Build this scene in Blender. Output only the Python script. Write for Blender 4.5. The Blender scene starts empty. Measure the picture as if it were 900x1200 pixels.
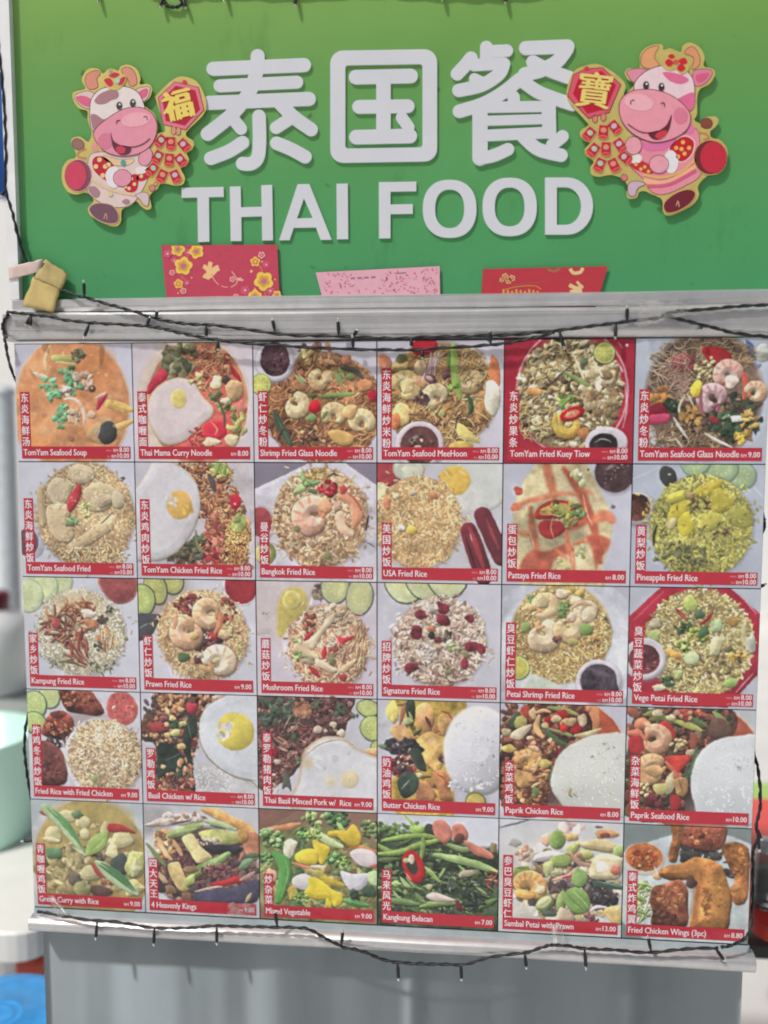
import bpy, bmesh, math, random
import numpy as np
from mathutils import Vector, Matrix
from mathutils.geometry import tessellate_polygon

# ================================================================ camera, world, sun, exposure
scene = bpy.context.scene
COL = scene.collection
CAM_R = np.array([[0.9948956, 0.1009090, -0.0002763], [0.0089776, -0.0912398, -0.9957885], [-0.1005092, 0.9907031, -0.0916800]])
CAM_C = np.array([0.162674, -1.493450, 1.816270])
FPX = 1100.0
cam_data = bpy.data.cameras.new('camera')
cam_data.sensor_fit = 'VERTICAL'; cam_data.sensor_height = 36.0; cam_data.lens = FPX / 1200.0 * 36.0
cam_data.clip_start = 0.05; cam_data.clip_end = 500
cam_data.dof.use_dof = True; cam_data.dof.focus_distance = 1.53; cam_data.dof.aperture_fstop = 1.5
cam = bpy.data.objects.new('camera', cam_data); COL.objects.link(cam)
_m = Matrix.Identity(4)
for i in range(3):
    _m[i][0] = CAM_R[0, i]; _m[i][1] = -CAM_R[1, i]; _m[i][2] = -CAM_R[2, i]; _m[i][3] = CAM_C[i]
cam.matrix_world = _m
scene.camera = cam

SUN_EL, SUN_AZ = 55.0, -44.0            # azimuth seen from the board: to the left of straight in front
world = bpy.data.worlds.new('World'); scene.world = world; world.use_nodes = True
wn = world.node_tree.nodes; wl = world.node_tree.links
sky = wn.new('ShaderNodeTexSky'); sky.sky_type = 'NISHITA'; sky.sun_disc = False
sky.sun_elevation = math.radians(SUN_EL); sky.sun_rotation = math.radians(180 - SUN_AZ)
sky.air_density = 1.0; sky.dust_density = 7.0; sky.ozone_density = 1.0
wn['Background'].inputs['Strength'].default_value = 0.055
wl.new(sky.outputs[0], wn['Background'].inputs[0])
sun_data = bpy.data.lights.new('sun', 'SUN'); sun_data.energy = 3.0; sun_data.angle = math.radians(3); sun_data.color = (1.0, .985, .96)
sun = bpy.data.objects.new('sun', sun_data); COL.objects.link(sun)
_d = Vector((math.sin(math.radians(SUN_AZ)) * math.cos(math.radians(SUN_EL)), -math.cos(math.radians(SUN_AZ)) * math.cos(math.radians(SUN_EL)), math.sin(math.radians(SUN_EL))))
sun.rotation_euler = _d.to_track_quat('Z', 'Y').to_euler(); sun.location = (-3, -4, 5)
vs = scene.view_settings
vs.view_transform = 'Standard'; vs.look = 'None'; vs.gamma = 1.0; vs.use_curve_mapping = False; vs.exposure = -0.22
scene.cycles.use_denoising = True
scene.cycles.max_bounces = 6
scene.cycles.filter_width = 1.9

# ================================================================ helpers
GAIN = 0.72                                # how bright a surface of reflectance 1 facing the street looks in the photograph
def lin(v):
    v = np.asarray(v, float) / 255.0
    return np.where(v <= .04045, v / 12.92, ((v + .055) / 1.055) ** 2.4)
def obs(r, g, b): return tuple(np.clip(lin((r, g, b)) / GAIN, 0, .9)) + (1.0,)
def at(px, py, Y=0.0):
    """a point of the 900 x 1200 photograph on the upright plane Y = const"""
    d = CAM_R.T @ np.array([(px - 450) / FPX, (py - 600) / FPX, 1.0]); t = (Y - CAM_C[1]) / d[1]
    return CAM_C + d * t
def atz(px, py, Z):
    d = CAM_R.T @ np.array([(px - 450) / FPX, (py - 600) / FPX, 1.0]); t = (Z - CAM_C[2]) / d[2]
    return CAM_C + d * t
_mats = {}
def mat(name, col, rough=.5, metal=0., spec=.5, noise=0., nscale=40., bump=0., bscale=200., **kw):
    if name in _mats: return _mats[name]
    m = bpy.data.materials.new(name); m.use_nodes = True; nt = m.node_tree; b = nt.nodes['Principled BSDF']
    b.inputs['Base Color'].default_value = col; b.inputs['Roughness'].default_value = rough; b.inputs['Metallic'].default_value = metal
    b.inputs['Specular IOR Level'].default_value = spec
    for k, v in kw.items(): b.inputs[k].default_value = v
    tc = nt.nodes.new('ShaderNodeTexCoord')
    if noise:
        n = nt.nodes.new('ShaderNodeTexNoise'); n.inputs['Scale'].default_value = nscale; n.inputs['Detail'].default_value = 5
        nt.links.new(tc.outputs['Object'], n.inputs['Vector'])
        r = nt.nodes.new('ShaderNodeMapRange'); r.inputs[1].default_value = .3; r.inputs[2].default_value = .7; r.inputs[3].default_value = 1 - noise; r.inputs[4].default_value = 1 + noise
        nt.links.new(n.outputs[0], r.inputs[0])
        x = nt.nodes.new('ShaderNodeMix'); x.data_type = 'RGBA'; x.blend_type = 'MULTIPLY'; x.inputs[0].default_value = 1
        x.inputs[6].default_value = col; nt.links.new(r.outputs[0], x.inputs[7]); nt.links.new(x.outputs[2], b.inputs['Base Color'])
    if bump:
        n2 = nt.nodes.new('ShaderNodeTexNoise'); n2.inputs['Scale'].default_value = bscale; nt.links.new(tc.outputs['Object'], n2.inputs['Vector'])
        bp = nt.nodes.new('ShaderNodeBump'); bp.inputs['Strength'].default_value = bump; bp.inputs['Distance'].default_value = .002
        nt.links.new(n2.outputs[0], bp.inputs['Height']); nt.links.new(bp.outputs[0], b.inputs['Normal'])
    _mats[name] = m
    return m
def link(name, me, m, parent=None, loc=None, label=None, smooth=False):
    o = bpy.data.objects.new(name, me); COL.objects.link(o)
    if m is not None and not me.materials: me.materials.append(m)
    if parent is not None: o.parent = parent
    if loc is not None: o.location = loc
    if label: o['label'] = label
    if smooth:
        for p in me.polygons: p.use_smooth = True
    return o
def tag(o, label, cat, group=None, kind=None):
    o['label'] = label; o['category'] = cat
    if group: o['group'] = group
    if kind: o['kind'] = kind
    return o
def empty(name, loc=(0, 0, 0)):
    o = bpy.data.objects.new(name, None); COL.objects.link(o); o.location = loc; o.empty_display_size = .05; return o
class MB:
    """collects vertices and faces, then links them as one mesh object"""
    def __init__(s): s.v = []; s.f = []
    def add(s, vs, fs):
        k = len(s.v); s.v += [tuple(map(float, v)) for v in vs]; s.f += [tuple(i + k for i in f) for f in fs]; return s
    def box(s, a, b):
        (x0, y0, z0), (x1, y1, z1) = a, b
        return s.add([(x0, y0, z0), (x1, y0, z0), (x1, y1, z0), (x0, y1, z0), (x0, y0, z1), (x1, y0, z1), (x1, y1, z1), (x0, y1, z1)],
                     [(0, 3, 2, 1), (4, 5, 6, 7), (0, 1, 5, 4), (1, 2, 6, 5), (2, 3, 7, 6), (3, 0, 4, 7)])
    def prism(s, loops, yf, yb):
        """flat shape in the X-Z plane (outer loop, then holes) from front yf to back yb"""
        loops = [[(float(p[0]), float(p[1])) for p in l] for l in loops]
        tri = tessellate_polygon([[Vector((x, z, 0)) for x, z in l] for l in loops]); pts = [p for l in loops for p in l]; n = len(pts)
        vs_ = [(x, yf, z) for x, z in pts] + [(x, yb, z) for x, z in pts]; fs = []
        for t in tri:
            a, b, c = (pts[i] for i in t)
            ar = (b[0] - a[0]) * (c[1] - a[1]) - (b[1] - a[1]) * (c[0] - a[0])
            if abs(ar) < 1e-14: continue
            t = tuple(t) if ar > 0 else (t[0], t[2], t[1])
            fs.append(t); fs.append(tuple(n + i for i in (t[0], t[2], t[1])))
        k = 0
        for q, l in enumerate(loops):
            m = len(l); ar = sum(l[i][0] * l[(i + 1) % m][1] - l[(i + 1) % m][0] * l[i][1] for i in range(m)); ccw = ar > 0
            if q: ccw = not ccw
            for i in range(m):
                a, b = k + i, k + (i + 1) % m
                fs.append((a, n + a, n + b, b) if ccw else (a, b, n + b, n + a))
            k += m
        return s.add(vs_, fs)
    def tube(s, pts, r, n=8, cap=True):
        pts = [Vector(p) for p in pts]; m = len(pts); rr = r if hasattr(r, '__len__') else [r] * m; vs_ = []; up = Vector((0, -1, .01))
        for i, p in enumerate(pts):
            t = (pts[min(i + 1, m - 1)] - pts[max(i - 1, 0)]).normalized(); a = t.cross(up)
            if a.length < 1e-4: a = t.cross(Vector((1, 0, 0)))
            a.normalize(); b = a.cross(t)
            for k in range(n):
                q = 6.28318 * k / n; vs_.append(p + (a * math.cos(q) + b * math.sin(q)) * rr[i])
        fs = [(i * n + k, i * n + (k + 1) % n, (i + 1) * n + (k + 1) % n, (i + 1) * n + k) for i in range(m - 1) for k in range(n)]
        if cap: fs += [tuple(range(n - 1, -1, -1)), tuple((m - 1) * n + k for k in range(n))]
        return s.add(vs_, fs)
    def lathe(s, prof, c=(0, 0, 0), n=32):
        vs_ = [(c[0] + r * math.cos(6.28318 * k / n), c[1] + r * math.sin(6.28318 * k / n), c[2] + z) for r, z in prof for k in range(n)]
        fs = [(i * n + k, i * n + (k + 1) % n, (i + 1) * n + (k + 1) % n, (i + 1) * n + k) for i in range(len(prof) - 1) for k in range(n)]
        return s.add(vs_, fs)
    def mesh(s, name):
        me = bpy.data.meshes.new(name); me.from_pydata(s.v, [], s.f); me.validate(); me.update(); return me
    def build(s, name, m, parent=None, smooth=False, label=None, loc=None):
        return link(name, s.mesh(name), m, parent, loc, label, smooth)
def crspline(p, n=6, closed=False):
    p = [np.array(q, float) for q in p]; m = len(p); out = []
    for i in range(m if closed else m - 1):
        if closed: a, b, c, d = p[i - 1], p[i], p[(i + 1) % m], p[(i + 2) % m]
        else: a, b, c, d = p[max(i - 1, 0)], p[i], p[i + 1], p[min(i + 2, m - 1)]
        for k in range(n):
            t = k / n; out.append(.5 * (2 * b + (c - a) * t + (2 * a - 5 * b + 4 * c - d) * t * t + (3 * b - a - 3 * c + d) * t ** 3))
    if not closed: out.append(p[-1])
    return out
def text_mesh(body, size, bold=0., width=1., space=1., line=1., align='LEFT', shear=0.):
    c = bpy.data.curves.new('lettering', 'FONT'); c.body = body; c.size = size; c.offset = 0; c.space_character = space; c.space_line = line
    c.align_x = align; c.resolution_u = 2; c.shear = shear; c.fill_mode = 'BOTH'
    o = bpy.data.objects.new('lettering', c); COL.objects.link(o)
    bpy.context.view_layer.update()
    me = bpy.data.meshes.new_from_object(o.evaluated_get(bpy.context.evaluated_depsgraph_get()))
    bpy.data.objects.remove(o); bpy.data.curves.remove(c)
    me.transform(Matrix.Rotation(math.pi / 2, 4, 'X') @ Matrix.Diagonal((width, 1, 1, 1))); me.materials.clear()
    if bold:                                   # heavier print: the same outlines laid again a hair to each side
        nv = len(me.vertices); co = np.empty(nv * 3); me.vertices.foreach_get('co', co); co = co.reshape(-1, 3); fs = [tuple(p.vertices) for p in me.polygons]; V, F = [], []
        for k, (dx, dz) in enumerate(((-1, 0), (1, 0), (0, .7))):
            V += [(x + dx * bold, y - .00002 * k, z + dz * bold) for x, y, z in co]; F += [tuple(i + k * nv for i in f) for f in fs]
        bpy.data.meshes.remove(me); me = bpy.data.meshes.new('lettering'); me.from_pydata(V, [], F); me.update()
    return me
def bounds(me):
    a = np.empty(len(me.vertices) * 3); me.vertices.foreach_get('co', a); a = a.reshape(-1, 3); return a.min(0), a.max(0)
# ---------------------------------------------------------------- printed dish pictures (numpy painter)
PW, PH = 280, 270
PU = PW / 100.0
def _noise_field(n, seed):
    r = np.random.RandomState(seed); out = np.zeros((n, n))
    for o, amp in ((6, 1.0), (12, .8), (25, .7), (50, .6), (100, .5), (200, .4)):
        g = r.rand(o + 1, o + 1); g[-1] = g[0]; g[:, -1] = g[:, 0]
        t = np.linspace(0, o, n, endpoint=False); i = t.astype(int); f = t - i; f = f * f * (3 - 2 * f)
        a = g[i][:, i] * (1 - f) + g[i][:, i + 1] * f
        b = g[i + 1][:, i] * (1 - f) + g[i + 1][:, i + 1] * f
        out += amp * (a * (1 - f[:, None]) + b * f[:, None])
    out -= out.mean(); return out / out.std() * .5
NF = _noise_field(1024, 5)
def _blur(a, s):
    k = max(1, int(round(s)))
    for ax in (0, 1):
        for _ in range(2):
            p = np.pad(a, [(k, k) if i == ax else (0, 0) for i in range(a.ndim)], mode='edge')
            c = np.cumsum(p, axis=ax); z = np.zeros_like(np.take(c, [0], ax)); c = np.concatenate([z, c], ax)
            n = a.shape[ax]; a = (np.take(c, range(2 * k + 1, 2 * k + 1 + n), ax) - np.take(c, range(0, n), ax)) / (2 * k + 1)
    return a
def _smooth(p, n=5, closed=True):
    p = np.array(p, float); m = len(p); out = []
    idx = range(m) if closed else range(m - 1)
    for i in idx:
        if closed: a, b, c, d = p[i - 1], p[i], p[(i + 1) % m], p[(i + 2) % m]
        else: a, b, c, d = p[max(i - 1, 0)], p[i], p[i + 1], p[min(i + 2, m - 1)]
        for k in range(n):
            t = k / n
            out.append(.5 * (2 * b + (c - a) * t + (2 * a - 5 * b + 4 * c - d) * t * t + (3 * b - a - 3 * c + d) * t ** 3))
    if not closed: out.append(p[-1])
    return np.array(out)
class Canvas:
    def __init__(s, seed, bg):
        s.r = np.random.RandomState(seed)
        s.a = np.empty((PH, PW, 3)); s.a[:] = np.array(bg, float)
        s.a *= 1 + .03 * NF[:PH, 300:300 + PW, None]
        q = (np.arange(PH) * .22).astype(int)[:, None] + seed * 23, (np.arange(PW) * .22).astype(int)[None] + seed * 31; s.a *= (1 + .05 * NF[q[0] % 1024, q[1] % 1024])[..., None]
    def R(s, a, b): return a + (b - a) * s.r.rand()
    def box(s, x0, y0, x1, y1):
        x0 = max(0, int(x0)); y0 = max(0, int(y0)); x1 = min(PW, int(x1) + 2); y1 = min(PH, int(y1) + 2)
        if x1 <= x0 or y1 <= y0: return None
        Y, X = np.mgrid[y0:y1, x0:x1]
        return x0, y0, x1, y1, X + .5, Y + .5
    def put(s, b, sd, col, soft=.5, sh=.25, d=3., n=.1, ns=1, shad=.0, al=1., rim=None, grad=None):
        x0, y0, x1, y1, X, Y = b
        soft = max(soft * PU, .7)
        A = np.clip(sd / soft + .5, 0, 1) * al
        if A.max() <= 0: return
        if shad:
            o = max(1, int(.8 * PU)); S = np.zeros_like(A); S[o:, o // 2:] = A[:-o, :A.shape[1] - o // 2]
            s.a[y0:y1, x0:x1] *= 1 - shad * S[..., None]
        C = np.empty(A.shape + (3,)); C[:] = np.array(col, float)
        if rim is not None:
            t = np.clip(1 - sd / (rim[1] * PU), 0, 1)[..., None]; C = C * (1 - t) + np.array(rim[0], float) * t
        if n:
            i, j = s.r.randint(0, 1024 - PH), s.r.randint(0, 1024 - PW)
            if ns == 1: N = NF[i + y0:i + y1, j + x0:j + x1]
            else:
                N = NF[((np.arange(y0, y1) * ns).astype(int) + i) % 1024][:, ((np.arange(x0, x1) * ns).astype(int) + j) % 1024]
            C *= (1 + n * N)[..., None]
        if sh and A.shape[0] > 2 and A.shape[1] > 2:
            h = np.sqrt(np.clip(sd / (d * PU), 0, 1)) * d * PU
            gy, gx = np.gradient(h)
            L = np.clip(-(gx * .45 + gy * .75) * -1, -1.2, 1.2)
            C *= (1 + sh * np.where(L > 0, L * .55, L))[..., None]
        s.a[y0:y1, x0:x1] = s.a[y0:y1, x0:x1] * (1 - A[..., None]) + np.clip(C, 20, 228) * A[..., None]
    def P(s, x, y): return x * PU, y * PH / 100.
    def el(s, x, y, rx, ry, rot=0, col=(0, 0, 0), **k):
        x, y = s.P(x, y); rx *= PU; ry *= PU; m = max(rx, ry) + 3
        b = s.box(x - m, y - m, x + m, y + m)
        if b is None: return
        c, t = math.cos(math.radians(rot)), math.sin(math.radians(rot)); X, Y = b[4] - x, b[5] - y
        q = np.hypot((X * c + Y * t) / rx, (-X * t + Y * c) / ry)
        s.put(b, (1 - q) * min(rx, ry), col, **k)
    def _sdpoly(s, b, p):
        X, Y = b[4][..., None], b[5][..., None]; q = np.roll(p, -1, 0)
        ex, ey = q[:, 0] - p[:, 0], q[:, 1] - p[:, 1]; wx, wy = X - p[:, 0], Y - p[:, 1]
        t = np.clip((wx * ex + wy * ey) / (ex * ex + ey * ey + 1e-9), 0, 1)
        d = np.sqrt(((wx - ex * t) ** 2 + (wy - ey * t) ** 2).min(-1))
        ins = (((p[:, 1] > Y) != (q[:, 1] > Y)) & (X < ex * (Y - p[:, 1]) / (ey + 1e-9) + p[:, 0])).sum(-1) % 2
        return np.where(ins == 1, d, -d)
    def po(s, pts, col, sm=4, **k):
        k.pop('grad', None)
        p = np.array([s.P(*q) for q in pts])
        if sm > 1: p = _smooth(p, sm)
        b = s.box(p[:, 0].min() - 3, p[:, 1].min() - 3, p[:, 0].max() + 3, p[:, 1].max() + 3)
        if b is None: return
        s.put(b, s._sdpoly(b, p), col, **k)
    def ln(s, pts, w, col, t0=.5, t1=.5, sm=4, **k):
        p = np.array([s.P(*q) for q in pts])
        if sm > 1 and len(p) > 2: p = _smooth(p, sm, False)
        m = w * PU + 3
        b = s.box(p[:, 0].min() - m, p[:, 1].min() - m, p[:, 0].max() + m, p[:, 1].max() + m)
        if b is None: return
        X, Y = b[4][..., None], b[5][..., None]; a, q = p[:-1], p[1:]
        ex, ey = q[:, 0] - a[:, 0], q[:, 1] - a[:, 1]; wx, wy = X - a[:, 0], Y - a[:, 1]
        t = np.clip((wx * ex + wy * ey) / (ex * ex + ey * ey + 1e-9), 0, 1)
        u = (np.arange(len(a)) + t) / len(a)
        W = w * PU * .5 * np.minimum(1, np.minimum(t0 + (1 - t0) * u / .35, t1 + (1 - t1) * (1 - u) / .35))
        sd = (W - np.sqrt((wx - ex * t) ** 2 + (wy - ey * t) ** 2)).max(-1)
        k.setdefault('d', max(w * .5, .3)); s.put(b, sd, col, **k)
    def pick(s, pal, v=.08):
        c = np.array(pal[s.r.randint(len(pal))], float); return c * (1 + v * s.r.randn())
    def inside(s, x, y, rx, ry, e=.5):
        a = s.r.rand() * 6.283; q = s.r.rand() ** e; return x + rx * q * math.cos(a), y + ry * q * math.sin(a)
    def grains(s, x, y, rx, ry, n, pal, L=3.2, w=1.25, ang=None, spread=90, dome=.25, sh=.45, shad=.3, reg=None):
        for _ in range(n):
            px, py = s.inside(x, y, rx, ry) if reg is None else reg()
            a = math.radians((s.R(0, 180) if ang is None else ang + s.R(-spread, spread))); l = L * s.R(.5, 1.1) * .5 * PU; h = w * s.R(.8, 1.25) * .5 * PU
            c = s.pick(pal, .075 if np.mean(pal[0]) < 194 or np.ptp(pal[0]) > 20 else .035)
            if dome: c = c * (1 - dome * ((px - x) / rx * .3 + (py - y) / ry * .8) * .55)
            X0, Y0 = s.P(px, py); m = l + h + 2; c = c * (1 + .16 * NF[int(Y0 * .9 + 200) % 1024, int(X0 * .9 + 500) % 1024])
            bx = s.box(X0 - m, Y0 - m, X0 + m, Y0 + m)
            if bx is None: continue
            ca, sa = math.cos(a), math.sin(a)
            if ca < 0: ca, sa = -ca, -sa
            X, Y = bx[4] - X0, bx[5] - Y0; t = X * ca + Y * sa; q = -X * sa + Y * ca
            d = np.hypot(np.maximum(np.abs(t) - l, 0), q); A = np.clip(h - d + .5, 0, 1)
            S = np.clip(h - np.hypot(np.maximum(np.abs(t - .6) - l, 0), q - 1.6) + .8, 0, 1)
            v = s.a[bx[1]:bx[3], bx[0]:bx[2]]; v *= 1 - shad * S[..., None]
            C = c * (1 - sh * np.clip(q / h, -1, 1) * .6)[..., None]
            v += (np.clip(C, 20, 226) - v) * A[..., None]
    def ricedome(s, x, y, rx, ry, base, pal, n=650, **k):
        s.el(x + .8, y + 1.5, rx + .8, ry + .8, 0, (115, 110, 112), soft=3, sh=0, n=0, al=.5)
        m = np.array(pal, float).mean(0) * .6 + np.array(base, float) * .36
        s.el(x, y, rx, ry, 0, m, sh=.12, d=rx * .6, n=.3, ns=2, soft=1.6)
        k['L'] = k.get('L', 3.2) * .92; k['w'] = k.get('w', 1.3) * 1.02; k['shad'] = .1; k['sh'] = .2
        s.grains(x, y, rx, ry, int(n * 2.5), np.array(pal, float) * 1.03, **k)
        def edge():
            a = s.R(0, 6.283); q = 1 + .09 * abs(s.r.randn()) ** 1.3 + .05 * NF[int(a * 60) % 1024, 77]; return x + rx * q * math.cos(a) * .98, y + ry * q * math.sin(a) * .98
        s.grains(x, y, rx, ry, int(n * .16), pal, L=k['L'], w=k['w'], shad=.15, sh=.2, reg=edge)
    def noodles(s, x, y, rx, ry, n, pal, L=22, w=.9, sh=.34, shad=.25, curl=1.6):
        for _ in range(n):
            px, py = s.inside(x, y, rx, ry); a = s.R(0, 6.283); pts = [(px, py)]; k = s.R(-curl, curl)
            for _ in range(5):
                a += k * .3 + s.R(-.35, .35); px += L / 5 * math.cos(a); py += L / 5 * math.sin(a)
                if ((px - x) / rx) ** 2 + ((py - y) / ry) ** 2 > 1.08: a += 2.2; px, py = pts[-1]
                pts.append((px, py))
            s.ln(pts, w * s.R(.7, 1.3), s.pick(pal), sm=2, sh=sh, n=0, shad=shad, soft=.35)
    def lump(s, x, y, r, col, ry=None, rot=0, j=.22, k=9, **kw):
        ry = ry or r; c, t = math.cos(math.radians(rot)), math.sin(math.radians(rot)); pts = []
        for i in range(k):
            a = 6.283 * i / k; q = 1 + s.R(-j, j); X, Y = r * q * math.cos(a), ry * q * math.sin(a)
            pts.append((x + X * c - Y * t, y + X * t + Y * c))
        kw.setdefault('d', min(r, ry) * .8); kw.setdefault('sh', .3); kw.setdefault('n', .18); kw.setdefault('ns', 2); kw.setdefault('shad', .3)
        s.po(pts, col, **kw)
    def mess(s, x, y, rx, ry, n, pal, a=1.5, b=4, j=.42, reg=None, **kw):
        kw.setdefault('sh', .26); kw.setdefault('ns', 2.); kw['n'] = .24 if kw['sh'] > .15 else .05
        for _ in range(int(n * (1.7 if n > 30 else 1.2))):
            px, py = s.inside(x, y, rx, ry) if reg is None else reg()
            r = s.R(a, b); s.lump(px, py, r, s.pick(pal, .12), r * s.R(.3, .9), s.R(0, 180), j, 6, sm=2, **kw)
            if b > 2.2 and kw['sh'] > .15 and s.r.rand() < .3: s.el(px - r * .25, py - r * .25, r * s.R(.12, .3), r * .1, s.R(0, 180), (236, 228, 214), sh=0, n=0, al=.55, soft=.8)
    def sticks(s, x, y, rx, ry, n, pal, L=8, w=1.6, ang=None, spread=40, **kw):
        for _ in range(n):
            px, py = s.inside(x, y, rx, ry); q = math.radians(s.R(0, 180) if ang is None else ang + s.R(-spread, spread)); l = L * s.R(.6, 1.2) / 2
            bx = s.R(-.2, .2) * l
            kk = dict(sh=.45, n=.2, shad=.35); kk.update(kw)
            s.ln([(px - l * math.cos(q), py - l * math.sin(q)), (px + bx, py - bx), (px + l * math.cos(q), py + l * math.sin(q))], w * s.R(.7, 1.2), s.pick(pal), sm=3, **kk)
    def prawn(s, x, y, r, rot=0, f=1, col=(214, 176, 148), band=(196, 130, 96), w=.85, span=285):
        pts = []; N = 12
        for i in range(N + 1):
            u = i / N; a = math.radians(rot + f * span * u); q = r * (.62 - .1 * u)
            pts.append((x + q * math.cos(a), y + q * math.sin(a)))
        s.ln(pts, r * w * 1.25, (120, 85, 65), t0=.8, t1=.25, sh=0, n=0, soft=2.2, al=.5)
        s.ln(pts, r * w * 1.12, col, t0=.85, t1=.22, sh=.42, n=.12, soft=.6, shad=.2)
        for i in range(1, 9):
            u = i / 9.; a = math.radians(rot + f * span * u); q0 = r * (.62 - .1 * u); h = r * w * .5 * min(1, (1 - u) * 1.6 + .25)
            s.ln([(x + (q0 + h * .95) * math.cos(a), y + (q0 + h * .95) * math.sin(a)), (x + (q0 - h * .1) * math.cos(a + f * .1), y + (q0 - h * .1) * math.sin(a + f * .1))], r * .13, band, sh=0, n=0, al=.7, soft=.9, sm=1)
        a = math.radians(rot + f * span); e = pts[-1]
        for k in (-.5, .4): s.ln([e, (e[0] + r * .42 * math.cos(a + f * 1.57 + k), e[1] + r * .42 * math.sin(a + f * 1.57 + k))], r * .26, band, t0=.5, t1=.8, sh=.3, n=.1, sm=1)
        p = pts[3]; s.ln([pts[1], pts[2], pts[4]], r * .16, (235, 222, 210), sh=0, n=0, al=.5, soft=1.2)
    def leaf(s, x, y, L, w, rot=0, col=(80, 120, 70), **kw):
        c, t = math.cos(math.radians(rot)), math.sin(math.radians(rot)); pts = []
        for u, v in ((-1, 0), (-.5, .75), (.1, .95), (.6, .6), (1, 0), (.6, -.6), (.1, -.95), (-.5, -.75)):
            X, Y = u * L / 2, v * w / 2; pts.append((x + X * c - Y * t, y + X * t + Y * c))
        kk = dict(sh=.3, d=w * .5, n=.15, shad=.3); kk.update(kw); s.po(pts, col, **kk)
        s.ln([(x - L * .45 * c, y - L * .45 * t), (x + L * .45 * c, y + L * .45 * t)], max(.5, w * .07), np.array(col) * 1.3 + 15, sh=0, n=0, sm=1, al=.7)
    def herb(s, x, y, r, col=(110, 150, 85), n=7):
        for _ in range(n):
            px, py = s.inside(x, y, r, r, .7); s.lump(px, py, r * s.R(.3, .5), s.pick([col], .15), r * s.R(.22, .4), s.R(0, 180), .45, 8, sh=.35, n=.2)
        s.ln([(x - r * .8, y + r * .6), (x, y), (x + r * .6, y - r * .5)], r * .12, np.array(col) * 1.2, sh=.2, n=0)
    def cuke(s, x, y, r, ry=None, rot=0, skin=(62, 84, 58), flesh=(176, 190, 140)):
        ry = ry or r
        s.el(x, y, r, ry, rot, skin, n=.1, sh=.1, shad=.25)
        s.el(x - .2, y - .2, r - .9, ry - .9, rot, flesh, n=.08, ns=2, sh=.06, soft=.9)
        s.el(x, y, r * .62, ry * .62, rot, np.array(flesh) * (1.05, 1.03, .93), n=.12, sh=0, soft=1.8, al=.7)
        for i in range(9):
            a = i * .7 + .3; s.el(x + r * .42 * math.cos(a), y + ry * .42 * math.sin(a), r * .11, r * .05, math.degrees(a) + rot, (205, 212, 170), sh=0, n=0, al=.6)
    def lime(s, x, y, r, ry=None, rot=0):
        ry = ry or r; s.el(x, y, r, ry, rot, (120, 140, 60), shad=.3)
        s.el(x, y, r - .8, ry - .8, rot, (205, 205, 150), sh=0); s.el(x, y, r - 1.7, ry - 1.7, rot, (178, 180, 95), sh=.1, n=.15)
        for i in range(8):
            a = i * .785; s.ln([(x, y), (x + (r - 1.8) * math.cos(a), y + (ry - 1.8) * math.sin(a))], .4, (212, 212, 160), sh=0, n=0, sm=1)
    def bowl(s, x, y, r, sauce, rim=(200, 196, 202), t=3., n=.35):
        s.el(x + .6, y + 1.2, r + .8, r + .8, 0, (110, 105, 110), soft=3, sh=0, n=0, al=.5)
        if t: s.el(x, y, r, r, 0, rim, sh=.3, d=2.5, n=.03)
        s.el(x, y, r - t, r - t, 0, sauce, sh=-.2, d=3, n=n, soft=.8)
        s.mess(x, y, r - t - 1.5, r - t - 1.5, 9, [np.array(sauce) * 1.35 + 12, np.array(sauce) * .75], .4, 1., shad=0, sh=.2)
        s.el(x - r * .25, y - r * .3, r * .22, r * .08, -30, (232, 225, 225), sh=0, n=0, al=.45, soft=1.5)
    def egg(s, pts, yx, yy, yr, yry=None, white=(206, 204, 206), yolk=(222, 178, 70), edge=(186, 160, 120), ew=1.6):
        s.po(pts, white, sh=.14, d=7, n=.05, ns=2, shad=.3, rim=(edge, ew), soft=.9)
        s.el(yx, yy, yr, yry or yr, 0, yolk, sh=.16, d=yr * .8, n=.06, soft=1.2)
        s.el(yx - yr * .3, yy - yr * .35, yr * .3, yr * .18, -25, (240, 228, 170), sh=0, n=0, al=.6, soft=1.6)
    def ring(s, x, y, rx, ry, rot=0, col=(178, 40, 45)):
        s.el(x, y, rx, ry, rot, col, sh=.4, d=1.5, shad=.35); s.el(x, y, rx * .62, ry * .55, rot, (196, 120, 95), sh=0, n=.1)
        for i in range(6):
            px, py = s.inside(x, y, rx * .5, ry * .4); s.el(px, py, .9, .6, s.R(0, 180), (230, 205, 165), sh=.2, n=0)
    def broc(s, x, y, r, col=(78, 120, 62)):
        s.ln([(x, y), (x + r * .6, y + r * 1.1)], r * .55, (160, 185, 120), sm=1, sh=.3)
        for _ in range(26):
            px, py = s.inside(x, y, r, r * .8); s.lump(px, py, r * s.R(.16, .3), s.pick([col], .2), None, 0, .3, 7, sh=.5, n=.3, shad=.35)
    def fried(s, pts, col=(158, 92, 55), **k):
        kk = dict(sh=.5, d=7, n=.55, ns=1.6, shad=.4, soft=.8); kk.update(k); s.po(pts, col, **kk)
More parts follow.
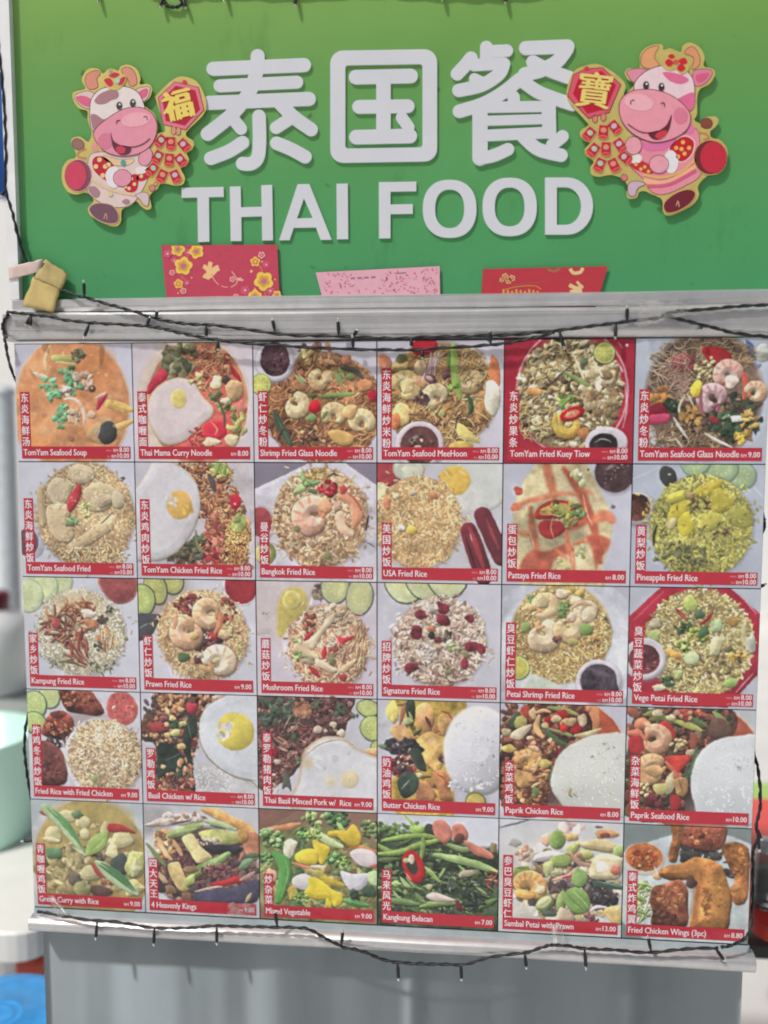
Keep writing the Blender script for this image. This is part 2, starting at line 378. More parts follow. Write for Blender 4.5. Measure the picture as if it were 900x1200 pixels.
    def done(s, wa=.9):
        a = s.a; Y, X = np.mgrid[0:PH, 0:PW]
        def fld(k, o): return NF[((Y * k).astype(int) + o) % 1024, ((X * k).astype(int) + o * 2) % 1024]
        o = int(s.r.randint(900)); dx = fld(3, o) * wa + fld(1, o + 40) * wa; dy = fld(3, o + 300) * wa + fld(1, o + 77) * wa
        x = np.clip(X + dx, 0, PW - 1.01); y = np.clip(Y + dy, 0, PH - 1.01); i, j = y.astype(int), x.astype(int); fy, fx = (y - i)[..., None], (x - j)[..., None]
        a = (a[i, j] * (1 - fx) + a[i, j + 1] * fx) * (1 - fy) + (a[i + 1, j] * (1 - fx) + a[i + 1, j + 1] * fx) * fy
        g = a.mean(2); v = _blur(np.abs(g - _blur(g, 3)), 4); sat = _blur(a.max(2) - a.min(2), 3)
        k = np.clip(v / 9, 0, 1) * .6 + np.clip((sat - 25) / 60, 0, 1) * .5
        a = a * (1 + .08 * k * fld(4, o + 111) + .07 * k * fld(2, o + 222))[..., None]
        b = _blur(a, 5); a = a + .12 * (a - b)
        b = _blur(a, 1); a = a * .6 + b * .4
        a = a + (s.r.rand(PH, PW, 1) - .5) * 5 + (s.r.rand(PH, PW, 3) - .5) * 4
        return np.clip(a, 28, 226)
WH = (196, 196, 206)
def dish_0():
    c = Canvas(1, (190, 190, 206)); c.el(48, 52, 51, 58, 0, (206, 186, 172), sh=.05, n=.03); c.el(48, 52, 49, 56, 0, (204, 146, 106), sh=.1, d=14, n=.2, ns=.6, soft=2)
    c.el(60, 20, 26, 20, 0, (204, 132, 84), soft=14, sh=0, al=.6); c.el(15, 75, 20, 14, 20, (212, 146, 96), soft=4, sh=.2, al=.8); c.el(20, 68, 17, 10, 15, (208, 156, 112), soft=5, sh=0, al=.7)
    for q in range(26):
        x, y = c.inside(48, 52, 42, 48); c.el(x, y, c.R(4, 10), c.R(2, 5), c.R(0, 180), c.pick([(216, 168, 126), (190, 124, 86), (222, 186, 150)], .04), soft=4, sh=0, al=.35)
    c.ln([(30, 2), (26, 14), (28, 26)], 3.5, (216, 180, 140)); c.ln([(34, 12), (52, 13)], 7, (178, 172, 112), t0=.9, t1=.9); c.ln([(35, 15), (52, 17)], 2, (200, 190, 130)); c.herb(55, 10, 6, (100, 108, 88), 10)
    c.ln([(15, 24), (27, 28)], 3.5, (214, 196, 184)); c.ln([(62, 22), (67, 31)], 1, (224, 190, 150))
    for x, y in ((29, 34), (33, 42), (45, 25), (49, 31), (53, 37), (38, 57), (37, 64)): c.herb(x, y, 6.8, (112, 168, 126), 10)
    c.mess(58, 31, 8, 7, 10, [(206, 178, 160), (212, 190, 170)], 2, 4); c.mess(42, 40, 5, 4, 8, [(208, 190, 184)], 2, 3.5)
    c.ln([(42, 47), (50, 47), (57, 54), (59, 63), (58, 69)], 3.4, (212, 194, 180)); c.mess(50, 62, 5, 6, 12, [(210, 186, 164), (204, 176, 150)], 2.4, 4); c.lump(65, 60, 3.5, (212, 186, 160))
    c.el(66, 38, 3.2, 3, 0, (92, 70, 66)); c.el(66, 37.5, 1.2, 1, 0, (170, 150, 130)); c.ln([(70, 55), (74, 47), (78, 43)], 5, (186, 62, 84), t0=.5); c.ln([(69, 46), (77, 42)], 3, (214, 176, 160))
    c.ln([(80, 51), (99, 56)], 8, (206, 172, 106), t0=.9); c.ln([(84, 72), (99, 66)], 6, (204, 170, 108), t0=.9)
    c.po([(60, 77), (66, 69), (80, 63), (85, 70), (85, 80), (76, 85), (64, 82)], (190, 160, 118), shad=.3); c.po([(69, 77), (75, 67), (82, 66), (86, 73), (84, 82), (75, 85)], (66, 68, 70), sh=.35, d=5); c.ln([(69, 79), (72, 71)], .8, (190, 196, 200))
    c.el(46, 81, 3, 3, 0, (140, 96, 80), al=.8); c.mess(50, 50, 44, 44, 60, [(214, 170, 130), (190, 128, 92)], .8, 3, al=.4, shad=0, sh=.1)
    return c
def dish_1():
    c = Canvas(2, (200, 192, 200)); c.el(50, 50, 47, 55, 0, (206, 190, 178), sh=0, soft=5); c.el(54, 50, 42, 51, 0, (186, 92, 86), sh=.1, d=6, n=.2, rim=((190, 150, 110), 5))
    c.mess(58, 20, 24, 20, 110, [(176, 130, 96), (160, 110, 84), (190, 150, 116), (150, 84, 72)], 1, 3.5); c.noodles(66, 26, 20, 24, 50, [(188, 150, 112), (176, 126, 92)], 14, .9)
    c.mess(40, 14, 12, 13, 26, [(108, 108, 84), (92, 98, 78), (126, 120, 92)], 3, 7); c.mess(33, 20, 6, 10, 8, [(118, 116, 90)], 3, 5)
    c.po([(12, 37), (17, 29), (25, 22), (29, 25), (28, 30), (18, 40), (12, 43)], (178, 56, 74), sh=.3); c.lump(85, 40, 8, (206, 172, 130), 10); c.lump(90, 55, 5, (196, 120, 110), 7); c.ln([(82, 20), (90, 32)], 4, (170, 60, 60))
    c.egg([(11, 60), (14, 45), (24, 34), (38, 29), (50, 33), (58, 44), (67, 54), (66, 62), (58, 68), (51, 76), (40, 84), (26, 86), (17, 76)], 38, 47, 7, 8, (208, 196, 198), (206, 192, 140), (196, 176, 140), 2.2)
    c.el(38, 47, 5, 6, 0, (202, 186, 110), soft=4, sh=0); c.ln([(17, 56), (55, 56)], .5, (190, 184, 188), sh=0)
    c.noodles(58, 80, 14, 9, 40, [(170, 60, 64), (196, 130, 110), (150, 44, 52)], 9, 1); c.po([(60, 68), (76, 66), (78, 76), (70, 82), (60, 80)], (178, 50, 66), sh=.3); c.ln([(66, 67), (70, 72), (68, 77)], 1.2, (218, 160, 110)); c.lump(65, 83, 7, (212, 186, 156), 4)
    c.herb(52, 30, 6, (176, 170, 120), 8); c.lump(70, 33, 5, (196, 188, 150), 6); c.herb(70, 42, 6, (112, 122, 84), 8); c.herb(78, 52, 7, (128, 134, 92), 9); c.herb(86, 68, 9, (164, 160, 102), 10); c.lump(82, 82, 6, (206, 186, 150), 5); c.lump(77, 31, 3.5, (92, 72, 70)); c.ln([(70, 44), (76, 60), (76, 70)], 2, (96, 88, 70)); c.lump(78, 48, 4, (200, 190, 160), 3)
    return c
def dish_2():
    c = Canvas(3, (192, 190, 202)); c.el(57, 55, 48, 44, 0, (140, 98, 72), n=.4, ns=2, soft=3, sh=0)
    c.mess(52, 8, 14, 8, 20, [(160, 116, 90), (130, 90, 76)], 2, 4)
    c.noodles(57, 55, 48, 45, 330, [(166, 120, 84), (188, 144, 102), (128, 86, 66), (108, 70, 58), (204, 164, 116)], 13, 1.1)
    c.mess(57, 55, 44, 42, 60, [(160, 112, 76), (194, 150, 104), (110, 70, 56)], 1, 2.6)
    c.bowl(18, 16, 16, (74, 54, 62), (192, 188, 198), 4); c.el(18, 12, 11.5, 11.5, 0, (70, 50, 58), n=.5, sh=.1); c.mess(19, 14, 7, 7, 16, [(130, 60, 64), (50, 36, 42), (150, 110, 110)], .5, 1.5)
    c.lime(6, 35, 8.5)
    c.mess(44, 12, 8, 5, 8, [(196, 166, 118)], 3, 5); c.mess(60, 15, 9, 5, 16, [(180, 140, 104), (160, 116, 86)], 2, 4); c.lump(76, 15, 4, (160, 110, 84))
    c.prawn(54, 31, 9, 250, -1, (206, 178, 134), (190, 140, 96)); c.lump(60, 29, 5, (208, 180, 140)); c.prawn(35, 52, 11, 290, 1, (212, 194, 154), (196, 160, 112)); c.prawn(66, 61, 10.5, 160, 1, (212, 190, 146), (194, 152, 104)); c.prawn(88, 67, 11, 20, -1, (212, 196, 152), (194, 160, 110)); c.lump(79, 57, 6, (200, 158, 112)); c.lump(91, 36, 6, (196, 138, 100), 5); c.po([(60, 76), (68, 73), (80, 77), (80, 84), (70, 86)], (204, 166, 104), sh=.3, shad=.3)
    c.lump(50, 54, 5.2, (176, 36, 50), j=.1); c.lump(97, 44, 4, (170, 40, 56), 5)
    c.ln([(55, 45), (70, 44), (82, 43)], 3.8, (128, 150, 90)); c.ln([(56, 47), (70, 46)], 1.5, (70, 84, 58)); c.lump(47, 63, 4.5, (124, 150, 98), 3); c.ln([(56, 64), (60, 58)], 3, (120, 142, 90)); c.ln([(66, 24), (72, 36)], 4, (132, 160, 104)); c.ln([(70, 22), (74, 30)], 3, (140, 166, 108)); c.lump(79, 29, 4, (110, 130, 80), 2.5); c.ln([(72, 22), (82, 24), (89, 30)], 4.5, (76, 80, 72)); c.ln([(17, 59), (22, 70), (30, 85)], 6.5, (66, 84, 70)); c.ln([(19, 62), (29, 84)], .7, (110, 120, 90)); c.ln([(35, 28), (42, 36)], 3.5, (150, 160, 110)); c.ln([(37, 27), (44, 34)], 1.2, (196, 200, 160)); c.lump(48, 44, 4, (92, 110, 70), 2)
    c.sticks(45, 78, 25, 8, 16, [(186, 156, 132), (120, 84, 76), (90, 60, 60)], 10, 1.8); return c
def dish_3():
    c = Canvas(4, (194, 192, 204)); c.el(50, 45, 46, 42, 0, (158, 122, 80), n=.4, ns=2, soft=4, sh=0)
    c.noodles(50, 48, 44, 42, 260, [(196, 170, 126), (180, 148, 106), (150, 114, 84), (206, 186, 146), (104, 78, 66)], 15, 1.)
    c.lump(6, 18, 6, (190, 128, 100), 8); c.po([(90, 12), (96, 18), (98, 34), (95, 38), (89, 30)], (200, 124, 86), sh=.3); c.lump(91, 47, 7, (206, 202, 184), 13)
    c.po([(28, 1), (47, 0), (45, 10), (30, 11)], (168, 40, 56), sh=.3); c.lump(34, 22, 5, (196, 172, 140), 8); c.lump(18, 22, 7, (180, 156, 104), 6); c.lump(20, 14, 5, (104, 108, 72), 4)
    c.prawn(22, 38, 13, 200, 1, (208, 186, 134), (180, 140, 92)); c.lump(24, 37, 6, (212, 190, 140)); c.prawn(47, 46, 11, 120, 1, (210, 196, 158), (196, 160, 120)); c.lump(34, 33, 6, (200, 158, 122), 4, 30); c.lump(19, 61, 7, (206, 180, 122), 9); c.lump(14, 65, 4, (192, 120, 80), 6); c.prawn(73, 32, 11, 180, -1, (206, 184, 140), (170, 130, 90))
    for d in (-3, 0, 3): c.ln([(46 + d, 10), (44 + d, 20), (41 + d * 1.6, 32)], 2.4, (200, 182, 180)); c.ln([(45 + d, 12), (42 + d * 1.5, 31)], .7, (118, 76, 88))
    c.el(43, 31, 5, 3.5, 20, (112, 76, 86)); c.el(42, 30.5, 3, 1.6, 20, (190, 166, 160)); c.lump(56, 27, 4, (110, 76, 84)); c.mess(34, 47, 6, 5, 8, [(96, 70, 78), (84, 60, 66)], 2, 4)
    c.ln([(60, 4), (62, 20), (63, 34), (66, 46)], 7, (142, 170, 92)); c.ln([(57, 8), (57, 22)], 3, (92, 120, 66)); c.herb(61, 36, 5, (132, 164, 84), 7); c.po([(71, 44), (76, 49), (77, 57), (73, 61), (73, 52)], (62, 88, 66), sh=.3); c.lump(50, 59, 4, (160, 176, 110), 3)
    c.sticks(45, 62, 22, 8, 40, [(196, 160, 112), (120, 88, 70), (90, 64, 60), (206, 176, 130)], 8, 1.3); c.noodles(75, 22, 12, 16, 50, [(206, 184, 140), (190, 160, 112), (170, 140, 100)], 10, 1.1); c.mess(78, 28, 10, 14, 12, [(96, 76, 62)], .5, 1.3)
    c.po([(64, 68), (69, 69), (81, 81), (80, 84), (65, 78)], (206, 190, 120), sh=.25); c.po([(58, 85), (66, 82), (76, 84), (74, 92), (60, 92)], (200, 178, 96), sh=.25)
    c.bowl(34, 86, 19.5, (92, 62, 62), (200, 190, 200), 4); c.mess(36, 84, 10, 7, 14, [(150, 84, 70), (60, 56, 50), (200, 176, 160), (110, 100, 74)], 1, 3); return c
def dish_4():
    c = Canvas(5, (152, 42, 58)); c.el(52, 42, 44, 50, 0, (196, 150, 160), sh=0, n=.05); c.el(52, 42, 42.5, 48.5, 0, (160, 46, 62), sh=0)
    c.ln([(93, 35), (95, 55), (92, 72)], 1.2, (214, 180, 190), sh=0, soft=1); c.ln([(84, 17), (91, 26)], 2.5, (214, 180, 190), sh=0, soft=1.2); c.ln([(87, 2), (91, 8)], .8, (214, 150, 165), sh=0); c.el(94, 5, 1, 1, 0, (226, 200, 206), sh=0)
    c.el(50, 44, 41, 45, 0, (150, 132, 100), n=.3, soft=4, sh=0)
    c.mess(50, 43, 41, 45, 330, [(206, 194, 156), (196, 180, 138), (186, 166, 122), (212, 204, 172), (172, 148, 108), (104, 88, 68)], 1.4, 4.2, j=.3, sh=.5)
    c.mess(75, 38, 15, 22, 70, [(206, 192, 160), (190, 172, 134), (150, 126, 96)], 2, 5, j=.4); c.noodles(24, 62, 13, 22, 70, [(212, 202, 160), (196, 180, 130), (180, 158, 104)], 9, .9); c.noodles(38, 20, 22, 16, 40, [(206, 190, 140), (180, 156, 110)], 12, 1)
    c.lump(23, 42, 7, (204, 150, 96), 3, 10); c.ln([(54, 15), (62, 32)], 2, (218, 212, 190)); c.ln([(68, 16), (76, 30)], 1.6, (216, 208, 180)); c.ln([(32, 27), (36, 35), (42, 30), (52, 20)], 1.6, (76, 66, 62)); c.ln([(43, 1), (47, 10)], 2, (82, 70, 68)); c.ln([(46, 27), (58, 33), (66, 37)], 3.4, (120, 142, 86)); c.lump(61, 18, 3, (90, 108, 80), 4)
    c.herb(48, 50, 6, (132, 168, 92), 9); c.prawn(50, 69, 13, 230, -1, (206, 174, 90), (198, 136, 76), w=.6); c.ln([(40, 60), (40, 70), (46, 76)], 5, (200, 176, 90)); c.lump(62, 76, 6, (196, 134, 88), 4, -20)
    c.ring(53, 60, 10, 5, -20, (166, 34, 44)); c.lime(77, 11, 8.6); c.ln([(64, 22), (62, 60)], .01, WH, al=0)
    c.el(80, 84, 16.5, 13, 0, (196, 192, 200), sh=.2, d=3); c.el(78, 85, 11, 9, 0, (56, 50, 54), n=.4, sh=0); c.ln([(71, 83), (77, 80), (84, 83)], .8, (186, 186, 190), sh=0); return c
def dish_5():
    c = Canvas(6, (176, 184, 198)); c.po([(82, 2), (87, 5), (91, 12), (90, 18), (85, 14)], (84, 104, 148), sh=.2); c.lump(90, 22, 4.5, (110, 134, 176), 2.5); c.lump(96, 12, 6, (182, 186, 176))
    c.el(52, 46, 44, 50, 0, (110, 92, 82), n=.4, ns=2, soft=5, sh=0)
    c.noodles(38, 24, 30, 25, 170, [(182, 160, 130), (164, 138, 108), (196, 176, 150), (130, 106, 86)], 16, .8); c.noodles(68, 14, 22, 13, 70, [(186, 164, 130), (166, 140, 108)], 14, .8); c.noodles(36, 82, 30, 14, 150, [(170, 146, 112), (142, 118, 90), (110, 90, 74), (186, 166, 132)], 12, .9)
    c.lump(36, 20, 10, (170, 76, 84), 7, al=.75); c.noodles(32, 28, 11, 17, 55, [(190, 158, 146), (180, 130, 124), (170, 146, 120)], 14, .8); c.po([(50, 8), (64, 8), (72, 14), (66, 24), (56, 20)], (168, 48, 56), sh=.35)
    c.mess(70, 62, 26, 22, 60, [(66, 78, 62), (90, 76, 68), (130, 108, 84), (54, 60, 54)], 2, 5)
    for i in range(26):
        x, y = c.inside(53, 24, 8, 10); c.el(x, y, 1.7, 1.4, c.R(0, 180), (206, 190, 142), shad=.4, sh=.4)
    c.prawn(70, 29, 11.5, 150, 1, (206, 172, 160), (188, 118, 100)); c.lump(72, 34, 5, (212, 190, 180)); c.ln([(81, 28), (83, 38), (82, 48)], 5, (186, 90, 80)); c.prawn(59, 48, 12, 120, 1, (200, 172, 174), (150, 96, 110)); c.el(58, 47, 2.4, 3, 0, (90, 70, 66)); c.ln([(50, 40), (50, 56), (53, 62)], 3, (150, 96, 104)); c.prawn(90, 43, 9, 210, 1, (200, 172, 146), (180, 118, 90))
    c.lump(46, 41, 4.2, (200, 180, 74), 7, 10); c.mess(18, 45, 7, 6, 16, [(190, 150, 80), (160, 110, 70)], 1.5, 3.5); c.lump(18, 57, 8, (140, 46, 58), 6); c.po([(10, 62), (26, 60), (25, 67), (11, 69)], (186, 74, 104), sh=.3); c.mess(27, 55, 5, 5, 6, [(50, 62, 50)], 3, 5)
    c.ln([(38, 45), (34, 55), (36, 66)], 1.8, (206, 200, 176)); c.ln([(40, 44), (45, 55)], 1.6, (204, 196, 170)); c.ln([(30, 63), (41, 80)], 2.2, (212, 210, 204)); c.ln([(32, 80), (37, 87)], 2, (206, 200, 190)); c.ln([(54, 76), (64, 82), (74, 87)], 2.4, (206, 202, 190)); c.mess(43, 62, 8, 7, 18, [(184, 146, 90), (160, 120, 76)], 1.5, 3.5)
    c.herb(70, 70, 9, (56, 76, 58), 12); c.herb(92, 70, 5, (62, 80, 62), 6); c.lump(77, 64, 5, (202, 204, 202), 3); c.mess(86, 67, 5, 9, 14, [(200, 170, 100), (180, 146, 84)], 2, 4); c.mess(80, 79, 6, 4, 10, [(204, 170, 80)], 2, 3.5); c.lump(60, 65, 4, (150, 60, 64), 2.5, 40); c.herb(68, 62, 3, (140, 160, 130), 4); return c
def dish_6():
    c = Canvas(7, (194, 196, 208)); c.el(9, 70, 12, 15, 0, (184, 182, 196), sh=.15, d=4); c.el(6, 70, 9, 12, 0, (104, 74, 88), n=.3, sh=0)
    c.ricedome(57, 46, 42, 44, (160, 138, 108), [(186, 164, 130), (198, 180, 150), (170, 144, 108), (150, 122, 92), (190, 158, 116)], 700, L=2.6, w=1.1)
    k = dict(sh=.32, n=.1, shad=.35, d=4)
    c.po([(15, 25), (22, 22), (23, 40), (22, 54), (17, 54)], (186, 166, 134), **k); c.po([(25, 20), (32, 13), (44, 16), (46, 22), (41, 34), (34, 38), (27, 34), (24, 27)], (196, 180, 152), **k); c.ln([(26, 24), (30, 34), (39, 36)], 2, (208, 196, 176)); c.po([(43, 8), (50, 2), (62, 4), (66, 12), (58, 18), (47, 18)], (198, 182, 154), **k)
    c.po([(24, 38), (40, 36), (44, 42), (42, 52), (46, 64), (40, 70), (30, 66), (24, 54)], (196, 178, 146), **k); c.po([(56, 24), (66, 17), (80, 20), (86, 28), (80, 36), (72, 42), (62, 42), (56, 34)], (194, 178, 146), **k); c.lump(72, 33, 8, (200, 186, 156), 6); c.po([(82, 24), (90, 28), (90, 36), (84, 40), (80, 34)], (198, 184, 158), **k)
    c.po([(42, 71), (55, 62), (74, 48), (82, 46), (82, 54), (72, 64), (58, 72), (46, 78)], (192, 172, 138), **k); c.ln([(70, 53), (80, 43)], 1.6, (112, 98, 92)); c.ln([(70, 52), (79, 43)], .9, (206, 196, 184))
    c.grains(57, 46, 40, 42, 170, [(196, 174, 138), (206, 188, 156), (176, 150, 112)], 2.3, 1., shad=.12, sh=.2)
    c.grains(62, 82, 30, 9, 120, [(190, 166, 126), (176, 146, 104), (204, 186, 150)], 3, 1.2); c.mess(60, 80, 28, 8, 10, [(170, 110, 84), (120, 96, 76)], .6, 1.4)
    c.po([(52, 18), (54, 25), (50, 36), (44, 43), (41, 38), (45, 27)], (166, 56, 66), sh=.35, shad=.3); c.mess(47, 32, 2, 5, 6, [(206, 150, 130)], .5, 1.1); c.herb(56, 38, 5, (170, 174, 116), 9); c.herb(46, 50, 5.5, (124, 146, 106), 9); c.herb(57, 46, 4, (176, 176, 120), 6); c.mess(88, 14, 3, 2, 4, [(70, 60, 58)], .8, 1.4); return c
def dish_7():
    c = Canvas(8, (192, 190, 202)); c.el(78, 50, 30, 56, 0, (196, 190, 196), sh=0, soft=6)
    reg = lambda: ((lambda t: (c.R(34 + 14 * t if t < .5 else 60 - 36 * max(0, t - .6), 80 + 16 * min(1, t * 1.6)), t * 92))(c.r.rand()))
    c.mess(0, 0, 1, 1, 260, [(176, 124, 92), (160, 104, 80), (190, 140, 98), (140, 84, 70), (110, 70, 62)], 1.6, 4.5, reg=reg)
    c.grains(0, 0, 1, 1, 420, [(200, 150, 104), (184, 128, 88), (206, 166, 112), (160, 104, 78), (140, 84, 72)], 3, 1.3, reg=reg, dome=0)
    c.grains(86, 66, 10, 24, 110, [(206, 166, 106), (196, 150, 92)], 3, 1.2); c.mess(66, 66, 7, 22, 60, [(190, 130, 104), (176, 112, 92), (150, 70, 70)], 1.5, 4)
    c.mess(73, 6, 8, 6, 14, [(160, 172, 96), (176, 188, 112), (120, 140, 80)], 2.5, 5); c.ln([(62, 10), (65, 16), (67, 24)], 5, (82, 74, 74)); c.po([(80, 28), (86, 27), (89, 33), (86, 39), (81, 38)], (172, 40, 60), sh=.3); c.el(84, 35, 1.2, .8, 40, (216, 180, 180)); c.lump(86, 52, 7, (160, 168, 100), 8); c.lump(85, 48, 3, (176, 184, 120)); c.herb(88, 42, 3, (110, 140, 90), 4)
    c.mess(40, 78, 15, 9, 46, [(84, 82, 68), (104, 96, 76), (70, 66, 62), (130, 108, 82)], 1.5, 4.5); c.herb(52, 66, 6, (92, 104, 78), 10); c.ln([(50, 58), (52, 72), (58, 78)], 2.4, (124, 134, 100)); c.mess(64, 79, 8, 7, 14, [(160, 54, 60), (140, 46, 56)], 1.5, 3.5)
    c.egg([(-4, 30), (2, 20), (10, 8), (18, -3), (34, 1), (45, 8), (52, 18), (55, 30), (54, 42), (49, 56), (42, 68), (32, 78), (20, 84), (8, 84), (-4, 80)], 37, 36, 11, 12, (202, 200, 206), (212, 172, 100), (190, 178, 150), 1.5)
    c.mess(30, 33, 5, 5, 12, [(208, 202, 200)], 1, 2.4, sh=0, shad=0); c.mess(44, 40, 5, 5, 8, [(214, 176, 90), (208, 166, 96)], 1.5, 3, sh=0, shad=0, al=.7); return c
def dish_8():
    c = Canvas(9, (126, 120, 136)); c.po([(-2, 23), (47, -1), (72, -2), (100, 18), (104, 104), (-4, 104)], (200, 198, 210), sm=1, sh=.1, soft=1)
    c.el(5, 52, 11, 16, 0, (184, 172, 180), sh=.1); c.el(4, 50, 10, 12, 0, (142, 66, 72), n=.3, sh=.15); c.el(8, 77, 9, 10, 0, (120, 130, 74)); c.el(6, 77, 7, 8, 0, (196, 186, 130))
    c.ricedome(54, 46, 38.5, 40.5, (142, 112, 88), [(200, 174, 142), (186, 156, 120), (206, 184, 156), (164, 132, 100), (140, 106, 82)], 560, L=3.6, w=1.6)
    c.mess(52, 9, 9, 4, 14, [(206, 178, 92), (196, 160, 90)], 1.5, 3); c.prawn(48, 45, 16, 290, -1, (218, 178, 158), (204, 136, 104), w=.95); c.lump(58, 35, 5, (208, 150, 116), 7, -20); c.ln([(72, 28), (82, 34), (85, 44), (82, 54)], 9, (206, 146, 116), t0=.7); c.ln([(70, 44), (72, 54), (80, 60)], 8, (218, 186, 160), t0=.8); c.lump(68, 36, 4, (216, 176, 158)); c.ln([(80, 34), (80, 46)], 2, (222, 180, 160), sh=0, al=.6)
    c.mess(60, 20, 6, 7, 14, [(160, 44, 58), (140, 36, 50), (180, 66, 74)], 2, 4.5); c.lump(73, 22, 3.5, (160, 60, 60)); c.ln([(76, 24), (84, 32), (88, 40)], 2, (176, 96, 80))
    c.leaf(40, 12, 11, 5, 75, (148, 172, 120)); c.leaf(47, 17, 14, 6, -15, (136, 164, 110)); c.leaf(38, 22, 13, 7, 150, (150, 172, 122)); c.leaf(48, 24, 9, 4, 20, (86, 104, 76)); c.herb(42, 17, 4, (130, 160, 100), 6)
    c.ln([(60, 12), (65, 9), (69, 11)], 1.2, (60, 50, 50)); c.ln([(65, 6), (67, 11)], 1, (60, 50, 50)); c.el(35, 56, 2.6, 3, 0, (116, 116, 82)); c.el(60, 78, 3.6, 3.3, 0, (132, 132, 92)); c.ln([(94, 44), (92, 56)], 1.6, (56, 46, 48)); c.ln([(92, 66), (99, 70)], .8, (80, 74, 84)); return c
def dish_9():
    c = Canvas(10, (190, 190, 198)); c.el(82, 16, 24, 24, 0, (200, 204, 202), rim=((176, 178, 160), 2), sh=.1, n=.05, soft=1.2); c.el(70, 30, 14, 9, 20, (200, 202, 198), sh=0, soft=3)
    c.el(62, 14, 13, 12, 0, (212, 178, 90), sh=.15, d=6, n=.08, soft=1.2); c.ln([(54, 6), (58, 11)], 1.4, (234, 220, 170), sh=0); c.ln([(66, 5), (71, 10)], 1, (230, 210, 150), sh=0)
    c.el(8, 6, 12, 13, 0, (176, 70, 78), n=.2, rim=((150, 40, 52), 2)); c.el(25, 5, 13, 10, 10, (200, 204, 188), rim=((150, 164, 130), 1.3)); c.el(25, 5, 6, 3, 10, (208, 210, 190), sh=0); c.lump(3, 26, 8, (196, 190, 150), 9)
    c.ricedome(33, 49, 34, 37, (160, 128, 92), [(200, 172, 132), (206, 182, 144), (186, 154, 112), (170, 136, 98), (196, 164, 116)], 560, L=3.8, w=1.5)
    c.lump(45, 27, 3.8, (206, 138, 100), 3); c.lump(8, 34, 3, (200, 130, 100), 5); c.lump(28, 56, 4.6, (212, 186, 96), 4.2, j=.1); c.lump(19, 54, 3.5, (212, 204, 190), 3); c.lump(29, 24, 3, (212, 200, 176), 2); c.el(57, 58, 2, 1.6, 0, (212, 190, 150)); c.lump(15, 27, 2.6, (214, 196, 160))
    c.ln([(85, 43), (92, 58), (100, 78)], 14.5, (98, 44, 54), t0=.95, t1=.95, sh=.4); c.ln([(88, 46), (98, 70)], 2.2, (142, 64, 70), sh=0, soft=1.5); c.ln([(74, 56), (80, 74), (86, 94)], 15, (104, 44, 54), t0=.9, t1=.95, sh=.45); c.ln([(75, 54), (86, 86)], 4.5, (150, 62, 68), sh=.2); c.ln([(75, 58), (77, 64)], .7, (220, 190, 190), sh=0); c.ln([(72, 62), (80, 88)], 1.6, (64, 30, 40), sh=0, soft=1.2); return c
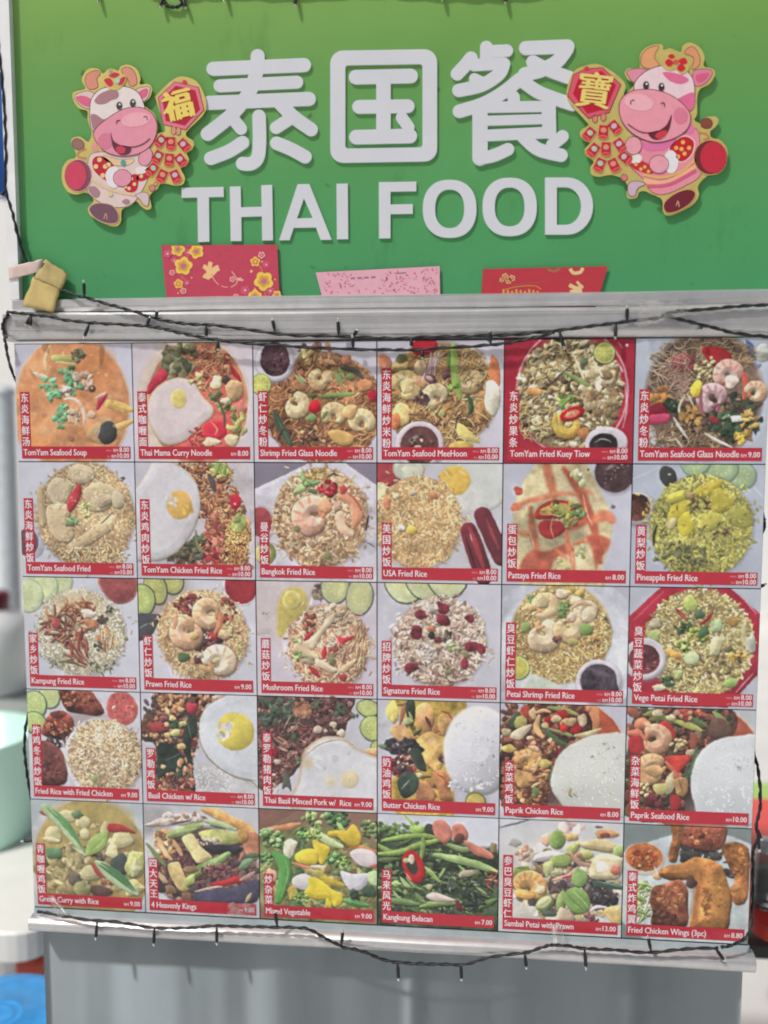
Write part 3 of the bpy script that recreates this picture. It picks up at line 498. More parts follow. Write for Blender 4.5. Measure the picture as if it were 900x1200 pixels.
def dish_10():
    c = Canvas(11, (186, 188, 202)); c.po([(30, -2), (62, -2), (74, 18), (84, 40), (85, 60), (78, 90), (78, 102), (20, 102), (10, 80), (8, 50), (10, 30), (20, 8)], (214, 200, 160), sh=.1, d=10, n=.2, soft=2.5)
    k = dict(sh=.05, n=.22, shad=0, soft=2.6, d=3, al=.9); r = (190, 112, 84); r2 = (174, 86, 68)
    c.ln([(33, -2), (37, 14), (40, 28)], 7, r, t0=.9, **k); c.ln([(48, 4), (56, 16), (62, 26), (66, 38), (72, 54), (77, 80)], 8, r2, **k); c.ln([(60, 20), (70, 24)], 3, r, **k)
    c.ln([(8, 37), (18, 31), (30, 28), (44, 24), (58, 25)], 4, r, **k); c.lump(12, 22, 3.5, (170, 76, 66), sh=.1, shad=0); c.lump(11, 35, 5, r, 4, sh=.1, shad=0); c.ln([(70, 46), (80, 42), (86, 46)], 9, r, **k); c.ln([(36, 52), (54, 50), (68, 44)], 9, r2, **k)
    c.ln([(22, 36), (24, 56), (30, 84)], 6, r, **k); c.po([(14, 84), (22, 72), (34, 72), (50, 66), (56, 72), (42, 78), (36, 92), (18, 94)], r2, **k); c.ln([(50, 56), (52, 68), (55, 78), (57, 90)], 5, r, **k); c.ln([(56, 66), (68, 62)], 4, r, **k); c.ln([(12, 56), (22, 58)], 5, (190, 124, 90), **k); c.po([(66, 58), (82, 60), (84, 66), (76, 80), (74, 86), (70, 70)], r2, **k); c.ln([(50, 78), (42, 70)], 3, r, **k)
    c.ln([(62, 24), (66, 40), (70, 50)], .8, (226, 186, 160), sh=0); c.ln([(22, 56), (25, 70)], .8, (226, 180, 156), sh=0); c.ln([(54, 72), (56, 84)], .8, (222, 176, 150), sh=0)
    c.po([(28, 50), (34, 46), (48, 48), (48, 56), (38, 62), (30, 58)], (150, 50, 54), sh=.2); c.mess(46, 84, 10, 6, 5, [(206, 200, 150), (190, 190, 120)], 2, 4, shad=0); c.mess(62, 72, 5, 6, 8, [(190, 190, 120), (206, 204, 160)], 2, 4, shad=0); c.mess(62, 10, 8, 6, 8, [(206, 206, 170), (196, 196, 150)], 2, 4, shad=0)
    c.po([(25, 41), (31, 33), (42, 29), (55, 32), (58, 37), (50, 43), (38, 45), (27, 45)], (150, 50, 48), sh=.25, shad=.3); c.po([(29, 41), (34, 35), (44, 32), (53, 34), (50, 39), (38, 42)], (196, 150, 96), sh=0); c.herb(38, 37, 6, (186, 164, 92), 10); c.herb(50, 39, 7, (150, 156, 84), 12); c.herb(59, 39, 5.5, (90, 116, 70), 10); c.herb(52, 47, 5, (130, 134, 80), 7); c.ln([(40, 44), (38, 52), (40, 61)], 1, (206, 160, 120)); c.ln([(37, 41), (46, 43)], 1, (220, 190, 140))
    c.bowl(87, 7, 15.5, (82, 60, 64), t=0); c.mess(88, 8, 12, 11, 26, [(120, 96, 96), (60, 42, 46), (176, 160, 156)], .4, 1); c.lump(86, 34, 1.6, (110, 100, 90)); c.lump(66, 4, 1, (90, 90, 80)); return c
def dish_11():
    c = Canvas(12, (172, 180, 196)); c.ln([(0, 12), (20, 2)], 1.2, (196, 202, 212), sh=0); c.ln([(86, 10), (99, 26)], 1.5, (200, 206, 216), sh=0)
    for x, y in ((82, 9), (68, 3), (47, -2)): c.cuke(x, y, 12, 11, 0, (118, 146, 122), (154, 178, 146))
    c.el(27, 10, 6.2, 9.2, -28, (56, 58, 58), sh=.3, d=5, shad=.3); c.el(28, 8, 1, .8, 0, (180, 186, 186))
    c.bowl(4, 36, 13, (92, 64, 58), (180, 176, 186), 3.5); c.el(3, 35, 10.8, 11, 0, (98, 62, 54), n=.5, ns=2, sh=0)
    c.ricedome(53, 50, 39, 41, (140, 138, 76), [(172, 168, 88), (186, 180, 100), (150, 148, 84), (126, 126, 84), (160, 158, 100)], 620, L=2.8, w=1.3)
    k = dict(sh=.22, n=.12, shad=.25, d=4)
    for p, q in (([(30, 34), (40, 29), (46, 32), (38, 42), (28, 46)], (192, 178, 72)), ([(36, 44), (44, 38), (48, 50), (42, 58), (36, 54)], (190, 178, 70)), ([(52, 16), (66, 12), (68, 16), (58, 26), (48, 24)], (186, 170, 72)), ([(60, 24), (68, 18), (78, 28), (74, 36), (62, 38)], (190, 178, 78)), ([(26, 26), (40, 20), (40, 28), (28, 32)], (184, 176, 80)), ([(50, 42), (64, 38), (70, 46), (56, 54)], (184, 176, 90)), ([(74, 36), (88, 36), (92, 48), (80, 50)], (174, 172, 92))): c.po(p, q, **k)
    c.grains(53, 50, 37, 39, 150, [(176, 172, 92), (190, 184, 104), (150, 148, 88)], 2.4, 1.1, shad=.12, sh=.2); c.sticks(50, 32, 12, 6, 12, [(110, 74, 60), (90, 66, 50)], 5, 1.2); c.sticks(45, 60, 34, 30, 26, [(80, 76, 52), (96, 84, 60)], 4, .8); c.lump(44, 25, 3.5, (180, 150, 104), 3); c.lump(30, 48, 4, (192, 180, 130), 5, 40); c.mess(38, 74, 22, 12, 50, [(96, 100, 70), (84, 88, 64), (120, 120, 76)], 1, 2.6); c.ln([(19, 50), (17, 58), (17, 66)], 2, (56, 54, 44)); c.sticks(70, 54, 6, 2, 4, [(100, 70, 60)], 6, 1.4); return c
def dish_12():
    c = Canvas(13, (196, 198, 210))
    for x, y in ((30, 2), (17, 8), (4, 16)): c.cuke(x, y, 14, 15, 0, (150, 164, 134), (188, 200, 166))
    c.po([(68, -2), (99, -2), (99, 14), (92, 21), (80, 22), (70, 12)], (142, 74, 76), n=.3, sh=.12, d=4, rim=((176, 130, 120), 2.5))
    c.ricedome(50, 48, 38, 37, (176, 170, 152), [(202, 196, 178), (190, 180, 156), (208, 204, 192), (176, 164, 140), (150, 150, 120)], 560, L=2.8, w=1.2); c.el(48, 25, 22, 12, 0, (196, 170, 130), soft=8, sh=0, al=.5)
    c.sticks(36, 42, 18, 16, 60, [(140, 92, 80), (120, 70, 70), (166, 116, 94), (104, 62, 62), (176, 130, 104)], 13, 2.2); c.sticks(48, 28, 14, 8, 24, [(170, 116, 84), (190, 140, 100), (150, 96, 78)], 11, 1.8); c.sticks(48, 60, 8, 12, 16, [(150, 90, 76), (130, 74, 66)], 14, 2.2, 70, 25); c.sticks(42, 74, 9, 4, 7, [(140, 80, 70)], 12, 2, 30, 20)
    c.sticks(72, 52, 8, 12, 22, [(196, 150, 112), (176, 120, 90), (206, 170, 140)], 10, 1.8, 70, 30); c.lump(57, 31, 6, (206, 194, 182), 4); c.lump(60, 40, 6, (200, 140, 104), 4, 20); c.lump(28, 41, 4, (160, 76, 78), 5); c.mess(69, 36, 4, 3, 10, [(64, 58, 54), (90, 76, 66)], 1.2, 2.6); c.mess(65, 60, 3, 4, 8, [(70, 74, 62)], 1.2, 2.4); c.sticks(76, 28, 5, 5, 8, [(76, 80, 66)], 4, 1); c.sticks(35, 75, 14, 7, 16, [(110, 124, 92)], 4, 1.2); c.sticks(68, 78, 12, 7, 16, [(96, 112, 80), (80, 92, 70)], 4, 1.1); c.lump(89, 53, 2, (132, 136, 96)); c.lump(27, 49, 3.5, (208, 200, 190), 1.5); return c
def dish_13():
    c = Canvas(14, (196, 196, 208)); c.el(25, 20, 25, 22, 0, (170, 158, 148), soft=12, sh=0, al=.8); c.cuke(30, 2, 10, 11, 0, (70, 74, 64), (164, 166, 110)); c.cuke(15, 8, 10, 15, -20, (68, 74, 62), (160, 164, 108)); c.cuke(2, 19, 13, 14.5, 0, (64, 74, 58), (168, 182, 118))
    c.po([(-3, 32), (20, 32), (16, 40), (10, 50), (-3, 54)], (70, 72, 78), sh=.2); c.ln([(0, 44), (8, 39)], .8, (150, 156, 160), sh=0)
    c.el(88, 6, 15, 16, 0, (206, 202, 210), sh=.1); c.el(88, 5, 13.5, 14.5, 0, (150, 48, 58), sh=.12, d=4, n=.12)
    c.ricedome(55, 48, 38, 38, (176, 144, 112), [(204, 178, 138), (210, 190, 150), (190, 156, 116), (206, 184, 136), (170, 130, 100)], 620, L=2.6, w=1.1)
    c.mess(45, 22, 12, 8, 40, [(120, 62, 64), (100, 50, 54), (150, 84, 76)], 1.4, 3.5); c.mess(76, 26, 6, 10, 20, [(130, 66, 62), (160, 96, 80)], 1.2, 3); c.mess(60, 52, 10, 14, 44, [(84, 56, 58), (66, 46, 50), (120, 66, 64)], 2, 4.5); c.mess(54, 70, 5, 4, 10, [(110, 56, 58), (80, 50, 50)], 2, 3.5)
    c.sticks(79, 44, 7, 8, 16, [(206, 178, 140), (186, 150, 116)], 6, 2); c.lump(73, 48, 5, (206, 176, 140), 4)
    c.prawn(61, 29, 14, 60, 1, (214, 180, 146), (202, 142, 104)); c.ln([(70, 30), (70, 38), (66, 46)], 5, (202, 130, 100)); c.mess(64, 48, 4, 3, 8, [(176, 70, 66)], 1.4, 3); c.prawn(42, 46, 15, 230, -1, (212, 176, 146), (200, 134, 100)); c.ln([(33, 32), (31, 42)], 5, (200, 136, 106), al=.7); c.lump(44, 40, 4, (206, 164, 130), 6); c.lump(47, 49, 4, (212, 176, 116), 3)
    c.prawn(68, 72, 15, 200, 1, (216, 200, 180), (206, 160, 120)); c.el(66, 70, 3.4, 2.4, -30, (222, 204, 150)); c.ln([(52, 76), (60, 80)], 5, (204, 162, 120))
    c.lump(38, 68, 5, (78, 104, 72), 4); c.lump(52, 66, 3.5, (190, 180, 160), 2.6); c.mess(58, 49, 4, 4, 6, [(222, 206, 196)], .8, 1.6); c.el(45, 24, 2.6, 1, 50, (222, 200, 180)); c.sticks(88, 58, 3, 6, 5, [(140, 150, 100)], 5, .9); c.lump(83, 28, 1.6, (84, 66, 60)); return c
def dish_14():
    c = Canvas(15, (192, 186, 198)); c.po([(-4, -4), (48, -4), (48, 16), (44, 34), (34, 46), (26, 60), (20, 60), (10, 46), (-4, 44)], (196, 186, 190), sh=.1, d=5, n=.06); c.po([(48, 10), (46, 30), (34, 44), (26, 62), (22, 60), (22, 46), (34, 34), (42, 24)], (208, 204, 216), sh=.15, soft=1.5)
    c.po([(18, 18), (24, 7), (36, 5), (43, 14), (41, 26), (30, 36), (22, 48), (17, 46), (17, 32)], (198, 182, 106), sh=.12, d=5, soft=3); c.el(30, 16, 8, 8.5, 0, (206, 196, 128), sh=.2, d=5, soft=1.4); c.el(29, 16, 5, 6, 0, (198, 184, 104), sh=.1, soft=2); c.mess(10, 30, 6, 5, 5, [(176, 160, 150)], .6, 1.4, shad=0)
    c.mess(55, 8, 6, 10, 10, [(130, 120, 96), (96, 80, 80)], 2, 4); c.cuke(66, 4, 12, 14, 10, (84, 88, 68), (172, 176, 138)); c.cuke(86, 12, 11.5, 16, 8, (84, 88, 66), (174, 178, 140))
    c.ricedome(60, 56, 33, 36, (170, 132, 108), [(206, 176, 146), (196, 160, 128), (212, 190, 166), (176, 134, 108), (150, 108, 90)], 480, L=3.4, w=1.4); c.mess(66, 28, 14, 9, 50, [(210, 188, 162), (200, 172, 144)], 1.5, 3.5); c.sticks(86, 58, 5, 22, 60, [(202, 170, 134), (190, 152, 118)], 8, 1.2, 100, 15)
    c.mess(44, 36, 5, 10, 18, [(150, 84, 76), (170, 110, 90), (130, 70, 66)], 1.5, 3.4)
    k = dict(sh=.25, n=.08, shad=.35, d=2.5)
    c.po([(40, 52), (50, 44), (60, 30), (66, 26), (64, 34), (54, 46), (47, 58)], (212, 192, 166), **k); c.po([(32, 54), (38, 50), (44, 58), (52, 64), (50, 68), (38, 62)], (204, 182, 150), **k); c.po([(50, 66), (62, 72), (68, 76), (62, 78), (50, 72)], (210, 192, 166), **k); c.po([(70, 74), (78, 68), (84, 66), (80, 72), (72, 78)], (206, 178, 146), **k); c.lump(43, 68, 5, (204, 190, 160), 4)
    c.herb(33, 50, 4, (150, 170, 112), 6); c.herb(35, 64, 5, (158, 178, 120), 9); c.lump(63, 66, 4, (120, 116, 88), 5)
    c.po([(65, 44), (70, 48), (82, 46), (74, 52), (66, 60), (60, 58), (68, 52)], (176, 52, 64), sh=.25, shad=.3); c.ln([(57, 56), (56, 66)], 4.5, (172, 52, 62)); c.ln([(40, 50), (46, 44)], 4, (166, 54, 62)); c.ln([(44, 74), (52, 82)], 5, (160, 48, 58)); c.ln([(62, 36), (65, 44)], .9, (190, 90, 90)); c.mess(64, 52, 2.6, 3, 6, [(216, 200, 180)], 1, 2); c.noodles(72, 60, 10, 8, 24, [(150, 104, 88), (206, 180, 156)], 8, 1); c.lump(72, 82, 4, (150, 56, 62), 3); c.ln([(62, 84), (68, 78), (69, 72)], 1.4, (216, 200, 180)); return c
def dish_15():
    c = Canvas(16, (188, 188, 200)); c.ln([(6, 18), (6, 34)], 5, (206, 206, 216), sh=0, soft=4, al=.7)
    for x, y, q in ((16, -4, 24), (33, -6, 14), (50, -8, 12)):
        c.cuke(x + 6, y, 17, 21 if q == 24 else 20, -14, (62, 72, 60), (190, 196, 158))
    c.ricedome(51, 49, 37, 37, (140, 116, 104), [(206, 188, 172), (196, 172, 154), (212, 200, 190), (170, 144, 128), (120, 94, 86)], 480, L=3.6, w=1.7); c.mess(62, 30, 18, 14, 60, [(206, 184, 168), (198, 172, 156)], 1.5, 3.6); c.noodles(70, 42, 12, 10, 24, [(208, 190, 176), (190, 164, 150)], 9, 1.8)
    for x, y, r in ((53, 20, 5.5), (35, 27, 4.5), (54, 31, 6), (32, 42, 6), (77, 52, 6), (84, 54, 4), (75, 29, 3.6), (71, 67, 4.5), (27, 72, 5.5), (49, 48, 3)): c.lump(x, y, r, (112, 44, 56), r * .85, c.R(0, 90), .3, 7, n=.4)
    c.lump(44, 38, 4, (196, 132, 96), 3); c.lump(44, 44, 3, (54, 54, 48)); c.mess(56, 45, 6, 4, 14, [(70, 58, 56), (96, 84, 76)], 1.4, 3); c.mess(63, 52, 6, 5, 12, [(166, 176, 132), (180, 188, 150)], 1.4, 2.6); c.lump(72, 60, 4, (150, 150, 108), 3, 40); c.mess(42, 58, 8, 9, 22, [(208, 196, 186)], 1.6, 3.2); c.lump(44, 21, 5, (214, 202, 192), 4); c.mess(56, 74, 6, 4, 8, [(120, 112, 88)], 1.4, 2.6); c.mess(92, 68, 3, 3, 4, [(170, 150, 150)], .6, 1.2, shad=0); return c
def dish_16():
    c = Canvas(17, (166, 168, 182)); c.el(50, 52, 66, 60, 0, (192, 196, 208), sh=0, soft=2); c.el(50, 52, 54, 50, 0, (198, 202, 212), sh=0, soft=3)
    c.el(47, 40, 40, 41, 0, (172, 150, 104), n=.3, soft=3, sh=0); reg = lambda: ((lambda q: (48 + 39 * q[0], 40 + 42 * q[1] * (1 - .18 * max(0, q[0]))))(c.inside(0, 0, 1, 1)))
    c.grains(0, 0, 1, 1, 1500, [(202, 182, 128), (188, 164, 108), (210, 192, 144), (172, 144, 96), (150, 120, 84)], 2.6, 1.25, reg=reg, dome=0, shad=.13, sh=.24); c.mess(60, 46, 22, 10, 26, [(206, 182, 120), (130, 96, 74), (170, 136, 90)], .8, 2)
    c.mess(36, 8, 8, 5, 10, [(204, 186, 124), (190, 166, 100)], 2.5, 4.5); c.lump(47, 6, 5, (206, 190, 166), 4); c.mess(58, 5, 6, 4, 8, [(196, 170, 100)], 2, 3.6); c.herb(24, 12, 5, (112, 132, 90), 7); c.lump(58, 12, 5, (210, 190, 160), 4)
    c.prawn(34, 17, 11, 190, 1, (208, 186, 144), (198, 150, 116)); c.ln([(40, 12), (42, 20), (34, 25), (26, 25)], 6, (208, 184, 146), t1=.5); c.lump(31, 14, 5, (210, 192, 150)); c.mess(21, 21, 5, 4, 8, [(204, 170, 124)], 2, 4); c.prawn(67, 22, 10, 140, 1, (208, 190, 160), (200, 156, 122)); c.lump(68, 23, 6, (212, 196, 168)); c.ln([(56, 18), (62, 14), (70, 15)], 4, (210, 180, 150))
    c.prawn(33, 42, 14, 300, 1, (212, 194, 166), (200, 156, 120), w=.9); c.prawn(53, 35, 12, 330, 1, (212, 190, 150), (200, 150, 110), w=.9); c.lump(56, 26, 3.6, (214, 190, 170), 4)
    c.herb(48, 16, 5, (112, 142, 92), 10); c.herb(47, 23, 4.5, (104, 132, 84), 7); c.el(67, 36, 5.6, 5, 0, (124, 150, 88), sh=.4, d=4, shad=.3); c.el(19, 35, 4, 4.5, 0, (132, 150, 92), sh=.4, shad=.3); c.el(57, 47, 4.6, 3, 0, (158, 150, 96), sh=.3, shad=.3); c.mess(43, 46, 2, 3, 5, [(120, 76, 66)], 1, 2); c.lump(82, 26, 1.4, (70, 90, 70)); c.lump(46, 44, 3, (150, 100, 84), 2)
    c.po([(20, 76), (34, 78), (46, 86), (44, 100), (16, 100)], (198, 208, 196), sh=.1); c.lime(13, 70, 9.8); c.el(13, 70, 7, 7, 0, (180, 172, 84), sh=.1, al=.6)
    c.bowl(78, 80, 18, (64, 56, 66), (194, 190, 200), 3.5); c.po([(65, 74), (73, 70), (82, 72), (92, 80), (93, 90), (80, 94), (67, 88)], (58, 52, 60), n=.6, ns=2, sh=.25); return c
def dish_17():
    c = Canvas(18, (172, 178, 190)); c.po([(0, 24), (26, -3), (74, -3), (100, 20), (101, 70), (78, 99), (20, 99), (0, 84)], (156, 42, 60), sm=1, sh=.1, d=6); c.ln([(84, 4), (97, 20)], 1, (212, 150, 165), sh=0); c.ln([(97, 70), (84, 86)], 1.2, (206, 140, 156), sh=0); c.ln([(3, 28), (26, 3)], .8, (190, 100, 116), sh=0); c.po([(12, 30), (30, 6), (72, 6), (92, 24), (92, 66), (74, 88), (24, 88)], (140, 32, 50), sm=1, sh=0)
    c.el(54, 46, 41, 44, 0, (168, 156, 108), n=.3, soft=3, sh=0); c.grains(54, 46, 43, 46, 1500, [(206, 196, 146), (190, 174, 116), (212, 206, 166), (170, 150, 98), (140, 124, 86)], 2.8, 1.4, dome=.1, shad=.13, sh=.24); c.mess(54, 46, 40, 42, 40, [(150, 120, 84), (196, 180, 130), (120, 104, 74), (170, 176, 110)], 1, 2.4)
    c.mess(70, 62, 20, 16, 40, [(120, 96, 74), (150, 126, 92), (140, 130, 84)], 1.2, 2.8)
    c.lump(47, 13, 5, (172, 186, 106), 7); c.lump(54, 21, 4.5, (72, 94, 70), 4); c.lump(68, 30, 4.6, (178, 196, 150), 6, 10); c.lump(20, 30, 5, (206, 200, 170), 4); c.lump(40, 36, 3, (60, 84, 60)); c.broc(44, 32, 5, (70, 96, 66)); c.broc(54, 38, 7.5, (160, 170, 84)); c.lump(58, 36, 4, (66, 92, 66), 5, 40); c.broc(42, 48, 6, (150, 168, 100)); c.el(49, 58, 6, 5, -10, (190, 204, 160), sh=.3, d=3, shad=.3); c.lump(67, 48, 4.5, (200, 196, 156), 9, 15); c.lump(34, 54, 7, (200, 150, 84), 3, 20); c.lump(80, 26, 5, (206, 166, 100), 4); c.ln([(90, 24), (88, 40), (94, 50)], 4, (200, 192, 146)); c.lump(94, 45, 4, (206, 210, 196), 8); c.broc(31, 78, 5, (66, 96, 70)); c.lump(39, 72, 3.6, (176, 190, 130)); c.el(80, 78, 5.5, 4, -10, (150, 178, 104), sh=.3, shad=.3); c.lump(78, 50, 3, (90, 96, 66)); c.lump(20, 41, 4, (170, 184, 120), 5, -30); c.lump(24, 84, 5, (210, 200, 170), 3); c.mess(84, 56, 6, 5, 12, [(196, 164, 84), (206, 182, 110)], 1.5, 3)
    c.ln([(35, 16), (40, 22), (45, 27)], 2.6, (150, 40, 44), t0=.2); c.ln([(65, 18), (60, 26), (55, 30)], 2.6, (150, 46, 46), t0=.2); c.ln([(38, 20), (44, 26)], .7, (210, 170, 140), sh=0)
    c.bowl(12, 60, 17, (100, 56, 62), (190, 186, 194), 5); c.mess(15, 61, 8, 9, 16, [(140, 84, 80), (70, 40, 46)], .6, 1.4); return c
def dish_18():
    c = Canvas(19, (196, 196, 206)); c.cuke(20, 5, 10, 12, 0, (64, 84, 66), (184, 198, 148)); c.cuke(6, 14, 12, 13, 0, (62, 84, 62), (176, 194, 136)); c.cuke(6, 30, 11, 10, 0, (62, 84, 62), (168, 190, 128))
    c.el(84, 15, 14, 15, 0, (164, 84, 84), n=.3, rim=((176, 110, 104), 2), sh=.15, d=4); c.mess(86, 15, 9, 10, 20, [(186, 120, 110), (146, 60, 66)], .5, 1.3, shad=0)
    c.el(52, 26, 18, 8, 0, (140, 126, 128), soft=6, sh=0, al=.7)
    c.fried([(30, -2), (54, -2), (62, 6), (68, 18), (60, 22), (48, 20), (36, 18), (30, 8)], (138, 76, 66)); c.mess(46, 8, 14, 8, 22, [(170, 106, 84), (110, 54, 52), (190, 130, 104)], 1, 3); c.fried([(14, 32), (20, 22), (30, 18), (40, 24), (41, 36), (34, 44), (22, 44), (12, 40)], (128, 66, 58)); c.mess(26, 34, 10, 7, 24, [(186, 116, 84), (150, 84, 64), (200, 140, 110)], 1, 2.6); c.lump(26, 22, 5, (90, 52, 52), 3); c.mess(24, 48, 10, 4, 10, [(70, 58, 64), (56, 50, 56)], 2, 4)
    c.fried([(8, 50), (20, 48), (30, 56), (34, 70), (32, 84), (20, 88), (6, 84)], (104, 62, 60), n=.35); c.mess(20, 70, 9, 12, 20, [(124, 76, 70), (84, 48, 50)], 1, 2.5)
    c.el(66, 60, 34, 35, 0, (204, 204, 212), sh=0, soft=2); c.ricedome(68, 59, 32, 33, (156, 138, 116), [(206, 188, 156), (196, 174, 138), (212, 200, 174), (180, 152, 120), (150, 124, 104)], 560, L=3.4, w=1.3); c.el(58, 79, 3.4, 3.2, 0, (150, 160, 110)); c.lump(96, 73, 1.2, (110, 84, 76)); return c
def dish_19():
    c = Canvas(20, (188, 188, 200)); c.po([(44, 40), (50, 60), (100, 70), (101, 101), (44, 101)], (190, 190, 194), sh=0, n=.12, soft=2); c.grains(62, 78, 18, 14, 200, [(196, 196, 200), (184, 184, 190)], 2, .9, shad=.05, sh=.12, dome=0)
    reg = lambda: ((lambda t: (c.R(1 + 12 * (t > .45) + (10 if t < .18 else 0), 62 - 20 * min(1, max(0, t - .05) * 1.6)), t * 90))(c.r.rand()))
    c.po([(14, -3), (62, -3), (54, 12), (47, 30), (43, 60), (44, 92), (12, 92), (12, 48), (0, 42), (2, 20), (12, 14)], (66, 58, 56), n=.4, sh=0); c.mess(0, 0, 1, 1, 200, [(84, 72, 66), (110, 80, 70), (66, 66, 58), (140, 96, 78), (96, 60, 60)], 2, 5, reg=reg); c.mess(0, 0, 1, 1, 110, [(176, 134, 104), (150, 104, 84), (190, 150, 112), (120, 66, 66)], 1.2, 3.4, reg=reg)
    c.mess(26, 8, 10, 8, 30, [(196, 150, 112), (170, 120, 90), (120, 80, 70)], 2, 4); c.lump(44, 12, 5.5, (146, 50, 64), 5); c.lump(13, 30, 7, (140, 60, 64), 5); c.herb(26, 27, 6, (62, 82, 62), 10)
    c.po([(40, 22), (47, 20), (48, 36), (43, 42), (42, 62), (36, 52), (36, 38)], (58, 74, 66), n=.3, sh=.3); c.po([(14, 46), (22, 44), (32, 52), (38, 62), (38, 74), (24, 70), (13, 78), (13, 60)], (50, 64, 58), n=.35, sh=.3); c.ln([(40, 24), (43, 40)], .6, (110, 124, 104), sh=0); c.ln([(20, 60), (32, 54)], .6, (100, 120, 104), sh=0)
    for x, y, r in ((34, 14, 3), (27, 22, 3), (22, 37, 3), (36, 27, 3.4), (29, 35, 4.6), (34, 47, 4), (18, 66, 2.4)): c.lump(x, y, r, c.pick([(196, 168, 120), (186, 186, 130), (206, 176, 130)]), r * .8)
    c.sticks(32, 66, 9, 6, 9, [(186, 140, 112)], 6, 2.4, 80, 20); c.mess(28, 80, 16, 5, 26, [(150, 90, 80), (96, 54, 58), (176, 130, 106)], 1.4, 3.2); c.herb(30, 72, 4, (70, 92, 72), 7); c.mess(6, 12, 5, 5, 5, [(80, 62, 66)], 1.5, 3); c.mess(64, 3, 10, 3, 10, [(190, 160, 130), (140, 104, 84)], 1.4, 3)
    c.egg([(50, 26), (55, 12), (66, 4), (82, -3), (106, -4), (106, 78), (94, 76), (80, 73), (68, 66), (57, 56), (51, 44)], 81, 32, 16.5, 16.5, (198, 204, 212), (204, 190, 92), (160, 140, 100), .9)
    c.mess(72, 32, 6, 9, 20, [(206, 204, 196), (200, 200, 206)], 1.5, 3.6, sh=0, shad=0); c.ln([(50, 38), (55, 52), (68, 66), (82, 73), (99, 76)], .8, (140, 120, 90), sh=0); c.ln([(80, 2), (99, 3)], .1, WH, al=0); return c
def dish_20():
    c = Canvas(21, (190, 190, 200)); reg = lambda: ((lambda t: (c.R(0, 78 - 52 * max(0, t - .22) * 1.5), t * 74))(c.r.rand()))
    c.po([(-3, 4), (10, -3), (78, -3), (76, 16), (70, 34), (46, 42), (36, 56), (26, 72), (-3, 80)], (84, 64, 66), n=.4, sh=0); c.mess(0, 0, 1, 1, 220, [(98, 70, 70), (120, 86, 82), (78, 60, 60), (140, 106, 98), (84, 50, 56)], 2, 4.5, reg=reg); c.mess(0, 0, 1, 1, 330, [(140, 104, 98), (116, 76, 78), (160, 124, 112), (84, 56, 58), (96, 60, 64)], .8, 2.2, reg=reg)
    c.mess(18, 12, 17, 10, 26, [(78, 92, 78), (92, 104, 86), (62, 74, 66)], 2.5, 5.5); c.herb(5, 18, 7, (70, 82, 72), 9); c.herb(70, 10, 6, (66, 84, 68), 8); c.herb(50, 6, 5, (78, 88, 70), 6); c.herb(30, 34, 5, (70, 80, 66), 6); c.herb(34, 58, 4, (92, 110, 78), 5)
    c.mess(37, 10, 7, 6, 16, [(186, 130, 100), (200, 150, 116), (140, 90, 76)], 1.6, 3.6); c.el(38, 13, 8, 5, -10, (190, 140, 110), al=.5, sh=.3); c.sticks(30, 22, 8, 5, 5, [(176, 160, 140)], 12, .7); c.sticks(18, 42, 6, 6, 6, [(180, 140, 120), (196, 170, 150)], 8, 1.4)
    for x, y, r in ((51, 28, 4), (64, 23, 3), (70, 30, 3.4), (16, 58, 3), (57, 29, 1.6), (13, 70, 1.6)): c.lump(x, y, r, (202, 184, 166))
    c.lump(38, 28, 3, (150, 56, 66), 1.6, 40); c.lump(14, 50, 3.5, (150, 40, 56)); c.cuke(93, 8, 10, 7.5, 10, (66, 84, 56), (178, 188, 128)); c.cuke(97, 25, 11.5, 11, 0, (66, 84, 56), (172, 184, 120)); c.cuke(102, 42, 8, 7, 0, (66, 84, 56), (170, 180, 118)); c.mess(82, 15, 3, 2, 5, [(80, 92, 80)], .8, 1.8); c.lump(95, 47, 6, (200, 166, 124), 5); c.ln([(93, 47), (98, 49)], 1.2, (160, 96, 70))
    c.egg([(30, 101), (34, 74), (36, 58), (40, 46), (48, 38), (60, 33), (72, 34), (82, 42), (94, 48), (104, 56), (104, 101)], 77, 71, 8, 8, (200, 202, 208), (208, 200, 184), (178, 152, 122), 3); c.el(77, 71, 7, 7, 0, (208, 194, 160), soft=6, sh=0); c.el(61, 74, 5, 5, 0, (206, 198, 176), soft=5, sh=0); c.ln([(39, 52), (46, 46), (54, 40), (68, 36), (80, 40)], .8, (168, 130, 96), sh=0); c.el(42, 58, 4, 5, 0, (190, 164, 130), soft=4, sh=0, al=.7); c.mess(64, 55, 20, 10, 14, [(186, 190, 200), (210, 212, 218)], 1.5, 4, sh=0, shad=0, al=.5)
    c.po([(22, 66), (26, 72), (28, 84), (24, 80), (20, 82)], (90, 92, 84), sh=.2); c.mess(12, 80, 6, 5, 8, [(180, 160, 130), (110, 90, 80)], 1.5, 3); return c
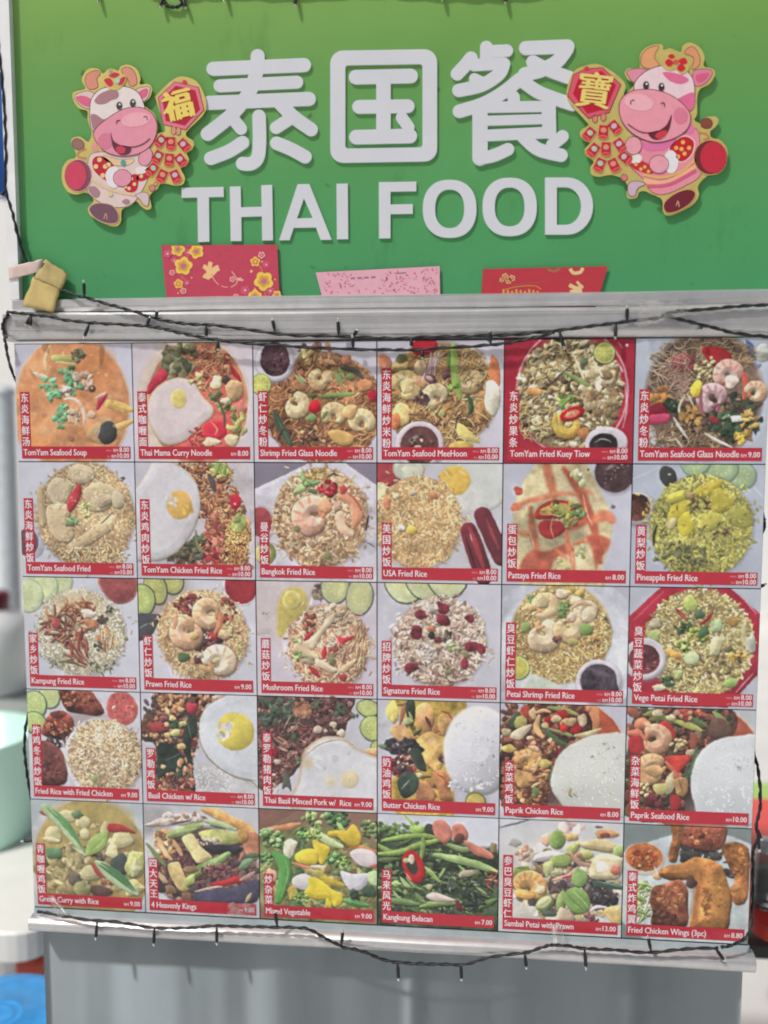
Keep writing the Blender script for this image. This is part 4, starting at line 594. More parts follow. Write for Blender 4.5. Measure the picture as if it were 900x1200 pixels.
def dish_21():
    c = Canvas(22, (190, 190, 204)); c.po([(10, 0), (34, -3), (70, -3), (71, 12), (62, 30), (60, 60), (62, 101), (16, 101), (12, 70), (24, 50), (30, 40), (8, 24)], (196, 166, 84), sh=.1, n=.3); c.mess(36, 50, 22, 42, 50, [(170, 120, 84), (120, 80, 66), (190, 150, 96)], 2, 5); c.el(10, 22, 12, 16, 0, (202, 206, 214), sh=0, soft=5); c.lump(12, 10, 6, (206, 190, 110), 9)
    k = dict(sh=.35, n=.25, shad=.3, d=5)
    c.po([(32, 6), (40, 1), (46, 8), (46, 20), (42, 28), (36, 30), (33, 20)], (200, 152, 104), **k); c.po([(10, 26), (18, 20), (26, 26), (27, 34), (18, 36)], (200, 158, 112), **k); c.po([(50, 12), (58, 10), (66, 14), (60, 24), (54, 30), (50, 22)], (204, 160, 104), **k); c.ln([(52, 8), (58, 10), (62, 16)], 1.6, (150, 84, 60)); c.ln([(40, 14), (44, 22)], 3, (96, 50, 56)); c.po([(20, 4), (24, 2), (22, 14), (18, 22)], (160, 110, 84), sh=.2)
    c.po([(30, 38), (36, 30), (44, 26), (52, 32), (56, 38), (53, 46), (50, 50), (54, 54), (50, 62), (44, 58), (36, 50)], (206, 168, 104), **k); c.el(45, 35, 4, 4, 0, (216, 186, 134), soft=3, sh=0, al=.7); c.mess(54, 50, 3, 6, 8, [(100, 60, 60), (80, 50, 52)], 1.5, 3); c.lump(57, 43, 3, (200, 186, 170))
    c.po([(46, 64), (54, 60), (62, 68), (60, 76), (62, 86), (52, 86), (50, 78)], (200, 140, 96), **k); c.ln([(50, 64), (56, 68), (58, 76)], 1.6, (150, 80, 64)); c.po([(32, 72), (42, 72), (47, 80), (46, 88), (34, 88)], (202, 142, 104), **k)
    c.po([(23, 2), (30, 0), (31, 14), (28, 24), (25, 18)], (58, 72, 58), sh=.25, n=.3); c.ln([(26, 10), (29, 18)], 2, (150, 166, 110)); c.lump(25, 18, 4, (196, 196, 140), 3.5); c.mess(20, 40, 14, 7, 26, [(60, 60, 66), (50, 50, 54), (80, 62, 70)], 2.5, 5); c.po([(26, 44), (34, 42), (40, 56), (40, 62), (32, 58)], (54, 66, 56), n=.3, sh=.25); c.mess(20, 58, 10, 9, 34, [(110, 44, 60), (84, 40, 52), (60, 50, 54), (140, 70, 76)], 1.6, 4); c.po([(16, 72), (24, 62), (34, 68), (32, 80), (22, 86)], (52, 66, 58), n=.35, sh=.25); c.ln([(20, 78), (26, 70)], .8, (170, 180, 172), sh=0); c.mess(22, 54, 6, 6, 6, [(206, 196, 180)], .8, 1.8); c.lump(35, 65, 3, (196, 190, 140), 2.4); c.ln([(30, 30), (36, 25)], 3, (60, 72, 58)); c.lump(4, 41, 4, (100, 120, 90), 2); c.ln([(16, 4), (22, 3)], 1.4, (80, 90, 60)); c.ln([(38, 67), (44, 66)], 2, (80, 50, 52))
    c.el(84, 42, 30, 38, 0, (206, 208, 217), sh=.32, d=22, n=.03, soft=2.5); c.grains(84, 42, 28, 35, 110, [(212, 214, 221), (205, 207, 215), (208, 210, 218)], 2., .9, shad=.05, sh=.12, dome=0); c.mess(86, 40, 12, 24, 10, [(150, 150, 156)], .4, 1, shad=0); c.mess(74, 72, 16, 6, 30, [(198, 200, 212)], 1, 2.5, shad=.05, sh=.1)
    c.el(81, 86, 8.5, 8, 0, (110, 116, 70), shad=.3); c.el(81, 87, 7.4, 7, 0, (192, 176, 104), sh=.1); return c
def dish_22():
    c = Canvas(23, (190, 190, 204)); c.el(50, 46, 52, 52, 0, (202, 180, 160), sh=0, soft=2); c.el(52, 46, 50, 50, 0, (176, 84, 62), sh=.12, d=8, n=.15); c.po([(70, 2), (78, 1), (78, 20), (72, 20)], (206, 140, 100), sh=.1)
    reg = lambda: ((lambda t: (c.R(2, 72 - 32 * max(0, t - .25) * 1.5), t * 90))(c.r.rand()))
    c.po([(2, 30), (20, 4), (62, -2), (74, 20), (60, 30), (46, 48), (44, 70), (52, 92), (4, 94)], (76, 50, 46), n=.4, sh=0); c.mess(0, 0, 1, 1, 260, [(96, 60, 52), (130, 84, 66), (160, 110, 80), (80, 52, 50), (120, 60, 54)], 2, 4.5, reg=reg); c.mess(22, 62, 18, 24, 100, [(180, 136, 92), (160, 112, 76), (196, 156, 110), (110, 72, 58)], 1.6, 4); c.prawn(22, 50, 11, 200, 1, (186, 146, 96), (150, 106, 70)); c.lump(20, 66, 8, (190, 150, 100), 7); c.sticks(34, 62, 8, 12, 16, [(206, 170, 130), (180, 130, 96)], 6, 3)
    c.lump(12, 15, 5, (64, 84, 64), 7, 20); c.lump(16, 16, 5, (180, 172, 104), 5); c.po([(8, 26), (16, 20), (25, 17), (24, 22), (16, 31), (9, 30)], (206, 192, 166), sh=.3, shad=.3); c.lump(5, 25, 4, (206, 190, 146)); c.lump(7, 39, 6, (176, 156, 92), 3.5); c.po([(16, 4), (22, 2), (24, 10), (20, 12)], (190, 80, 64), sh=.2); c.lump(26, 8, 3, (210, 180, 140), 5)
    c.ln([(38, 2), (52, 4), (62, 8)], 4, (140, 150, 90)); c.ln([(28, 8), (34, 5), (40, 6)], 3, (206, 160, 120)); c.ln([(31, 10), (29, 20), (34, 28)], 5, (206, 168, 120)); c.ln([(32, 17), (38, 24), (46, 31), (54, 34)], 4, (70, 100, 70)); c.ln([(40, 21), (52, 24), (58, 26)], 3, (140, 156, 96))
    for x, y, r in ((51, 8, 5), (39, 13, 4), (61, 20, 5.5), (52, 19, 4), (46, 40, 3)): c.lump(x, y, r, (168, 40, 44), r * .8, c.R(0, 180))
    c.lump(45, 12, 4, (212, 186, 150), 3); c.lump(56, 14, 6, (206, 178, 130), 3.4, -10); c.lump(66, 12, 4, (212, 190, 160), 6); c.lump(36, 18, 3, (206, 170, 130)); c.ln([(60, 26), (70, 24), (80, 20)], 4, (206, 200, 150)); c.lump(37, 51, 5, (200, 176, 110), 4); c.ln([(30, 52), (33, 46)], 3, (190, 180, 120)); c.mess(40, 35, 6, 5, 16, [(200, 160, 124), (130, 84, 66)], 1.5, 3); c.lump(24, 29, 3, (212, 180, 150), 2); c.lump(27, 38, 5, (206, 166, 136), 2.6, 20); c.ln([(42, 56), (40, 66)], 3, (76, 92, 64)); c.lump(29, 76, 3, (100, 120, 80), 5)
    c.po([(42, 58), (46, 46), (54, 36), (66, 28), (80, 24), (104, 28), (104, 92), (60, 92), (46, 80), (41, 70)], (203, 206, 201), sh=.14, d=7, n=.03, soft=1.4, shad=.3); c.el(84, 84, 44, 16, -8, (176, 180, 178), sh=0, n=0, soft=18, al=.5); c.el(70, 46, 22, 13, -25, (214, 217, 213), sh=0, n=0, soft=14, al=.7); c.grains(76, 58, 30, 30, 110, [(208, 211, 206), (203, 206, 200), (212, 215, 211)], 2.2, 1., shad=.05, sh=.12, dome=0); c.mess(84, 56, 14, 26, 24, [(160, 156, 124), (150, 146, 116)], .4, 1.1, shad=0); c.sticks(58, 76, 4, 4, 5, [(166, 150, 104)], 4, 1, 60); return c
def dish_23():
    c = Canvas(24, (182, 186, 194)); c.el(54, 50, 54, 56, 0, (200, 176, 156), sh=0); c.el(55, 50, 52, 54, 0, (150, 80, 64), sh=.1, n=.15)
    reg = lambda: ((lambda t: (c.R(2, 82 - 38 * max(0, t - .1) * 1.3), t * 90))(c.r.rand()))
    c.po([(2, 30), (14, 2), (78, -2), (84, 20), (62, 32), (54, 48), (52, 70), (62, 92), (2, 94)], (72, 52, 48), n=.4, sh=0); c.mess(0, 0, 1, 1, 240, [(90, 60, 54), (120, 76, 62), (70, 60, 54), (140, 84, 66), (84, 78, 60)], 2, 5, reg=reg)
    c.ln([(14, 6), (24, 2)], 4, (120, 130, 74)); c.ln([(18, 10), (28, 8), (34, 12)], 5, (112, 116, 72)); c.lump(24, 4, 5, (196, 180, 150), 3); c.ln([(36, 10), (48, 14), (58, 18)], 5, (180, 188, 110)); c.ln([(50, 8), (62, 14)], 5, (86, 106, 68)); c.ln([(67, 2), (78, 12)], 5, (132, 150, 90)); c.po([(66, 8), (76, 8), (82, 20), (74, 26), (64, 22)], (104, 80, 70), sh=.25, n=.25); c.mess(48, 4, 12, 4, 18, [(206, 160, 130), (190, 100, 84), (170, 60, 60)], 1.6, 3.6); c.lump(34, 8, 4, (212, 200, 160), 3)
    c.po([(25, 14), (31, 11), (38, 20), (37, 26), (29, 22)], (176, 52, 52), sh=.3, shad=.3); c.lump(12, 14, 6, (206, 130, 100), 5); c.lump(7, 22, 6, (200, 120, 96), 4); c.po([(2, 26), (10, 24), (14, 34), (8, 40), (2, 36)], (160, 50, 54), sh=.2)
    c.prawn(22, 27, 13, 250, 1, (212, 170, 140), (200, 126, 96), w=.85); c.prawn(21, 53, 13, 300, -1, (210, 172, 128), (196, 136, 96), w=.9); c.lump(22, 54, 7, (206, 166, 120), 5); c.ln([(32, 46), (38, 52), (40, 58)], 5, (200, 110, 88)); c.ln([(14, 12), (18, 16)], 3, (214, 176, 150))
    for x, y, n_, r in ((42, 31, 16, 7), (14, 70, 14, 6.5)):
        for i in range(n_):
            a, b = c.inside(x, y, r, r * .9); c.el(a, b, 2, 1.5, c.R(0, 180), (212, 186, 140), sh=.4, shad=.4)
    c.po([(30, 42), (40, 40), (52, 40), (48, 46), (42, 54), (36, 48)], (176, 60, 56), sh=.3, n=.2, shad=.3); c.lump(50, 37, 4, (210, 186, 160), 2.6, -20); c.po([(50, 20), (56, 24), (54, 34), (50, 32)], (140, 80, 66), sh=.2); c.ln([(55, 34), (54, 46), (48, 60)], 5, (80, 100, 72)); c.lump(35, 64, 4, (206, 196, 160), 9, 10); c.po([(22, 66), (32, 64), (34, 70), (26, 74)], (196, 190, 130), sh=.2); c.lump(44, 66, 6, (176, 140, 96), 8); c.ln([(42, 60), (46, 72)], 1, (120, 84, 64)); c.mess(28, 78, 10, 5, 14, [(50, 64, 54), (96, 44, 52)], 2, 4); c.po([(36, 74), (43, 76), (42, 86), (36, 86)], (160, 48, 54), sh=.2); c.herb(48, 56, 4, (60, 80, 62), 6)
    c.po([(51, 64), (53, 48), (60, 34), (72, 25), (86, 22), (104, 26), (104, 94), (62, 94), (54, 80)], (200, 206, 211), sh=.14, d=7, n=.03, soft=1.3, shad=.35); c.el(88, 86, 40, 16, -8, (172, 180, 187), sh=0, n=0, soft=18, al=.5); c.el(76, 46, 20, 14, -25, (212, 218, 222), sh=0, n=0, soft=14, al=.7); c.grains(80, 58, 26, 33, 110, [(204, 210, 215), (199, 205, 209), (208, 213, 217)], 2.2, 1, shad=.05, sh=.12, dome=0); c.mess(90, 44, 8, 8, 12, [(170, 174, 168)], .5, 1.4, shad=0); return c
def dish_24():
    c = Canvas(25, (166, 176, 182)); c.el(52, 56, 58, 60, 0, (182, 184, 186), sh=0, soft=2); c.el(53, 58, 52, 58, 0, (164, 144, 94), sh=.08, d=8, n=.15, soft=2); c.el(55, 15, 36, 14, 0, (174, 156, 100), soft=8, sh=0)
    c.mess(28, 66, 22, 20, 60, [(158, 146, 104), (170, 156, 114), (146, 134, 98)], 3, 8, sh=.16, shad=.08); c.mess(60, 50, 34, 34, 60, [(156, 144, 106), (174, 164, 124), (134, 126, 94)], 2, 6, sh=.18, shad=.12)
    k = dict(sh=.3, n=.12, shad=.3, d=4)
    for x, y, r, q in ((20, 30, 8, 8), (18, 37, 7, 3), (33, 14, 7, 6), (47, 20, 6, 7), (48, 30, 4, 5), (80, 35, 9, 8), (72, 45, 6, 7), (52, 66, 9, 7), (66, 26, 4, 9)): c.lump(x, y, r, (196, 188, 146), q, **k)
    c.lump(42, 12, 5, (92, 110, 84), 4); c.mess(58, 50, 6, 4, 8, [(104, 90, 76), (84, 80, 70)], 2, 4); c.po([(70, 54), (82, 46), (86, 60), (80, 68), (72, 62)], (72, 80, 78), **k); c.lump(92, 55, 9, (178, 182, 120), 13); c.lump(92, 60, 5, (190, 190, 150), 8); c.lump(90, 78, 10, (186, 180, 130), 8); c.lump(60, 82, 10, (92, 72, 66), 5); c.lump(38, 72, 6, (104, 94, 84), 6); c.lump(44, 80, 7, (140, 140, 100), 7)
    c.po([(12, 46), (24, 44), (26, 52), (14, 54)], (100, 136, 100), **k); c.po([(69, 20), (78, 19), (86, 22), (93, 27), (84, 26), (70, 27)], (166, 60, 62), sh=.25, shad=.3); c.po([(8, 11), (14, 11), (18, 15), (11, 14)], (160, 84, 70), sh=.2); c.po([(52, 56), (58, 60), (66, 70), (58, 68)], (150, 70, 66), sh=.2); c.mess(68, 74, 6, 4, 8, [(190, 120, 96), (170, 96, 84)], 1.5, 3)
    def pl(p, m, a, b):
        c.po(p, a, sh=.2, shad=.35, d=3, soft=.6); c.ln(m, 3.4, b, t0=.2, t1=.2, sh=.1)
    pl([(9, 7), (14, 3), (22, 8), (34, 20), (42, 34), (48, 50), (42, 46), (26, 26), (14, 14)], [(15, 7), (28, 20), (40, 34), (45, 44)], (168, 190, 150), (96, 140, 92)); c.ln([(20, 8), (32, 20), (42, 34)], 3.4, (92, 138, 92), t0=.2, t1=.2, sh=.1)
    pl([(48, 50), (50, 38), (56, 31), (66, 26), (69, 28), (66, 40), (58, 47)], [(51, 46), (58, 38), (66, 30)], (152, 176, 106), (140, 168, 96)); pl([(56, 56), (62, 54), (74, 62), (86, 72), (95, 85), (80, 80), (68, 72)], [(60, 58), (74, 68), (90, 81)], (168, 188, 150), (76, 116, 80)); c.ln([(62, 56), (78, 66), (93, 82)], 4, (80, 122, 84), t0=.3, t1=.1, sh=.15); c.ln([(36, 42), (48, 50)], 1.6, (206, 206, 170)); return c
def dish_25():
    c = Canvas(26, (182, 184, 192)); c.el(50, 56, 56, 50, 0, (196, 196, 202), sh=0, soft=3); c.el(6, 14, 20, 14, 0, (160, 158, 162), sh=0, soft=10)
    c.el(54, 58, 46, 38, 0, (96, 78, 74), n=.4, ns=2, soft=4, sh=0); c.mess(54, 58, 45, 36, 160, [(110, 80, 74), (84, 66, 68), (130, 96, 84), (70, 60, 66)], 2, 5)
    k = dict(sh=.3, n=.25, shad=.3, d=4)
    c.po([(50, 3), (64, 1), (78, 8), (92, 14), (99, 24), (99, 34), (84, 22), (66, 12)], (192, 148, 96), **k); c.po([(86, 26), (99, 22), (100, 44), (90, 44)], (176, 120, 96), **k); c.po([(2, 18), (20, 10), (44, 6), (56, 10), (44, 16), (24, 18), (4, 20)], (206, 188, 180), **k); c.mess(36, 10, 18, 4, 20, [(214, 198, 190), (190, 160, 140)], 1.4, 3); c.ln([(24, 17), (40, 13)], 2, (90, 80, 76))
    c.mess(18, 34, 9, 14, 40, [(206, 180, 146), (190, 150, 110), (170, 120, 90)], 2, 4.5); c.ln([(12, 30), (18, 44), (24, 50)], 4, (206, 172, 130)); c.ln([(26, 32), (33, 46)], 4, (196, 156, 124))
    c.ln([(22, 28), (36, 22), (50, 17)], 8, (140, 160, 104), **dict(k, n=.2)); c.ln([(28, 24), (46, 20)], 2, (176, 190, 140), sh=0); c.ln([(54, 13), (66, 15), (80, 20)], 6, (166, 182, 142)); c.ln([(58, 17), (72, 19)], 2, (84, 100, 80)); c.po([(48, 24), (64, 20), (82, 24), (86, 30), (74, 34), (56, 32)], (182, 184, 118), **k); c.po([(82, 20), (90, 20), (90, 28), (84, 32)], (200, 158, 96), **k)
    c.mess(58, 32, 14, 3, 12, [(206, 196, 180), (190, 170, 150)], 1.5, 3); c.po([(52, 36), (70, 34), (84, 36), (80, 42), (60, 42)], (56, 56, 66), **k); c.mess(44, 52, 18, 6, 24, [(96, 60, 66), (76, 54, 60)], 2, 4)
    c.po([(33, 31), (37, 26), (43, 26), (49, 36), (59, 45), (57, 49), (47, 52), (42, 46)], (206, 190, 140), **k); c.po([(20, 56), (26, 52), (31, 53), (36, 66), (39, 76), (33, 79), (26, 72)], (200, 178, 124), **k)
    c.ln([(2, 36), (10, 46), (18, 56)], 4, (120, 140, 92)); c.ln([(38, 72), (46, 60), (60, 52), (74, 42)], 8.5, (118, 148, 92), **dict(k, n=.25)); c.ln([(44, 62), (58, 52), (72, 42)], 1.6, (170, 190, 140), sh=0); c.lump(40, 68, 4, (166, 180, 110), 6, 30); c.mess(66, 58, 14, 6, 34, [(120, 76, 80), (96, 62, 70), (140, 96, 92)], 1.4, 3); c.ln([(84, 54), (94, 46)], 7, (120, 152, 118)); c.ln([(90, 43), (100, 42)], 5, (84, 108, 78)); c.po([(58, 70), (72, 66), (80, 62), (88, 67), (76, 70), (64, 74)], (168, 50, 56), sh=.3, shad=.2)
    c.po([(42, 80), (60, 76), (80, 72), (99, 64), (100, 80), (90, 88), (50, 90)], (66, 64, 84), **k); c.ln([(44, 78), (60, 74), (68, 73)], 1.8, (206, 180, 170)); c.ln([(84, 66), (96, 58)], 4, (176, 140, 132)); c.ln([(88, 86), (93, 78)], 3, (176, 160, 124)); c.po([(12, 62), (18, 66), (20, 72), (14, 70)], (186, 160, 130), sh=.2); c.lump(22, 78, 6, (160, 130, 104), 4); c.po([(10, 66), (16, 72), (18, 80), (11, 80)], (60, 54, 60), sh=.2); c.lump(40, 58, 7, (170, 140, 104), 3); return c
def dish_26():
    c = Canvas(27, (128, 100, 88)); c.el(50, 60, 62, 46, 0, (116, 118, 80), soft=6, sh=0, n=.3); c.po([(-2, -2), (30, -2), (20, 8), (-2, 18)], (130, 96, 86), sh=0); c.ln([(2, 20), (20, 16), (34, 12)], 6, (196, 140, 100), n=.2, sh=.3); c.ln([(0, 20), (12, 18)], 3, (196, 180, 160))
    c.mess(50, 55, 52, 40, 90, [(110, 134, 86), (140, 136, 90), (86, 110, 74), (150, 130, 90)], 3, 7)
    c.broc(46, 7, 9, (160, 182, 118)); c.broc(66, 6, 10, (90, 126, 84)); c.broc(38, 20, 6, (96, 142, 88)); c.broc(95, 14, 9, (104, 120, 82)); c.broc(10, 26, 10, (136, 176, 112)); c.lump(26, 34, 6, (206, 204, 180), 10, 20); c.broc(4, 44, 7, (112, 150, 96))
    k = dict(sh=.25, n=.08, shad=.35, d=4)
    c.ln([(45, 18), (52, 22), (62, 28), (70, 31)], 7, (186, 204, 150), t0=.9, **dict(k, n=.12)); c.broc(46, 20, 6, (150, 180, 96)); c.ln([(74, 28), (90, 32), (99, 34)], 5, (200, 132, 86)); c.po([(58, 18), (66, 16), (74, 16), (80, 10), (85, 16), (87, 24), (82, 30), (72, 27), (66, 22), (60, 22)], (206, 180, 70), **k); c.po([(45, 27), (52, 28), (60, 32), (58, 40), (54, 48), (50, 44)], (206, 184, 66), **k); c.po([(30, 42), (36, 36), (46, 34), (50, 40), (48, 48), (34, 48)], (208, 186, 72), **k)
    c.ln([(28, 48), (42, 52)], 3, (200, 130, 100)); c.ln([(44, 50), (56, 50)], 3, (214, 190, 170)); c.broc(66, 42, 8, (92, 130, 80)); c.broc(72, 44, 5, (140, 170, 90)); c.po([(77, 36), (84, 32), (95, 33), (100, 38), (99, 48), (88, 48), (80, 42)], (206, 196, 200), **k); c.ln([(94, 48), (100, 46)], 2, (190, 90, 76))
    c.po([(10, 38), (18, 40), (25, 44), (27, 56), (24, 70), (18, 84), (13, 84), (15, 66), (16, 52)], (92, 156, 80), sh=.2, n=.08, shad=.4, d=4); c.ln([(22, 46), (24, 58), (18, 80)], 1, (140, 190, 120), sh=0)
    c.ln([(50, 54), (58, 62), (72, 66)], 6, (200, 176, 70)); c.po([(69, 53), (80, 55), (94, 54), (94, 60), (88, 68), (80, 71), (74, 66)], (206, 206, 216), **k); c.po([(92, 54), (100, 52), (100, 64), (94, 62)], (176, 200, 150), sh=.2); c.po([(28, 62), (34, 58), (42, 58), (46, 64), (42, 72), (34, 72), (28, 68)], (206, 204, 206), **k); c.po([(42, 60), (52, 62), (62, 70), (70, 74), (70, 82), (64, 86), (60, 80), (48, 80), (38, 76), (42, 68)], (208, 188, 64), **k); c.ln([(58, 80), (60, 86)], 5, (206, 184, 62)); c.lump(28, 76, 4, (180, 160, 80), 6); c.broc(36, 80, 6, (140, 176, 100)); c.leaf(82, 81, 24, 8, 8, (90, 140, 84)); c.lump(10, 60, 4, (200, 160, 140), 7); c.lump(94, 70, 6, (60, 84, 66), 6); c.mess(86, 74, 8, 4, 8, [(56, 66, 58)], 2, 4); c.el(48, 57, 8, 2, 0, (90, 120, 80), al=.4); return c
def dish_27():
    c = Canvas(28, (190, 194, 204)); c.po([(-2, 20), (20, 14), (50, 16), (80, 26), (102, 32), (102, 101), (-2, 101)], (56, 68, 52), n=.5, ns=2, sh=0, soft=3)
    c.mess(50, 62, 50, 32, 160, [(50, 62, 52), (70, 88, 60), (40, 50, 48), (90, 104, 72), (110, 128, 84)], 1.5, 4); c.sticks(50, 60, 48, 30, 70, [(104, 130, 76), (60, 80, 58), (140, 160, 110), (46, 58, 52)], 12, 2, 15, 40); c.sticks(64, 58, 22, 10, 40, [(150, 166, 160), (90, 110, 96), (44, 54, 56)], 5, .9)
    for x, y in ((6, 10), (18, 10), (12, 16), (30, 10), (36, 12), (24, 18)): c.herb(x, y, 5, (104, 136, 76), 7)
    c.ln([(22, 0), (30, 8), (36, 14)], 2.4, (150, 180, 100)); c.lump(32, 12, 6, (140, 170, 92), 4); c.lump(44, 12, 5, (56, 62, 52), 6)
    k = dict(sh=.4, n=.15, shad=.4)
    for p, w, q in (([(4, 24), (20, 20), (40, 18), (56, 22)], 5, (138, 166, 92)), ([(0, 28), (10, 34), (18, 36)], 5, (146, 174, 100)), ([(0, 36), (18, 34), (36, 26), (56, 20)], 5.5, (140, 168, 92)), ([(36, 40), (38, 28), (38, 20)], 4.5, (130, 160, 86)), ([(48, 34), (64, 37), (84, 42), (100, 48)], 7, (150, 176, 116)), ([(56, 24), (70, 28), (80, 28)], 5, (140, 164, 110)), ([(40, 46), (46, 52), (52, 58)], 4, (140, 166, 96)), ([(16, 28), (28, 22)], 3, (80, 100, 60)), ([(52, 54), (56, 46)], 2.6, (150, 180, 110)), ([(0, 42), (16, 40)], 5, (90, 112, 74)), ([(2, 78), (20, 78), (34, 80)], 6, (104, 130, 84)), ([(86, 80), (99, 72)], 5, (100, 130, 80)), ([(36, 82), (52, 78), (70, 76)], 5, (126, 150, 96)), ([(12, 62), (18, 62)], 6, (140, 166, 110))): c.ln(p, w, q, **k)
    c.po([(46, 6), (54, 3), (60, 8), (62, 18), (56, 24), (48, 18)], (186, 118, 104), **k); c.po([(62, 8), (70, 6), (75, 14), (72, 22), (64, 20)], (180, 112, 98), **k); c.lump(68, 18, 4, (100, 64, 60)); c.po([(72, 20), (82, 24), (94, 30), (96, 36), (84, 34), (76, 28)], (190, 122, 104), **k); c.lump(96, 26, 3, (120, 110, 80), 5)
    c.el(30, 46, 9, 14.5, -18, (176, 40, 46), sh=.45, d=3, shad=.4); c.el(28.5, 45, 4.6, 8, -18, (52, 56, 50), sh=0); c.el(24, 41, 3, 2, 0, (190, 200, 150)); c.lump(28, 40, 2.6, (212, 190, 170), 4); c.ln([(23, 52), (28, 58)], 1.5, (206, 130, 110), sh=0)
    c.po([(18, 55), (24, 60), (28, 64), (22, 64)], (150, 176, 120), sh=.2); c.lump(43, 63, 3, (176, 176, 140)); c.po([(40, 72), (48, 68), (60, 72), (66, 74), (58, 76), (46, 76)], (206, 186, 180), sh=.3, shad=.3); c.lump(74, 50, 7, (170, 160, 140), 3, -20); c.sticks(95, 54, 5, 8, 8, [(160, 70, 66), (130, 60, 60)], 7, 1.6); c.mess(70, 78, 5, 4, 6, [(110, 40, 56)], 1.4, 2.8); c.mess(82, 74, 8, 8, 10, [(36, 44, 46)], 2, 4); return c
def dish_28():
    c = Canvas(29, (186, 188, 192)); c.el(50, 60, 60, 44, 0, (196, 196, 194), sh=0, soft=6); c.ln([(0, 8), (24, 0)], 1.6, (96, 106, 116), sh=0, soft=.8)
    c.mess(54, 58, 44, 30, 150, [(190, 176, 150), (176, 156, 124), (150, 140, 100), (206, 198, 184)], 3, 7, sh=.2, shad=.15); c.mess(56, 56, 36, 26, 90, [(196, 176, 150), (170, 140, 110), (130, 104, 90), (90, 80, 78), (206, 196, 180)], 2, 5); c.mess(66, 62, 26, 16, 40, [(70, 66, 70), (56, 54, 60), (96, 84, 84)], 2.5, 5.5)
    k = dict(sh=.38, n=.15, shad=.35, d=4)
    c.mess(60, 5, 12, 3, 8, [(206, 180, 176)], 3, 6, sh=.15, shad=.05); c.lump(86, 9, 9, (196, 150, 110), 4); c.lump(85, 10, 4, (130, 70, 56), 2); c.lump(80, 3, 3, (120, 96, 96), 1); c.lump(13, 20, 5, (150, 150, 140), 4, al=.6); c.mess(20, 30, 8, 6, 14, [(206, 190, 176), (190, 140, 116), (196, 170, 150)], 2, 4, shad=.1)
    c.lump(38, 16, 4, (196, 160, 140), 6); c.el(47, 16, 6.5, 8, 10, (128, 156, 88), **k); c.lump(58, 13, 6, (206, 170, 120), 4); c.po([(54, 22), (66, 17), (64, 24), (58, 30)], (180, 186, 124), **k); c.po([(66, 18), (80, 14), (94, 18), (93, 25), (78, 24), (68, 22)], (204, 186, 140), **k); c.el(97, 24, 5, 5, 0, (150, 170, 110), **k); c.el(70, 28, 6.5, 4, -5, (170, 176, 110), **k); c.lump(65, 29, 3, (190, 130, 120), 2)
    c.po([(30, 30), (40, 26), (52, 28), (50, 32), (36, 36), (28, 36)], (206, 196, 204), **k); c.el(50, 35, 9, 5.5, -8, (140, 160, 94), **k); c.lump(40, 42, 4, (190, 196, 136), 8, 10); c.lump(48, 45, 5, (204, 204, 160), 3); c.ln([(44, 52), (56, 48), (64, 40)], 4, (196, 160, 146)); c.ln([(58, 28), (66, 36), (78, 38)], 4, (190, 150, 130)); c.ln([(52, 50), (60, 47)], 2, (176, 66, 76)); c.el(66, 49, 6.5, 8, 0, (126, 158, 96), **k)
    c.po([(76, 34), (82, 27), (96, 28), (100, 34), (98, 46), (88, 50), (74, 48)], (206, 196, 160), **k); c.lump(84, 38, 5, (212, 206, 196), 5, sh=0, shad=0); c.lump(95, 40, 4, (190, 110, 96), 5); c.po([(78, 51), (99, 54), (99, 58), (80, 56)], (60, 84, 72), sh=.2); c.ln([(80, 51), (99, 55)], .7, (150, 176, 160), sh=0); c.mess(86, 66, 9, 8, 16, [(64, 58, 62), (50, 48, 54)], 2, 5)
    c.el(18, 46, 7, 5, -20, (140, 162, 96), **k); c.ln([(13, 43), (24, 42)], 1, (90, 110, 60)); c.mess(30, 52, 5, 5, 8, [(90, 66, 66), (120, 80, 76)], 2, 4); c.prawn(24, 60, 14, 20, -1, (206, 164, 106), (190, 130, 80), w=.95, span=220); c.lump(22, 66, 8, (208, 160, 96), 5); c.lump(34, 61, 4, (210, 190, 150)); c.po([(14, 78), (30, 76), (28, 84), (12, 86)], (206, 204, 196), sh=.1)
    c.el(38, 73, 8.5, 6, -40, (112, 140, 84), **k); c.el(37, 72, 7, 4, -40, (196, 198, 160), sh=.2); c.ln([(33, 76), (41, 69)], 1, (140, 150, 96)); c.el(51, 70, 4, 9, 12, (150, 170, 106), **k); c.po([(50, 76), (56, 78), (62, 84), (60, 90), (48, 88)], (200, 184, 160), **k); c.el(64, 69, 10, 12, -35, (120, 152, 88), **k); c.ln([(56, 64), (64, 72), (72, 80)], 1, (90, 120, 70), sh=0); c.ln([(60, 60), (68, 68), (74, 76)], .8, (160, 184, 120), sh=0)
    c.ln([(75, 78), (80, 74), (88, 74)], 3, (212, 196, 200)); c.po([(86, 76), (96, 72), (100, 74), (100, 88), (92, 86)], (200, 176, 120), **k); c.mess(76, 84, 6, 3, 10, [(130, 70, 80), (90, 60, 66)], 1.4, 3); c.lump(40, 82, 6, (80, 96, 84), 3); return c
